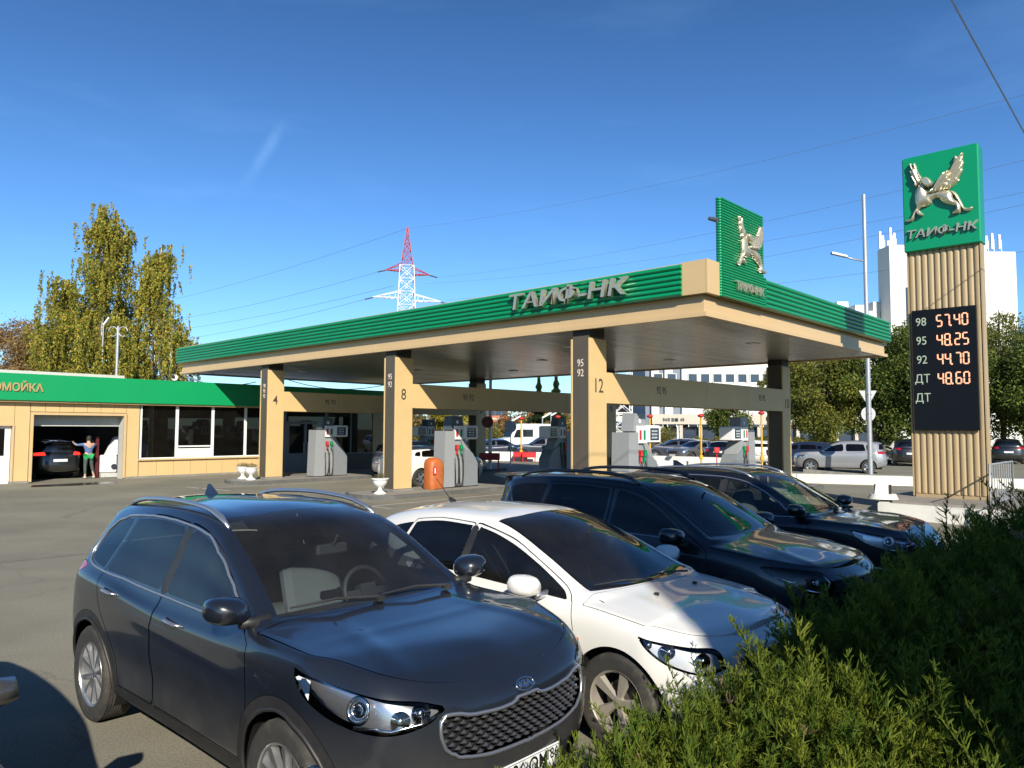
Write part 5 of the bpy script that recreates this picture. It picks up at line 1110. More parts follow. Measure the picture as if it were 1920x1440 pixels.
def sheet(name, pts, m, z=0, kind='structure', st_=False):
    P = [(*(st(x, y).xy if st_ else (x, y)), z) for x, y in pts]; o = meshobj(name, P, [tuple(range(len(P)))], m); o['kind'] = kind; return o
def grid_ground():
    return sheet('ground', [(-500, -300), (900, -300), (900, 1200), (-500, 1200)], MT['grass'], -.008)
grid_ground()
sheet('asphalt_lot', [(-60, -6), (13.5, -6), (20, 12), (40, 34), (60, 62), (30, 80), (-60, 80)], MT['asphalt'], 0)
sheet('grass_verge', [(19.0, 22.5), (26, 30.5), (60, 53), (60, 20), (14, 5), (12.5, 14)], MT['grass'], .006)
for q in ([(-3.3, 19.1), (-2.9, 16.6), (-2.75, 16.6), (-3.15, 19.1)], [(-2.8, 14.5), (-2.6, 12.5), (-2.5, 12.5), (-2.7, 14.5)], [(-2.6, 10), (-2.5, 8.0), (-2.4, 8.0), (-2.5, 10)], [(-3.2, 18.2), (2.5, 17.55), (2.5, 17.68), (-3.2, 18.33)], [(-3, 8.9), (4, 9.05), (4, 9.17), (-3, 9.02)]):
    sheet('road_marking', q, MT['mark'], .004, 'structure', True)
MT['patch'] = asphalt('repair asphalt', (.15, .14, .12), (.11, .105, .09), .8)
for q in () and ([(-9.5, 12.0), (-6.2, 11.2), (-6.0, 13.6), (-8.0, 14.2), (-9.3, 13.7)], [(-15, 19), (-11, 18.5), (-10.8, 19.6), (-14.8, 20.3)], [(-6.8, 7.6), (-5.2, 7.2), (-5.0, 8.5), (-6.6, 8.9)], [(-9.8, 22.0), (-8.2, 20.8), (-7.9, 21.4), (-9.6, 22.6)]): sheet('asphalt_patch', q, MT['patch'], .004)
sheet('wet_patch', [(-6.9, 23.95), (-7.2, 22.9), (-5.8, 22.6), (-4.2, 22.9), (-3.6, 23.95)], mat('wet asphalt', (.045, .043, .038), .25, noise=.4, scale=3), .004, 'structure', True)
# ------------------------------------------------------------------ low white walls and kerbs
def wall(label, pts, h, th, m, name='low_wall', cat='low wall', seg=3.0, h2=None):
    r = thing(name, label, cat, (pts[0][0], pts[0][1], 0)); O = Vector((pts[0][0], pts[0][1], 0)); tot = sum((Vector(b)-Vector(a)).length for a, b in zip(pts, pts[1:])); run = 0
    for a, b_ in zip(pts, pts[1:]):
        a, b_ = Vector((*a, 0)), Vector((*b_, 0)); L_ = (b_-a).length; k = max(1, round(L_/seg)); d = (b_-a)/L_; n = Vector((-d.y, d.x, 0))*th/2
        for i in range(k):
            p = a+d*(L_*i/k+.006)-O; q = a+d*(L_*(i+1)/k-.006)-O; H = [h+(((h2 if h2 is not None else h)-h)*(run+L_*(i+j)/k)/tot) for j in (0, 1)]
            V = [p-n, q-n, q+n, p+n]; V = V+[v+Vector((0, 0, H[0] if j in (0, 3) else H[1])) for j, v in enumerate(V)]
            part('kerb_block', m, r, lambda b: b.add(V, [(0, 3, 2, 1), (4, 5, 6, 7), (0, 1, 5, 4), (1, 2, 6, 5), (2, 3, 7, 6), (3, 0, 4, 7)]))
        run += L_
    return r
wall('thick white kerb wall running from pillar 10 past the lamp post to the totem', [(9.6, 32.0), (11.8, 31.0), (15.9, 29.3), (21, 27.4)], .36, .5, MT['whitepaint'])
wall('grey sloping ramp wall behind the white kerb near the lamp post', [(13.2, 33.9), (17.3, 31.9)], .40, .25, MT['concrete'], h2=.12, name='ramp_wall', cat='ramp wall')
wall('long white wall across the far edge of the forecourt behind the pumps', [(-4.2, 50.8), (3.9, 49.8), (8.6, 46.0), (14.4, 43.0)], .64, .4, MT['whitepaint'], h2=.5)
wall('low white kerb in front of the far wall, right of pillar 12', [(8.2, 43.6), (13.4, 41.6)], .35, .35, MT['whitepaint'])
# ------------------------------------------------------------------ unseen building inferred from the hedge shade, placed and turned to cast it
sb = thing('shade_building', 'unseen tall plain grey building behind the viewpoint, placed to shade the hedge', 'building', (3.06, -3.2, 0), R(11.8))
part('wall', mat('grey render', (.16, .155, .15), .9, noise=.1), sb, lambda b: b.box(0, 9.5, -6, 0, 0, 8.6)); part('roof_edge', MT['collar'], sb, lambda b: b.box(-.1, 9.6, -6.1, .1, 8.6, 8.75))
# ------------------------------------------------------------------ background cars
def bgcar(name, label, cat, loc, rz, kind='suv', paint='paint_black', n=3, group=None, glass='glassdark', rim='rim', plate_=False, scale=1):
    sp = carspec('suv')
    if kind == 'hatch': sp['z7'] = [(x, z-.12*(z > 1.05)) for x, z in sp['z7']]; sp['centre'] = [(x, z-.12*(z > 1.13)) for x, z in sp['centre']]; sp['r7t'] = (-1.99, 1.38, .55); sp['r6'] = (-2.06, 1.26, .66)
    if kind == 'sedan':
        sp['rows'] = [[(x, z-.10) for x, z in q] if i > 3 else q for i, q in enumerate(sp['rows'])]; sp['ztail'] = [.3, .36, .55, .75, .92, .99]
        sp['z7'] = [(1.08, .95), (.92, 1.0), (.82, 1.04), (.55, 1.16), (.3, 1.27), (.08, 1.33), (-.25, 1.36), (-.7, 1.35), (-1.1, 1.27), (-1.42, 1.10), (-1.68, 1.03)]
        sp['centre'] = [(2.12, .80), (1.8, .90), (1.5, .95), (1.1, 1.0), (.95, 1.02), (.6, 1.2), (.3, 1.35), (.1, 1.40), (-.3, 1.43), (-.8, 1.42), (-1.2, 1.33), (-1.5, 1.14), (-1.7, 1.05), (-2.05, 1.02)]; sp['r7t'] = (-2.06, 1.0, .60); sp['r6'] = (-2.08, .995, .7)
    c = Car(name, label, cat, loc, rz, sp, None, n, group); r = c.root; WR = .335; ax = (1.335, -1.335)
    for x in ax: c.cutout('x', None, lambda A, x=x: np.maximum(np.hypot(A[:, 0]-x, A[:, 2]-WR)-.39, .45-np.abs(A[:, 1])), gap=0, drop=True)
    c.cutout('windscreen', MT[glass], rect_uv(8.93, 13.35, 7.16, 99), gap=0)
    if kind == 'sedan': c.cutout('rear_window', MT[glass], rect_uv(15.8, 18.3, 7.2, 99), gap=0)
    else: c.cutout('rear_window', MT[glass], lambda A: np.maximum.reduce([(19.1-A[:, 6])*.25, (5.35-A[:, 7])*.1, (A[:, 7]-6.85)*.1]), gap=0)
    dz = {'suv': 0, 'hatch': -.12, 'sedan': -.16}[kind]; bl = {'suv': 0, 'hatch': 0, 'sedan': -.09}[kind]
    fd = [(.70, 1.08+bl), (.33, 1.335+dz), (.10, 1.42+dz), (-.20, 1.47+dz), (-.24, 1.085+bl)]
    rd = [(-.31, 1.475+dz), (-.9, 1.47+dz), (-1.15 if kind != 'sedan' else -1.05, 1.45+dz-(.04 if kind == 'sedan' else 0)), (-1.24, 1.12+bl), (-.34, 1.09+bl)]
    c.split('front_door_glass', MT[glass], poly_xz(fd, 4.6, 7.1), 0); c.split('rear_door_glass', MT[glass], poly_xz(rd, 4.6, 7.1), 0)
    if kind != 'sedan': c.split('quarter_glass', MT[glass], poly_xz([(-1.21, 1.44+dz), (-1.45, 1.40+dz), (-1.58, 1.22+dz*.5), (-1.3, 1.13)], 4.6, 7.1), 0)
    c.split('headlight', MT['reflector'], poly_uz([(2.0, .80), (3, .73), (4.4, .80), (5.3, .90), (4, .89), (2.6, .87)] if kind != 'sedan' else [(2.0, .72), (3, .67), (4.4, .72), (5.0, .80), (4, .80), (2.6, .79)]), 0)
    c.split('tail_light', MT['redlens'], poly_uz([(21.2, .99), (18.8, .97), (18.4, 1.08), (20.8, 1.12)] if kind == 'suv' else [(21, .80), (18.9, .80), (18.6, .93), (20.8, .94)]), 0)
    c.cutout('grille', MT['blackplastic'], lambda A: np.maximum(sdf(np.c_[np.abs(A[:, 1]), A[:, 2]], [(-.1, .58), (.42, .60), (.46, .74), (-.1, .76)]), 1.6-A[:, 0]), 0)
    finish_shell(c, MT[paint])
    part('floor_pan', MT['black'], r, lambda b: b.box(-1.95, 1.8, -.72, .72, .22, .8))
    for x in ax:
        for sg in (-1, 1):
            b = MB(); b.lathe([(.21, -.10), (.31, -.11), (WR, -.07), (WR, .07), (.31, .11), (.21, .10)], 20, axis='y'); ty = b.build('wheel', MT['tyre'], r, auto=40); ty.location = (x, sg*.79, WR)
            b = MB(); b.lathe([(0, .07), (.06, .07), (.19, .06), (.215, .10)], 20, axis='y'); rm = b.build('rim', MT[rim], ty, auto=40)
            b = MB()
            for k in range(5): t = 2*math.pi*k/5+.3; b.prism([(math.sin(t-.25)*.09, math.cos(t-.25)*.09), (math.sin(t-.42)*.185, math.cos(t-.42)*.185), (math.sin(t+.42)*.185, math.cos(t+.42)*.185), (math.sin(t+.25)*.09, math.cos(t+.25)*.09)][:3], .072, .076, 'xz')
            hb = b.build('rim_openings', MT['black'], rm); hb['kind'] = 'stuff'
            if sg < 0: rm.scale = (1, -1, 1)
    for sg in (-1, 1): part('wing_mirror', MT[paint], r, lambda b: b.tube([(.72, sg*.84, 1.06+bl), (.72, sg*.93, 1.09+bl), (.72, sg*1.06, 1.10+bl)], [.03, .075, .05], 8), True)
    part('number_plate', MT['plate'], r, lambda b: b.box(-2.245, -2.225, -.26, .26, .72, .83))
    part('number_plate', MT['plate'], r, lambda b: b.box(2.22, 2.24, -.26, .26, .42, .53))
    r.scale = (scale,)*3
    return c
def placed(px, py, y, z=0):
    d = Fv+Rv*((px-960)/FPX)-Uv*((py-720)/FPX); return Vector((0, 0, CAMH))+d*(y/d.y)
# left edge car
bgcar('parked_car', 'dusty dark car cut off by the left edge of the frame beside the nearest SUV', 'car', (-3.30, 2.87, 0), R(-43), 'suv', 'paint_brown', 4)
ws = bgcar('parked_suv', 'black SUV with lit red tail lamps standing inside the car wash bay', 'car', SH(-5.62, 3.35, .1), TH+math.pi/2, 'suv', 'paint_black', 4)
for ch in ws.root.children:
    if ch.name.startswith('tail_light'): ch.data.materials[0] = mat('lit tail lamp', (.5, .01, .01), .3, emit=(1, .03, .02), es=1.6)
bgcar('parked_car', 'white car refuelling in the shade behind pillar 8, only partly visible', 'car', st(4.1, 14.0), TH, 'hatch', 'paint_white', 4)
bgcar('parked_car', 'silver car whose rear shows just left of pillar 8 near the shop', 'car', st(6.25, 17.3), TH, 'suv', 'paint_silver', 3)
BG = [('silver SUV parked beyond the white kerb behind the lamp post', 16.9, 38.6, 155, 'suv', 'paint_silver', 'glassdark'),
      ('white hatchback partly hidden behind pillar 10, left of the silver SUV', 15.3, 44.5, 60, 'hatch', 'paint_white', 'glassdark'),
      ('dark hatchback between the silver SUV and pillar 10', 16.2, 42.2, 140, 'hatch', 'paint_blue', 'glassdark'),
      ('black SUV parked at the right just beyond the price totem', 33.2, 50.2, 60, 'suv', 'paint_black', 'glassdark'),
      ('dark SUV parked in the shade between silver SUV and totem', 24.5, 46.5, 70, 'suv', 'paint_black', 'glassdark'),
      ('dark blue hatchback, leftmost car in the far row right of pillar 12', 11.4, 52.6, 172, 'hatch', 'paint_blue', 'glassdark'),
      ('grey sedan facing the forecourt in the far row', 12.4, 50.2, 212, 'sedan', 'paint_grey', 'glassdark'),
      ('dark sedan with pale plate, seen from behind in the far row', 13.6, 48.4, 68, 'sedan', 'paint_black', 'glassdark'),
      ('boxy white hatchback seen from behind, left of the far silver dispenser', 15.4, 47.6, 72, 'hatch', 'paint_white', 'glasst'),
      ('second white car just right of the boxy white hatchback', 17.6, 48.8, 72, 'hatch', 'paint_white', 'glasst'),
      ('black sedan, leftmost car beside the white van', -3.0, 55.5, 190, 'sedan', 'paint_black', 'glassdark'),
      ('dark blue sedan between the black sedan and the white van', -1.5, 53.5, 190, 'sedan', 'paint_blue', 'glassdark'),
      ('small white car just right of the dark minivan', 3.6, 57.0, 80, 'hatch', 'paint_white', 'glasst')]
for lb_, x, y, rz, k, p, g in BG: bgcar('parked_car', lb_, 'car', (x, y, 0), R(rz), k, p, 3, 'cars parked beyond the forecourt', g)
mv = bgcar('parked_minivan', 'dark minivan with yellow lettering on its side in front of the white van', 'minivan', (2.15, 53.5, 0), R(180), 'suv', 'paint_blue', 3, 'cars parked beyond the forecourt')
def scribble(name, m, parent, x0, y, z, w_, h, fn, seed):
    rr = random.Random(seed); b = MB(); x = 0
    while x < w_:
        a = rr.uniform(.35, .8)*h; b.box(*fn(x0+x, x0+x+a*.75, y, z+h*rr.uniform(0, .15), z+h*rr.uniform(.8, 1))); x += a+(.5*h if rr.random() < .15 else 0)
    b.build(name, m, parent)['kind'] = 'stuff'
scribble('side_lettering', MT['yellow'], mv.root, -1.1, .925, .78, .9, .13, lambda a, b_, y, z0, z1: (a, b_, y, y+.006, z0, z1), 3); scribble('side_lettering', MT['yellow'], mv.root, -1.0, .925, .95, .7, .12, lambda a, b_, y, z0, z1: (a, b_, y, y+.006, z0, z1), 4)
# white van
vn = thing('white_van', 'white high-roof panel van parked beyond the forecourt wall', 'van', (.95, 70, 0), R(204), 'cars parked beyond the forecourt')
def vanbody(b):
    S = [(-2.9, .35, 2.45, .92), (-2.85, .30, 2.62, .97), (.6, .30, 2.62, .97), (1.05, .30, 2.45, .96), (1.55, .3, 1.35, .95), (2.3, .32, 1.18, .92), (2.5, .38, 1.0, .86)]; V = []
    for x, z0, z1, w_ in S: V += [(x, -w_, z0), (x, -w_, z0+(z1-z0)*.55), (x, -w_*.90, z1-.10), (x, -w_*.8, z1), (x, w_*.8, z1), (x, w_*.90, z1-.10), (x, w_, z0+(z1-z0)*.55), (x, w_, z0)]
    F = [tuple(range(8)), tuple(range(len(V)-1, len(V)-9, -1))]
    for i in range(len(S)-1): F += [(i*8+k, i*8+(k+1) % 8, i*8+8+(k+1) % 8, i*8+8+k) for k in range(8)]
    b.add(V, F)
part('body', MT['paint_white'], vn, vanbody, auto=35)
part('windscreen', MT['glassdark'], vn, lambda b: b.add([(1.16, -.78, 2.18), (1.16, .78, 2.18), (1.56, .84, 1.42), (1.56, -.84, 1.42)], [(0, 1, 2, 3)]))
for sg in (-1, 1):
    part('cab_window', MT['glassdark'], vn, lambda b: b.add([(1.3, sg*.972, 1.35), (.98, sg*.945, 2.05), (.55, sg*.955, 2.1), (.55, sg*.978, 1.35)], [(0, 1, 2, 3)])); part('side_window', MT['glasst'], vn, lambda b: b.add([(.35, sg*.978, 1.4), (.35, sg*.955, 2.1), (-.7, sg*.955, 2.1), (-.7, sg*.978, 1.4)], [(0, 1, 2, 3)]))
    for x in (1.65, -1.9): part('wheel', MT['tyre'], vn, lambda b: b.lathe([(0, .09*sg), (.2, .10*sg), (.36, .10*sg), (.36, -.1*sg)], 18, (x, sg*.86, .36), 'y'), auto=40)
    part('headlight', MT['reflector'], vn, lambda b: b.box(2.44, 2.52, min(sg*.52, sg*.8), max(sg*.52, sg*.8), .78, .95))
part('grille', MT['blackplastic'], vn, lambda b: b.box(2.46, 2.53, -.5, .5, .62, .96)); part('bumper', MT['blackplastic'], vn, lambda b: b.box(2.3, 2.58, -.92, .92, .32, .52, .03))
# ------------------------------------------------------------------ posts, signs, lamps, far forecourt fittings
def vent(label, px, y, pyt, pyb=872, r=.05):
    p = placed(px, pyb, y); t = placed(px, pyt, y); h = t.z
    o = thing('vent_post', label, 'vent pipe', (p.x, p.y, 0), 0, 'yellow vent pipes with red caps'); part('post', MT['yellow'], o, lambda b: (b.cyl((0, 0, 0), (0, 0, h), r), b.cyl((0, 0, .55), (0, 0, .75), r*2.2), b.cyl((0, 0, .9), (0, 0, .96), r*1.8)), auto=40); part('cap', MT['red'], o, lambda b: b.lathe([(0, h-.04), (.14, h-.02), (.19, h+.04), (.16, h+.10), (0, h+.17)], 12), True)
for q in (('yellow vent pipe with red cap standing in front of the white van', 977, 49.3, 786), ('yellow vent pipe with red cap beside the dark display left of pillar 12', 1046, 49.0, 783), ('yellow vent pipe with red cap behind the sunlit dispenser at pillar 12', 1219, 42.5, 782), ('tallest yellow vent pipe, in front of the white office building', 1315, 41, 781), ('yellow vent pipe with red cap next to pillar 10', 1429, 39.8, 776)): vent(*q)
def tankcap(label, px, y, w_=1.0, z=.30):
    p = placed(px, 870, y); o = thing('red_cabinet', label, 'cabinet', (p.x, p.y, 0), R(random.uniform(-8, 8)), 'red steel covers over the tank fittings'); part('box', MT['red'], o, lambda b: b.box(-w_/2, w_/2, -.25, .25, z, z+.34, .03), auto=40)
    for x in (-w_/2+.06, w_/2-.06):
        for y_ in (-.2, .2): part('leg', MT['red'], o, lambda b: b.box(x-.02, x+.02, y_-.02, y_+.02, 0, z))
for q in (('red steel cover on legs right of pillar 2', 918, 37, 1.0, .62), ('red cover on legs below the first yellow vent pipe', 976, 49.3, .95), ('second red cover, just right of the one by the first yellow vent pipe', 992, 48.9, .9), ('red cover on legs beside the dispenser left of pillar 12', 1046, 48.8, 1.1), ('red cover behind pillar 12, left of the sunlit dispenser', 1163, 33, .8, .62)): tankcap(*q)
p = placed(1344, 870, 40.5); o = thing('hydrant_marker', 'small red box on a thin red post in front of the white hatchback', 'marker post', (p.x, p.y, 0)); part('post', MT['red'], o, lambda b: b.cyl((0, 0, 0), (0, 0, 1.0), .03)); part('box', MT['red'], o, lambda b: b.box(-.14, .14, -.1, .1, .9, 1.2, .02))
def pole(name, label, cat, px, y, pyb, pyt, r, m='galv', fn=None):
    p = placed(px, pyb, y); t = placed(px, pyt, y); z0 = 0; o = thing(name, label, cat, (p.x, y, 0)); part('post', MT[m], o, lambda b: b.cyl((0, 0, 0), (0, 0, t.z), r, r*.75, 10), auto=40)
    if fn: fn(o, t.z)
    return o
MT['signback'] = mat('grey sign back', (.42, .43, .44), .5, noise=.1); MT['signred'] = mat('dull red sign', (.13, .02, .02), .5)
def lampf(o, h):
    part('lamp_arm', MT['galv'], o, lambda b: b.tube([(0, 0, 10.15), (-.6, -.02, 10.25), (-1.0, -.03, 10.38)], .04, 6), True); part('lamp_head', MT['galv'], o, lambda b: b.obox((-1.25, -.03, 10.45), .75, .22, .09, Matrix.Rotation(R(13), 4, 'Y')))
    part('give_way_sign', MT['signback'], o, lambda b: b.prism([(-.42, 4.02), (.42, 4.02), (.0, 3.28)], .07, .09, 'xz')); part('round_sign', MT['signback'], o, lambda b: b.cyl((0, .07, 2.92), (0, .09, 2.92), .34, n=24))
    part('clamp', MT['collar'], o, lambda b: (b.box(-.1, .1, -.09, .08, 3.8, 3.84), b.box(-.1, .1, -.09, .08, 2.9, 2.94)))
pole('street_lamp', 'tall grey street lamp carrying the backs of a triangular and a round sign', 'street lamp', 1629, 34.9, 893, 365, .115, 'galv', lampf).location.x = 16.72
pole('sign_post', 'white pole with a dark red round sign right of pillar 2', 'sign post', 919, 38, 862, 690, .10, 'white', lambda o, h: part('round_sign', MT['signred'], o, lambda b: b.cyl((-.14, -.12, 2.5), (-.14, -.14, 2.5), .30, n=20)))
pole('sign_post', 'thin post with round grey sign back in front of the white van', 'sign post', 957, 42.2, 862, 775, .035, 'galv', lambda o, h: part('round_sign', MT['signback'], o, lambda b: b.cyl((0, -.04, 2.28), (0, -.06, 2.28), .34, n=24)))
def curl(o, h): part('lamp_loops', MT['galv'], o, lambda b: [b.tube([(sg*(.28+.24*math.cos(t))-sg*.0, 0, h-.28+.26*math.sin(t)) for t in np.linspace(0, 5.2, 16)], .03, 6) for sg in (-1, 1)], True)
pole('street_lamp', 'grey lamp post with curled loops at its top in front of the birches', 'street lamp', 215, 40, 800, 612, .09, 'galv', curl)
pole('street_lamp', 'slim lamp post with one pale lantern among the birch branches', 'street lamp', 187, 43, 800, 606, .05, 'galv', lambda o, h: part('lantern', MT['white'], o, lambda b: b.obox((.18, 0, h+.12), .5, .15, .08, Matrix.Rotation(R(-55), 4, 'Y'))))
for lb_, px, y, yt in (('distant curved street lamp left of the dark display', 1017, 75, 782), ('distant street lamp behind the second vent pipe', 1033, 80, 778), ('distant small street lamp above the round sign', 960, 80, 788)):
    pole('street_lamp', lb_, 'street lamp', px, y, 850, yt, .08, 'galv', lambda o, h: part('lantern', MT['white'], o, lambda b: b.obox((.45, 0, h+.2), 1.1, .25, .16, Matrix.Rotation(R(-30), 4, 'Y'))))
pole('lamp_column', 'slim white leaning post in front of the far parked cars', 'post', 1271, 58, 852, 798, .09, 'white')
lm = thing('lattice_mast', 'white lattice ladder tower between pillar 6 and the sunlit dispenser', 'lattice tower', (9.2, 62, 0))
def lattice(b, w0, w1, h, n, r):
    C = [(-1, -1), (1, -1), (1, 1), (-1, 1)]
    for (a, c_) in C: b.cyl((a*w0, c_*w0, 0), (a*w1, c_*w1, h), r, n=5)
    for i in range(n):
        f0, f1 = i/n, (i+1)/n; a0 = w0+(w1-w0)*f0; a1 = w0+(w1-w0)*f1
        for k in range(4):
            p, q = C[k], C[(k+1) % 4]; b.cyl((p[0]*a0, p[1]*a0, h*f0), (q[0]*a1, q[1]*a1, h*f1), r*.7, n=4, cap=False); b.cyl((q[0]*a0, q[1]*a0, h*f0), (p[0]*a1, p[1]*a1, h*f1), r*.7, n=4, cap=False); b.cyl((p[0]*a1, p[1]*a1, h*f1), (q[0]*a1, q[1]*a1, h*f1), r*.7, n=4, cap=False)
part('lattice', MT['white'], lm, lambda b: lattice(b, .7, .7, 7, 6, .05))['kind'] = 'stuff'
# ------------------------------------------------------------------ pylon and wires
py_ = thing('electricity_pylon', 'red and white lattice electricity pylon behind the canopy', 'pylon', (-22.9, 160, 0), R(8))
MT['pylred'] = mat('pylon red', (.42, .08, .09), .6); MT['pylwhite'] = mat('pylon white', (.75, .76, .76), .6)
b = MB(); lattice(b, 2.9, 1.5, 37.2, 13, .11); b.build('lower_tower', MT['pylwhite'], py_)['kind'] = 'stuff'
b = MB(); lattice(b, 1.3, .12, 8.6, 5, .09); b.xf(Matrix.Translation((0, 0, 37.25))); b.build('upper_tower', MT['pylred'], py_)['kind'] = 'stuff'
def arm(b, s, L_, z): 
    for y in (-1, 1): b.cyl((s*1.2, y, z), (s*L_, 0, z+.1), .12, n=4); b.cyl((s*1.2, y, z+1.6), (s*L_, 0, z+.1), .10, n=4)
    for k in range(1, 5):
        f = k/5; x = s*(1.2+(L_-1.2)*f); b.cyl((x, -(1-f), z), (x, 1-f, z), .07, n=4); b.cyl((x, -(1-f), z), (x, 0, z+1.6*(1-f)), .07, n=4)
ARMS = []
for s, L_, z, m in ((-1, 4.6, 36.2, 'pylred'), (1, 4.9, 35.4, 'pylred'), (-1, 7.2, 30.2, 'pylwhite'), (1, 7.4, 29.6, 'pylwhite')):
    ar = part('cross_arm', MT[m], py_, lambda b: arm(b, s, L_, z)); part('insulator', MT['greydark'], ar, lambda b: b.cyl((s*L_, 0, z), (s*(L_+1.6), -.5, z-.5), .17, n=6)); ARMS.append(Matrix.Translation((-22.9, 160, 0)) @ Matrix.Rotation(R(8), 4, 'Z') @ Vector((s*(L_+1.6), -.5, z-.5)))
MT['wire'] = mat('grey wire', (.16, .19, .25), .6)
def wire(label, p0, p1, sag, r=.017, g='power lines strung from the pylon'):
    pts = arcpts(p0, p1, sag, 25); b = MB(); b.tube(pts, r, 4); o = b.build('power_line', MT['wire']); return tag(o, label, 'power line', g)
top = Vector((-22.9, 160, 45.6))
WR_ = [('topmost thin wire running from the pylon tip to the upper right', top, (1920, 160)), ('power line passing behind the head of the price totem', ARMS[1], (1920, 284)), ('power line crossing behind the totem emblem lettering', ARMS[1]+Vector((-3, 1, -1.2)), (1920, 350)),
       ('power line just below the one crossing the totem lettering', ARMS[3]+Vector((0, 0, 1)), (1920, 371)), ('lower power line passing over the office tower', ARMS[3], (1920, 468))]
for lb_, a, (px, pz) in WR_: wire(lb_, a, placed(px+120, pz-14, 70), 1.8)
for lb_, a, (px, pz), y in (('thin wire from the pylon tip down to the left', top, (330, 560), 260), ('power line from the upper left pylon arm towards the birches', ARMS[0], (330, 598), 260), ('middle power line left of the pylon', ARMS[0]+Vector((3.5, 0, -3)), (330, 618), 260), ('lowest power line left of the pylon', ARMS[2], (330, 637), 260)): wire(lb_, a, placed(px, pz, y), 1.0, .035)
ca, cb_ = placed(1760, -50, 9), placed(1990, 372, 17)
wire('thick dark cable crossing the top right corner of the sky', ca-(cb_-ca)*1.6, cb_+(cb_-ca)*2.0, .05, .012, None)
for lb_, a, b_, in (('upper slack cable under the canopy edge by the shop roof', (340, 702, 40), (480, 716, 36)), ('lower slack cable under the canopy edge by the shop roof', (355, 706, 40), (500, 722, 36)), ('cable between pillar 4 and pillar 8 above the shop roof', (540, 712, 40), (720, 722, 40))): wire(lb_, placed(*a), placed(*b_), .35, .02, 'slack cables above the shop')
# ------------------------------------------------------------------ far buildings
MT['offwhite'] = mat('white office facade', (.66, .66, .62), .7, noise=.04, scale=.2); MT['offshade'] = mat('grey blue facade strip', (.16, .19, .24), .6, noise=.1, scale=.3); MT['offbeige'] = mat('beige facade band', (.48, .43, .36), .8, noise=.05, scale=.3)
MT['farwin'] = mat('far window', (.03, .045, .075), .15, coat=.5); MT['brick'] = mat('red brick far', (.42, .15, .09), .85, noise=.15, scale=.6)
off = thing('office_building', 'white multi-storey office building with small square windows and a tall tower', 'building', (0, 111, 0))
def X(px): return (px-960)/FPX*111
def Zz(py): return placed(960, py, 111).z
x0, x1 = X(1212), X(1655)
part('main_block', MT['offwhite'], off, lambda b: (b.box(X(1279), x1, 0, 16, 4.4, 20.0), b.box(X(1222), X(1236), 0, 16, 4.4, 20.0), b.box(X(1247), X(1262), 0, 16, 4.4, 20.0)))
part('recess', MT['offshade'], off, lambda b: (b.box(X(1236), X(1247), .6, 14, 3, 19.6), b.box(X(1262), X(1279), .6, 14, 3, 19.6), b.box(X(1212), X(1222), .8, 14, 0, 19.6)))
part('ground_band', MT['offbeige'], off, lambda b: (b.box(x0+.8, x1, -.25, 15, 2.9, 4.39),)); part('shop_front', MT['farwin'], off, lambda b: b.box(x0+.8, x1, .8, 14, 0, 2.9))
for i in range(12): part('ground_column', MT['offbeige'], off, lambda b: b.box(x0+2+i*2.9, x0+2.5+i*2.9, .0, .8, 0, 2.88))
part('roof_parapet', MT['offwhite'], off, lambda b: [b.box(X(1540)+i*2.7, X(1540)+i*2.7+1.7, 0, 3, 20.0, 20.9+.5*(i % 2)) for i in range(4)], auto=30)
tw = part('tower', MT['offwhite'], off, lambda b: (b.box(X(1656), X(1836), -3, .5, 0, 29.3), b.box(X(1836)+.01, X(1898), -2, 0, 0, 28.6)))
part('tower_recess', MT['farwin'], tw, lambda b: (b.box(X(1684), X(1690), -3.06, -3.0, 2, 23.0),))
for i, (px, h) in enumerate(((1659, 2.6), (1664, 2.0), (1674, 1.2), (1679, 3.2), (1686, 2.4), (1843, 2.6), (1861, 2.0), (1872, 2.4), (1886, 2.2))): part('antenna', MT['white'], tw, lambda b: (b.box(X(px)-.16, X(px)+.16, 0, .3, 29.5, 29.5+h), b.cyl((X(px)+.3, .15, 28.6), (X(px)+.3, .15, 29.6+h*.6), .06, n=5)))
wmesh = None
cols_ = [1229, 1254.5]+[1294+23.3*i for i in range(15)]; rows_ = [(784, 798), (742, 757), (700, 715), (660, 674), (618, 633), (592, 606)]
for r_, (ya, yb) in enumerate(rows_):
    for px in cols_:
        if (px > 1440 and r_ < 5) or (r_ in (3, 4)): continue
        if r_ == 5 and px < 1600: continue
        if wmesh is None: o = part('window', MT['farwin'], off, lambda b: (b.box(-.62, .62, -.02, .1, -.58, .58), )); wmesh = o.data
        else: o = bpy.data.objects.new('window', wmesh); col.objects.link(o); o.parent = off
        o.location = (X(px+5), -.02, (Zz(ya)+Zz(yb))/2)
        part('window_reveal', MT['offwhite'], o, lambda b: (b.box(-.72, .72, -.16, .06, .58, .66), b.box(.62, .72, -.16, .06, -.66, .58), b.box(-.72, -.62, -.16, .06, -.66, .58)))
for x_, w__, m_, s_ in ((X(1242), 2.4, 'greydark', 5), (X(1254), 0, 'greydark', 6), (X(1258), 1.7, 'kerbdark', 7), (X(1325), 1.9, 'red', 8)):
    if w__: scribble('shop_sign', MT[m_], off, x_, -.34, 3.3, w__, .55, lambda a, b_, y, z0, z1: (a, b_, y, y+.06, z0, z1), s_)
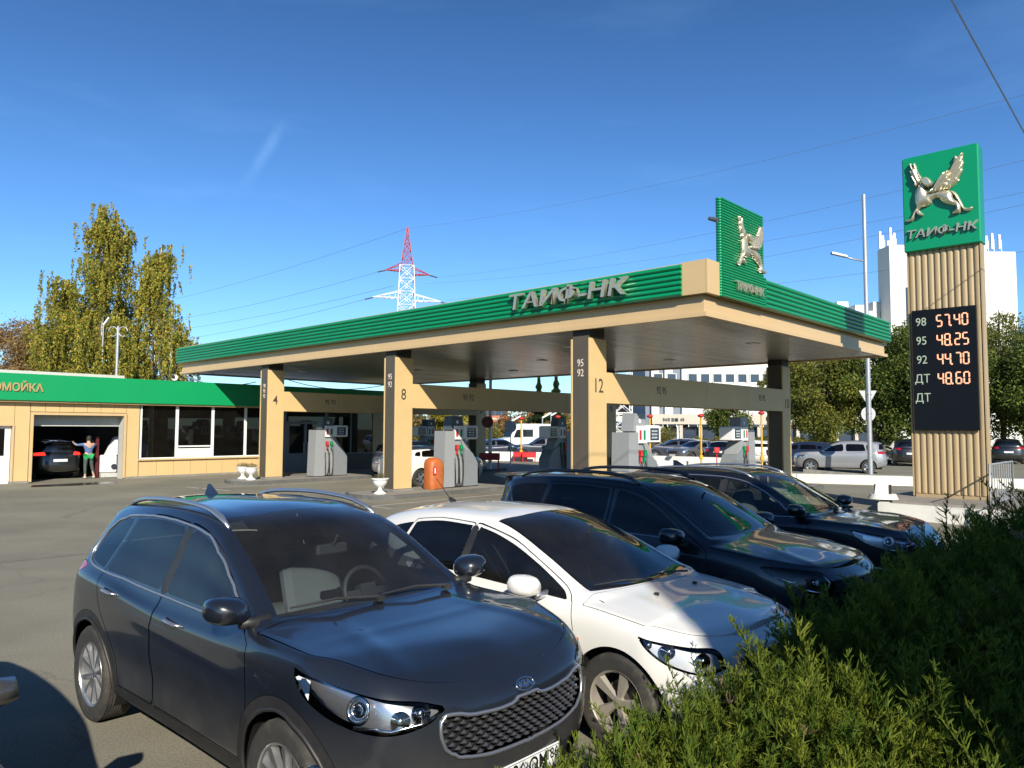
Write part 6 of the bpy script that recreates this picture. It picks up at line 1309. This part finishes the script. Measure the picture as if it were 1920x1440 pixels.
def block(label, px0, px1, pyt, y, m, rows, cols, floors=3.0, name='apartment_building'):
    a, c_ = placed(px0, pyt, y), placed(px1, pyt, y); h = a.z; W = c_.x-a.x; o = thing(name, label, 'building', (a.x, y, 0)); part('wall', m, o, lambda b: b.box(0, W, 0, 12, 0, h)); part('roof', MT['cream'], o, lambda b: b.box(-.3, W+.3, -.3, 12.3, h, h+.4))
    mm = None
    for j in range(rows):
        part('floor_band', MT['cream'], o, lambda b: b.box(-.02, W+.02, -.08, -.01, h-(j+1)*floors-.15, h-(j+1)*floors+.1))
        for i in range(cols):
            if mm is None: q = part('window', MT['farwin'], o, lambda b: b.box(-.6, .6, -.04, .05, -.7, .7)); mm = q.data
            else: q = bpy.data.objects.new('window', mm); col.objects.link(q); q.parent = o
            q.location = (W*(i+.5)/cols, 0, h-(j+.55)*floors)
    return o
block('red brick block with pale bands seen over the van, right of pillar 2', 905, 952, 757, 150, MT['brick'], 3, 4)
block('red brick block with balconies behind the lattice tower', 1172, 1208, 742, 130, MT['brick'], 3, 3)
block('small pale building just right of pillar 6', 1152, 1168, 778, 110, MT['cream'], 1, 2, 3.0, 'small_building')
# ------------------------------------------------------------------ trees
BARK = mat('bark', (.10, .085, .065), .9, noise=.4, scale=8, bump=.5, bscale=20); BIRCH = mat('birch bark', (.55, .53, .48), .8, noise=.3, scale=5, dirt=.8, dirtc=(.05, .045, .04))
def leaves(name, P, D, size, cols, parent, asp=.55, jit=.25, colnoise=None):
    """one small bent leaf-shaped quad per point P, long axis D"""
    n = len(P); D = D/np.maximum(np.linalg.norm(D, axis=1, keepdims=True), 1e-6); S = size*RNG.uniform(.6, 1.35, (n, 1)); Rn = RNG.normal(size=(n, 3)); E = np.cross(D, Rn); E /= np.maximum(np.linalg.norm(E, axis=1, keepdims=True), 1e-6)
    N_ = np.cross(D, E); V = np.stack([P-D*S*.5, P+E*S*asp*.5+N_*S*.06, P+D*S*.5, P-E*S*asp*.5+N_*S*.06], 1).reshape(-1, 3); F = np.arange(n*4).reshape(n, 4)
    C = np.array(cols)[RNG.integers(0, len(cols), n)]*RNG.uniform(1-jit, 1+jit, (n, 1))
    if colnoise is not None: C = C*colnoise[:, None]
    o = meshobj(name, V, F, LEAF, parent, tint=np.repeat(C, 4, 0)); return o
def limbs(name, m, parent, base, tips, r0, seed=0):
    b = MB(); rng = random.Random(seed)
    for q in tips:
        p0 = Vector(base); p1 = Vector(q); mid = p0.lerp(p1, .5)+Vector((rng.gauss(0, .3), rng.gauss(0, .3), (p1-p0).length*.12)); b.tube([p0, p0.lerp(mid, .5), mid, p1], [r0, r0*.8, r0*.55, r0*.12], 5)
    return b.build(name, m, parent, True)
def bushy(label, x, y, h, rad, cols, n, leaf=.22, z0=.12, seed=1, name='broadleaf_tree', clumps=40, trunk=.22, group=None, bark=None, crown_z=None, sx=1, sparse=0, asp=.6):
    rng = np.random.default_rng(seed); o = thing(name, label, 'tree', (x, y, 0), 0, group); zc = h*(.56 if crown_z is None else crown_z); rz = h-zc
    d = rng.normal(size=(clumps, 3)); d /= np.linalg.norm(d, axis=1, keepdims=True); q = rng.uniform(.35, 1.0, (clumps, 1))**.6; C = d*q*np.array([rad*sx, rad, rz*.9])*.82; C[:, 2] += zc; C[:, 2] = np.maximum(C[:, 2], h*z0+.3)
    cr = rng.uniform(.20, .42, clumps)*rad*.9; k = rng.integers(0, clumps, n); dd = rng.normal(size=(n, 3)); dd /= np.linalg.norm(dd, axis=1, keepdims=True); rr = rng.uniform(.0, 1, (n, 1))**.45
    P = C[k]+dd*rr*cr[k][:, None]*np.array([1, 1, .8]); P[:, 2] -= (rr[:, 0]**2)*cr[k]*.12; D = dd+rng.normal(size=(n, 3))*.7; D[:, 2] -= .5
    cn = rng.uniform(.75, 1.25, clumps)[k]
    cl = leaves('crown', P, D, leaf, cols, o, asp, .25, cn)
    part('trunk', bark or BARK, o, lambda b: b.tube([(0, 0, 0), (.05, 0, h*.25), (-.05, .05, h*.55), (0, 0, h*.85)], [trunk, trunk*.8, trunk*.5, trunk*.15], 8), True)
    limbs('branches', bark or BARK, o, (0, 0, h*.22), [tuple(c) for c in C[:min(clumps, 26)]], trunk*.4, seed)
    return o
def birch(label, x, y, h, rad, n, seed, cols, lean=0, group='weeping birches behind the shop'):
    rng = np.random.default_rng(seed); o = thing('birch_tree', label, 'tree', (x, y, 0), 0, group); nl = 60; tips = []; S = []; 
    for i in range(nl):
        f = (i+.5)/nl; z = h*(.16+.82*f); r = rad*(1-f)**.74*1.2*rng.uniform(.35, 1.18)+.15; t = rng.uniform(0, 6.283); tips.append((math.cos(t)*r+lean*f, math.sin(t)*r, z+rng.uniform(-.3, .5)))
    tips = np.array(tips); per = max(2, int(n/nl/46)); V = []; DD = []; CN = []
    for i, tp in enumerate(tips):
        base = np.array([lean*tp[2]/h*.8, 0, max(tp[2]-.9-.35*np.hypot(tp[0], tp[1]), h*.1)])
        for s in range(per):
            u = rng.uniform(.35, 1.1); p = base+(tp-base)*u+rng.normal(size=3)*[.30, .30, .2]; L_ = rng.uniform(.7, 2.9)*(.6+.7*(1-tp[2]/h)); m = 46; tt = np.sort(rng.uniform(0, 1, m)); dx = rng.normal(size=2)*.12
            q = np.c_[p[0]+dx[0]*tt+rng.normal(size=m)*.05, p[1]+dx[1]*tt+rng.normal(size=m)*.05, p[2]+.25*np.sin(tt*3.1)*.5-L_*tt]; V.append(q); DD.append(np.c_[rng.normal(size=(m, 2))*.5, -np.ones(m)]); CN.append(np.full(m, rng.uniform(.65, 1.3)))
    V = np.vstack(V); V = V[V[:, 2] > 1]; k = len(V); DD = np.vstack(DD)[:k]; CN = np.concatenate(CN)[:k]
    leaves('crown', V, DD, .145, cols, o, .6, .25, CN)
    part('trunk', BIRCH, o, lambda b: b.tube([(0, 0, 0), (lean*.3, 0, h*.35), (lean*.6, 0, h*.65), (lean*.95, 0, h*.97)], [.22, .16, .09, .02], 8), True)
    limbs('branches', BARK, o, (lean*.3, 0, h*.3), [tuple(t) for t in tips[::2]], .05, seed); return o
BC = [(.29, .29, .045), (.35, .32, .05), (.22, .25, .04), (.42, .35, .065), (.16, .21, .035), (.46, .32, .05)]
birch('tallest weeping birch with yellowing leaves, rising behind the car wash roof', -24.9, 45, 15.8, 4.4, 80000, 3, BC)
birch('slimmer weeping birch just right of the tallest one', -22.0, 45.5, 13.6, 3.0, 40000, 5, BC, .3)
birch('small weeping birch whose tip shows above the left end of the canopy', -20.0, 43.5, 9.4, 1.3, 11000, 8, BC)
birch('short weeping birch filling the gap between the tallest and the slimmer one', -23.4, 43.8, 9.2, 2.8, 24000, 12, BC)
birch('low leafy birch at the left foot of the tallest birch', -27.6, 45.5, 11.6, 2.8, 24000, 9, BC)
AC = [(.34, .23, .10), (.30, .19, .08), (.38, .26, .12), (.26, .18, .08)]
bushy('rust brown autumn tree at the left edge behind the car wash', -31.5, 47, 9.9, 3.7, AC, 26000, .15, seed=4, group='autumn trees at the left edge', clumps=60)
bushy('thin half bare brown tree right behind the rust brown one', -29.0, 52, 11.8, 2.6, AC, 4500, .13, seed=14, group='autumn trees at the left edge', clumps=50)
bushy('nearly bare tree at the far left, taller than the rust brown one', -34.5, 55, 13.2, 4.0, AC, 4500, .13, seed=24, group='autumn trees at the left edge', clumps=60)
GC = [(.10, .15, .028), (.135, .18, .035), (.075, .115, .026), (.19, .21, .04), (.05, .085, .022)]; YC = [(.20, .21, .04), (.15, .18, .035), (.26, .23, .045), (.12, .155, .03)]; OC = [(.22, .12, .035), (.16, .11, .03), (.10, .10, .03)]
G_ = 'dense trees beyond the road on the right'
for q in (('yellow green tree just right of pillar 10', 23.3, 56, 10.2, 3.8, YC, 30000, 1), ('brown topped tree behind the yellow green one', 26.5, 64, 12.0, 3.6, OC, 12000, 2), ('dark green tree behind the street lamp signs', 26.8, 55, 10.8, 3.8, GC, 32000, 3), ('dark green tree left of the price totem', 29.5, 53, 11.3, 4.6, GC, 32000, 4), ('tall thin topped tree directly behind the price totem', 33.8, 58, 13.5, 4.3, GC, 26000, 5),
          ('dark green tree just right of the price totem', 36.5, 50, 10.4, 4.4, GC, 32000, 6), ('yellowing tree at the right edge above the road', 37.5, 57, 13.5, 4.2, YC, 26000, 7), ('dense green tree at the far right edge', 42.5, 54, 12.0, 4.5, GC, 24000, 8)):
    bushy(q[0], q[1], q[2], q[3], q[4], q[5], q[6], .19, seed=q[7]+30, group=G_, clumps=64, z0=.03, crown_z=.50)
bushy('dark bushy tree in front of the office building, left of pillar 10', 24.8, 85, 6.8, 3.0, GC, 15000, .22, seed=51, clumps=44, z0=.05, crown_z=.5)
bushy('yellow green tree rising above the portal beam beside pillar 10', 29.0, 82, 9.8, 2.2, YC, 14000, .2, seed=52, clumps=40)
# low hedges by the offices
def strip(name, label, cat, x0, x1, y, h, cols, n, leaf=.16, dy=1.2, kind='stuff', z0=0):
    P = np.c_[RNG.uniform(x0, x1, n), y+RNG.uniform(-dy, dy, n), np.zeros(n)]; hh = h*(.75+.35*np.sin(P[:, 0]*1.7+np.sin(P[:, 0]*.6)*2)*.5+RNG.uniform(-.1, .1, n)); P[:, 2] = z0+hh*RNG.uniform(0, 1, n)**.6
    o = leaves(name, P, RNG.normal(size=(n, 3)), leaf, cols, None, .6); return tag(o, label, cat, None, kind)
strip('shrub_row', 'low orange and green shrubs in front of the office shops', 'shrubs', 16, 36, 80, 1.5, OC+YC, 9000, .22)
strip('verge_shrubs', 'yellow shrubs under the pale trees behind the shop gap', 'shrubs', -18, 16, 74, 2.4, OC+YC, 15000, .25, 3)
# wooded slope far behind
def slope():
    xs = np.linspace(-90, 12, 40); ys = np.linspace(95, 175, 12); V = [(x, y, -.1+(y-95)/80*4.2+.4*math.sin(x*.13)+.3*math.sin(y*.21+x*.05) if y > 95 else -.1) for y in ys for x in xs]; F = [(j*40+i, j*40+i+1, (j+1)*40+i+1, (j+1)*40+i) for j in range(11) for i in range(39)]
    meshobj('hillside', V, F, mat('autumn slope', (.16, .11, .045), .95, noise=.5, scale=.5, dirt=.5, dirtc=(.08, .08, .03)))['kind'] = 'structure'
    n = 60000; k = 260; cx = RNG.uniform(-55, 45, k); cy = RNG.uniform(97, 170, k); cx = np.minimum(cx, .10*cy-1); cr = RNG.uniform(.9, 2.2, k); pal = np.array([(.24, .15, .05), (.30, .22, .05), (.16, .13, .05), (.12, .12, .04), (.26, .12, .05), (.20, .17, .10)]); ci = RNG.integers(0, len(pal), k); q = RNG.integers(0, k, n)
    d = RNG.normal(size=(n, 3)); d /= np.linalg.norm(d, axis=1, keepdims=True); P = np.c_[cx[q], cy[q], (cy[q]-95)/80*4.2+cr[q]*.8]+d*cr[q][:, None]*RNG.uniform(.3, 1, (n, 1)); S = .5; D = RNG.normal(size=(n, 3)); E = np.cross(D, RNG.normal(size=(n, 3))); D /= np.linalg.norm(D, axis=1, keepdims=True); E /= np.linalg.norm(E, axis=1, keepdims=True)
    V = np.stack([P-D*S*.5, P+E*S*.3, P+D*S*.5, P-E*S*.3], 1).reshape(-1, 3); o = meshobj('far_woods', V, np.arange(n*4).reshape(n, 4), LEAF, tint=np.repeat(pal[ci[q]]*RNG.uniform(.7, 1.3, (n, 1)), 4, 0)); tag(o, 'autumn woods covering the slope far behind the forecourt', 'woods', None, 'stuff')
slope()
for lb_, x, h, s in (('dark conifer on the slope, left of the pair', 3.9, 10.5, 61), ('dark conifer on the slope, right of the pair', 6.4, 11.0, 62)):
    o = thing('conifer_tree', lb_, 'tree', (x, 108, 1.2)); n = 5000; rng = np.random.default_rng(s); f = rng.uniform(0, 1, n); t = rng.uniform(0, 6.283, n); rr = (1-f)*2.0*(.7+.3*np.sin(f*40))*rng.uniform(.5, 1, n); P = np.c_[np.cos(t)*rr, np.sin(t)*rr, 1+f*(h-3)]
    leaves('crown', P, np.c_[np.cos(t), np.sin(t), -.5*np.ones(n)], .4, [(.02, .045, .015), (.03, .06, .02)], o); part('trunk', BARK, o, lambda b: b.cyl((0, 0, 0), (0, 0, h-3), .2, .03))
bushy('bright yellow bush seen through the gap right of pillar 8', -5.6, 66, 5.6, 2.3, [(.42, .34, .04), (.34, .30, .05)], 6000, .2, seed=71, name='yellow_bush', clumps=24)
# ------------------------------------------------------------------ worker in the wash bay
def person():
    root = thing('person', 'person in blue shirt, green shorts and grey trousers reaching up beside the black SUV', 'person', SH(-4.66, 1.05, .1), TH)
    J = dict(pel=(0, 0, .98), sp=(0, .02, 1.15), ch=(0, .02, 1.36), nk=(0, .03, 1.50), hd=(0, .05, 1.62), ht=(0, .05, 1.76), ls=(-.19, .02, 1.43), le=(-.42, .16, 1.40), lw=(-.50, .36, 1.50), rs=(.19, .02, 1.43), re=(.34, .20, 1.38), rw=(.30, .42, 1.48), lh=(-.10, 0, .93), lk=(-.11, .03, .50), la=(-.12, -.03, .09), lt=(-.13, .12, .04), rh=(.10, 0, .93), rk=(.16, .08, .50), ra=(.24, .02, .09), rt=(.27, .17, .04))
    def skin(name, edges, rad, m, parent, sub=2):
        ks = []; 
        for a, b_ in edges:
            for q in (a, b_):
                if q not in ks: ks.append(q)
        me = bpy.data.meshes.new(name); me.from_pydata([J[k] for k in ks], [(ks.index(a), ks.index(b_)) for a, b_ in edges], []); o = bpy.data.objects.new(name, me); col.objects.link(o)
        md = o.modifiers.new('skin', 'SKIN'); md.use_smooth_shade = True; s2 = o.modifiers.new('sub', 'SUBSURF'); s2.levels = s2.render_levels = sub
        for k, v in zip(ks, me.skin_vertices[0].data): v.radius = rad[k]; v.use_root = (k == ks[0])
        dg = bpy.context.evaluated_depsgraph_get(); m2 = bpy.data.meshes.new_from_object(o.evaluated_get(dg)); bpy.data.objects.remove(o); q = bpy.data.objects.new(name, m2); col.objects.link(q); m2.materials.clear(); m2.materials.append(m)
        for p in m2.polygons: p.use_smooth = True
        q.parent = parent; return q
    SK = mat('skin', (.50, .30, .21), .55); BL = mat('blue shirt', (.07, .14, .30), .8, noise=.15, bump=.3, bscale=12); GR = mat('green shorts', (.02, .30, .09), .8, noise=.15); TR = mat('grey trousers', (.06, .075, .065), .85, noise=.2); HR = mat('dark hair', (.02, .016, .012), .7)
    R_ = dict(pel=(.13, .10), sp=(.13, .095), ch=(.155, .10), nk=(.055, .055), hd=(.085, .095), ht=(.06, .065), ls=(.06, .06), le=(.044, .044), lw=(.030, .030), rs=(.06, .06), re=(.044, .044), rw=(.03, .03), lh=(.088, .09), lk=(.058, .06), la=(.04, .042), lt=(.04, .03), rh=(.088, .09), rk=(.058, .06), ra=(.04, .042), rt=(.04, .03))
    body = skin('body', [('pel', 'sp'), ('sp', 'ch'), ('ch', 'nk'), ('nk', 'hd'), ('hd', 'ht'), ('ch', 'ls'), ('ls', 'le'), ('le', 'lw'), ('ch', 'rs'), ('rs', 're'), ('re', 'rw'), ('pel', 'lh'), ('lh', 'lk'), ('lk', 'la'), ('la', 'lt'), ('pel', 'rh'), ('rh', 'rk'), ('rk', 'ra'), ('ra', 'rt')], R_, SK, root)
    big = {k: (a*1.13, b_*1.15) for k, (a, b_) in R_.items()}; J['le'] = (-.40, .145, 1.402); J['re'] = (.33, .185, 1.382)
    skin('shirt', [('pel', 'sp'), ('sp', 'ch'), ('ch', 'ls'), ('ls', 'le'), ('le', 'lw'), ('ch', 'rs'), ('rs', 're'), ('re', 'rw')], big, BL, body); J['la'] = (-.12, -.02, .13); J['ra'] = (.24, .03, .13)
    skin('trousers', [('pel', 'lh'), ('lh', 'lk'), ('lk', 'la'), ('pel', 'rh'), ('rh', 'rk'), ('rk', 'ra')], {k: (a*1.12, b_*1.12) for k, (a, b_) in R_.items()}, TR, body)
    J['lm'] = (-.105, .01, .74); J['rm'] = (.125, .02, .74); R2 = {k: (a*1.24, b_*1.24) for k, (a, b_) in R_.items()}; R2['lm'] = (.105, .105); R2['rm'] = (.105, .105)
    skin('shorts', [('pel', 'lh'), ('lh', 'lm'), ('pel', 'rh'), ('rh', 'rm')], R2, GR, body)
    part('hair', HR, body, lambda b: b.lathe([(.0, 1.80), (.06, 1.79), (.098, 1.74), (.108, 1.67), (.10, 1.60)], 14, (0, .03, 0)), True)
    for nm, wr, sg in (('hand', J['lw'], -1), ('hand', J['rw'], 1)):
        def hand(b):
            w_ = Vector(wr); b.tube([w_, w_+Vector((0, .04, .03)), w_+Vector((0, .07, .06))], [.022, .036, .03], 8)
            for f in range(4): x = (f-1.5)*.018; b.tube([w_+Vector((x, .06, .055)), w_+Vector((x*1.2, .085, .09-.004*abs(f-1))), w_+Vector((x*1.2, .10, .115-.006*abs(f-1)))], [.010, .009, .006], 5)
            b.tube([w_+Vector((-sg*.03, .03, .02)), w_+Vector((-sg*.055, .05, .045)), w_+Vector((-sg*.06, .07, .06))], [.011, .010, .007], 5)
        part(nm, SK, body, hand, True)
    for a in ('la', 'ra'): p = J[a]; part('shoe', MT['cream'], body, lambda b: b.tube([(p[0], p[1]-.06, .045), (p[0], p[1]+.03, .05), (p[0]+.01, p[1]+.16, .035), (p[0]+.01, p[1]+.20, .03)], [.04, .05, .042, .02], 8), True)
person()
# ------------------------------------------------------------------ juniper hedge on the bank in front
JM = leafmat('juniper scale leaf', .25, .7)
def htop(x, y):
    s = x*.684+y*.729; a = -x*.729+y*.684              # s along the hedge, a towards the cars
    z = np.interp(s, [1.2, 2.2, 3.0, 3.4, 4.1, 4.9, 5.8, 6.8, 8, 12, 16], [.60, .76, .88, 1.0, 1.14, 1.24, 1.38, 1.46, 1.56, 1.58, 1.35]); edge = np.interp(s, [1.2, 2.2, 3, 4, 5.2, 7, 9.5, 12], [2.45, 2.4, 2.32, 2.15, 2.0, 1.9, 1.6, 1.1])
    f = np.clip((edge-a)/.75, 0, 1); z = z*np.sqrt(np.clip(1-(1-f)**2.2, 0, 1))
    return z*(1+.06*np.sin(s*5.1+a*3)+.05*np.sin(s*11+a*7+1)), edge-a, s, a
def frond_template(seed, L_=.34):
    rng = np.random.default_rng(seed); V = []; F = []; T = []
    def strip(p, d, l, w, k, up):
        n = np.cross(d, up); n /= max(np.linalg.norm(n), 1e-6); q = p
        i0 = len(V); V.append(q-n*w); V.append(q+n*w); T.extend([k, k])
        for j in (1, 2):
            q = p+d*l*j/2+np.array([0, 0, .05*l*j]); ww = w*(1-.42*j); V.append(q-n*ww); V.append(q+n*ww); T.extend([k+.35*j, k+.35*j]); i = len(V)-4; F.append((i, i+1, i+3, i+2))
    p = np.zeros(3); d = np.array([.35, 0, 1.]); d /= np.linalg.norm(d); n = 13; pts = [p.copy()]
    for i in range(n): d = d+np.array([.035, rng.normal()*.05, -.012]); d /= np.linalg.norm(d); p = p+d*L_/n; pts.append(p.copy())
    for i in range(n): strip(pts[i], (pts[i+1]-pts[i])/np.linalg.norm(pts[i+1]-pts[i]), L_/n*1.1, .0042*(1-.5*i/n), .1, np.array([0, 1, .1]))
    for i in range(2, n+1):
        for s in range(3):
            a = rng.uniform(0, 6.283); side = np.array([math.cos(a), math.sin(a), 0.]); dd = side*.55+np.array([.22, 0, 1.0]); dd /= np.linalg.norm(dd); l = rng.uniform(.035, .08)*(1.15-.6*i/n); b = pts[i]
            strip(b, dd, l, .0029, .3, rng.normal(size=3))
            for m in range(3): d3 = dd+rng.normal(size=3)*.45; d3 /= np.linalg.norm(d3); strip(b+dd*l*rng.uniform(.2, .8), d3, l*.6, .0024, .55, rng.normal(size=3))
    return np.array(V), np.array(F), np.array(T)
TPL = [frond_template(k, L_) for k, L_ in ((1, .30), (2, .38), (3, .26))]
def fronds(P, D, scale, tipc, basec, rng, name, parent, tpl):
    V0, F0, T0 = tpl; n = len(P); Z = D/np.linalg.norm(D, axis=1, keepdims=True); a = rng.normal(size=(n, 3)); Xa = np.cross(a, Z); Xa /= np.linalg.norm(Xa, axis=1, keepdims=True); Y = np.cross(Z, Xa)
    V = P[:, None]+scale[:, None, None]*(V0[None, :, 0:1]*Xa[:, None]+V0[None, :, 1:2]*Y[:, None]+V0[None, :, 2:3]*Z[:, None]); m = len(V0); F = (F0[None]+np.arange(n)[:, None, None]*m).reshape(-1, 4)
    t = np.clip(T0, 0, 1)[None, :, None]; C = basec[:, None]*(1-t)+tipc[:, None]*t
    return V.reshape(-1, 3), F, C.reshape(-1, 3)
def hedge():
    rng = np.random.default_rng(11); N_ = 80000; X = rng.uniform(-2, 10, N_); Y = rng.uniform(.9, 12, N_); zt, ed, s, a = htop(X, Y)
    dist = np.hypot(X, Y); keep = (ed > .02) & (a > -1.6) & (s > 1.0) & (s < 14) & (dist > 1.35); px = 960+FPX*X/np.maximum(Y, .1); keep &= (px > 500) & (px < 2150) & (Y > .8)
    keep &= rng.uniform(size=N_) < np.clip(np.where(dist < 5, 1.0, 5/dist), .25, 1)
    X, Y, zt, ed, s, a = (q[keep] for q in (X, Y, zt, ed, s, a)); n = len(X)
    cen = [2.4, 3.7, 5.1, 6.9, 9.2, 12.2]; lab = ['low sunlit juniper bush in front of the nearest SUV grille', 'feathery sunlit juniper bush hiding the nose of the white hatchback', 'tall shaded juniper bush in the lower right corner', 'dark shaded juniper bush below the noses of the two black cars', 'juniper bush at the right edge, in shade except its tips', 'sunlit yellow green juniper bush at the right edge, farthest of the hedge']
    own = np.abs(s[:, None]+rng.normal(size=(n, 1))*.12-np.array(cen)[None]).argmin(1); tot = 0
    for k in range(6):
        root = thing('juniper_bush', lab[k], 'bush', tuple(Vector((.684*cen[k]-.729*.7, .729*cen[k]+.684*.7, 0))), 0, 'juniper hedge between the camera and the cars'); O = np.array(root.location)
        i = np.where(own == k)[0]; i = i[:2900 if k < 3 else 1700]; VV, FF, CC = [], [], []; off_ = 0
        for t_ in range(3):
            j = i[t_::3]; m = len(j)
            if not m: continue
            lay = rng.uniform(0, 1, m)**1.5*.45; P = np.c_[X[j], Y[j], np.maximum(zt[j]-.26-lay, .03)]; out = np.clip(1-ed[j]/.7, 0, 1); D = np.c_[rng.normal(size=m)*.27+.26-.729*out*.9, rng.normal(size=m)*.27+.684*out*.9-.05, 1.0-.45*out]
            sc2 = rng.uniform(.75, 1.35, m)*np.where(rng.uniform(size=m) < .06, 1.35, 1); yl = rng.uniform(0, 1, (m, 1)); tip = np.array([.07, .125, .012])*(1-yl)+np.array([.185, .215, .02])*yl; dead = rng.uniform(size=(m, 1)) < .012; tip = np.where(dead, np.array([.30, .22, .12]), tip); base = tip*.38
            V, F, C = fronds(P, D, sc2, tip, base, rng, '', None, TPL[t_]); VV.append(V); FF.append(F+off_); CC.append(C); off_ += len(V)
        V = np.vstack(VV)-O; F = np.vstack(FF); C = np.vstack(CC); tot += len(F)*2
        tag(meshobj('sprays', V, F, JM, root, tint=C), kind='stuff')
        # dark twiggy inside
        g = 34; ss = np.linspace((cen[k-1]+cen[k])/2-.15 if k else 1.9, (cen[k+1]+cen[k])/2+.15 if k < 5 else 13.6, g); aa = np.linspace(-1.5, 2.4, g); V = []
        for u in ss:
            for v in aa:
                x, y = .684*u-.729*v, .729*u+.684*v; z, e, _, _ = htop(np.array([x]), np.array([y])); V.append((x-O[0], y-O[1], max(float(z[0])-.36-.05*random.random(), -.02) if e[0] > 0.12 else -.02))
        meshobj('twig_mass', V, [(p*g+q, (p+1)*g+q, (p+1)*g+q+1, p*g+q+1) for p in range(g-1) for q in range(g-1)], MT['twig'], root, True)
    print('hedge tris', tot)
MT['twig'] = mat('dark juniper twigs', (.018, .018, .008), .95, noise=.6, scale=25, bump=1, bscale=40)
hedge()
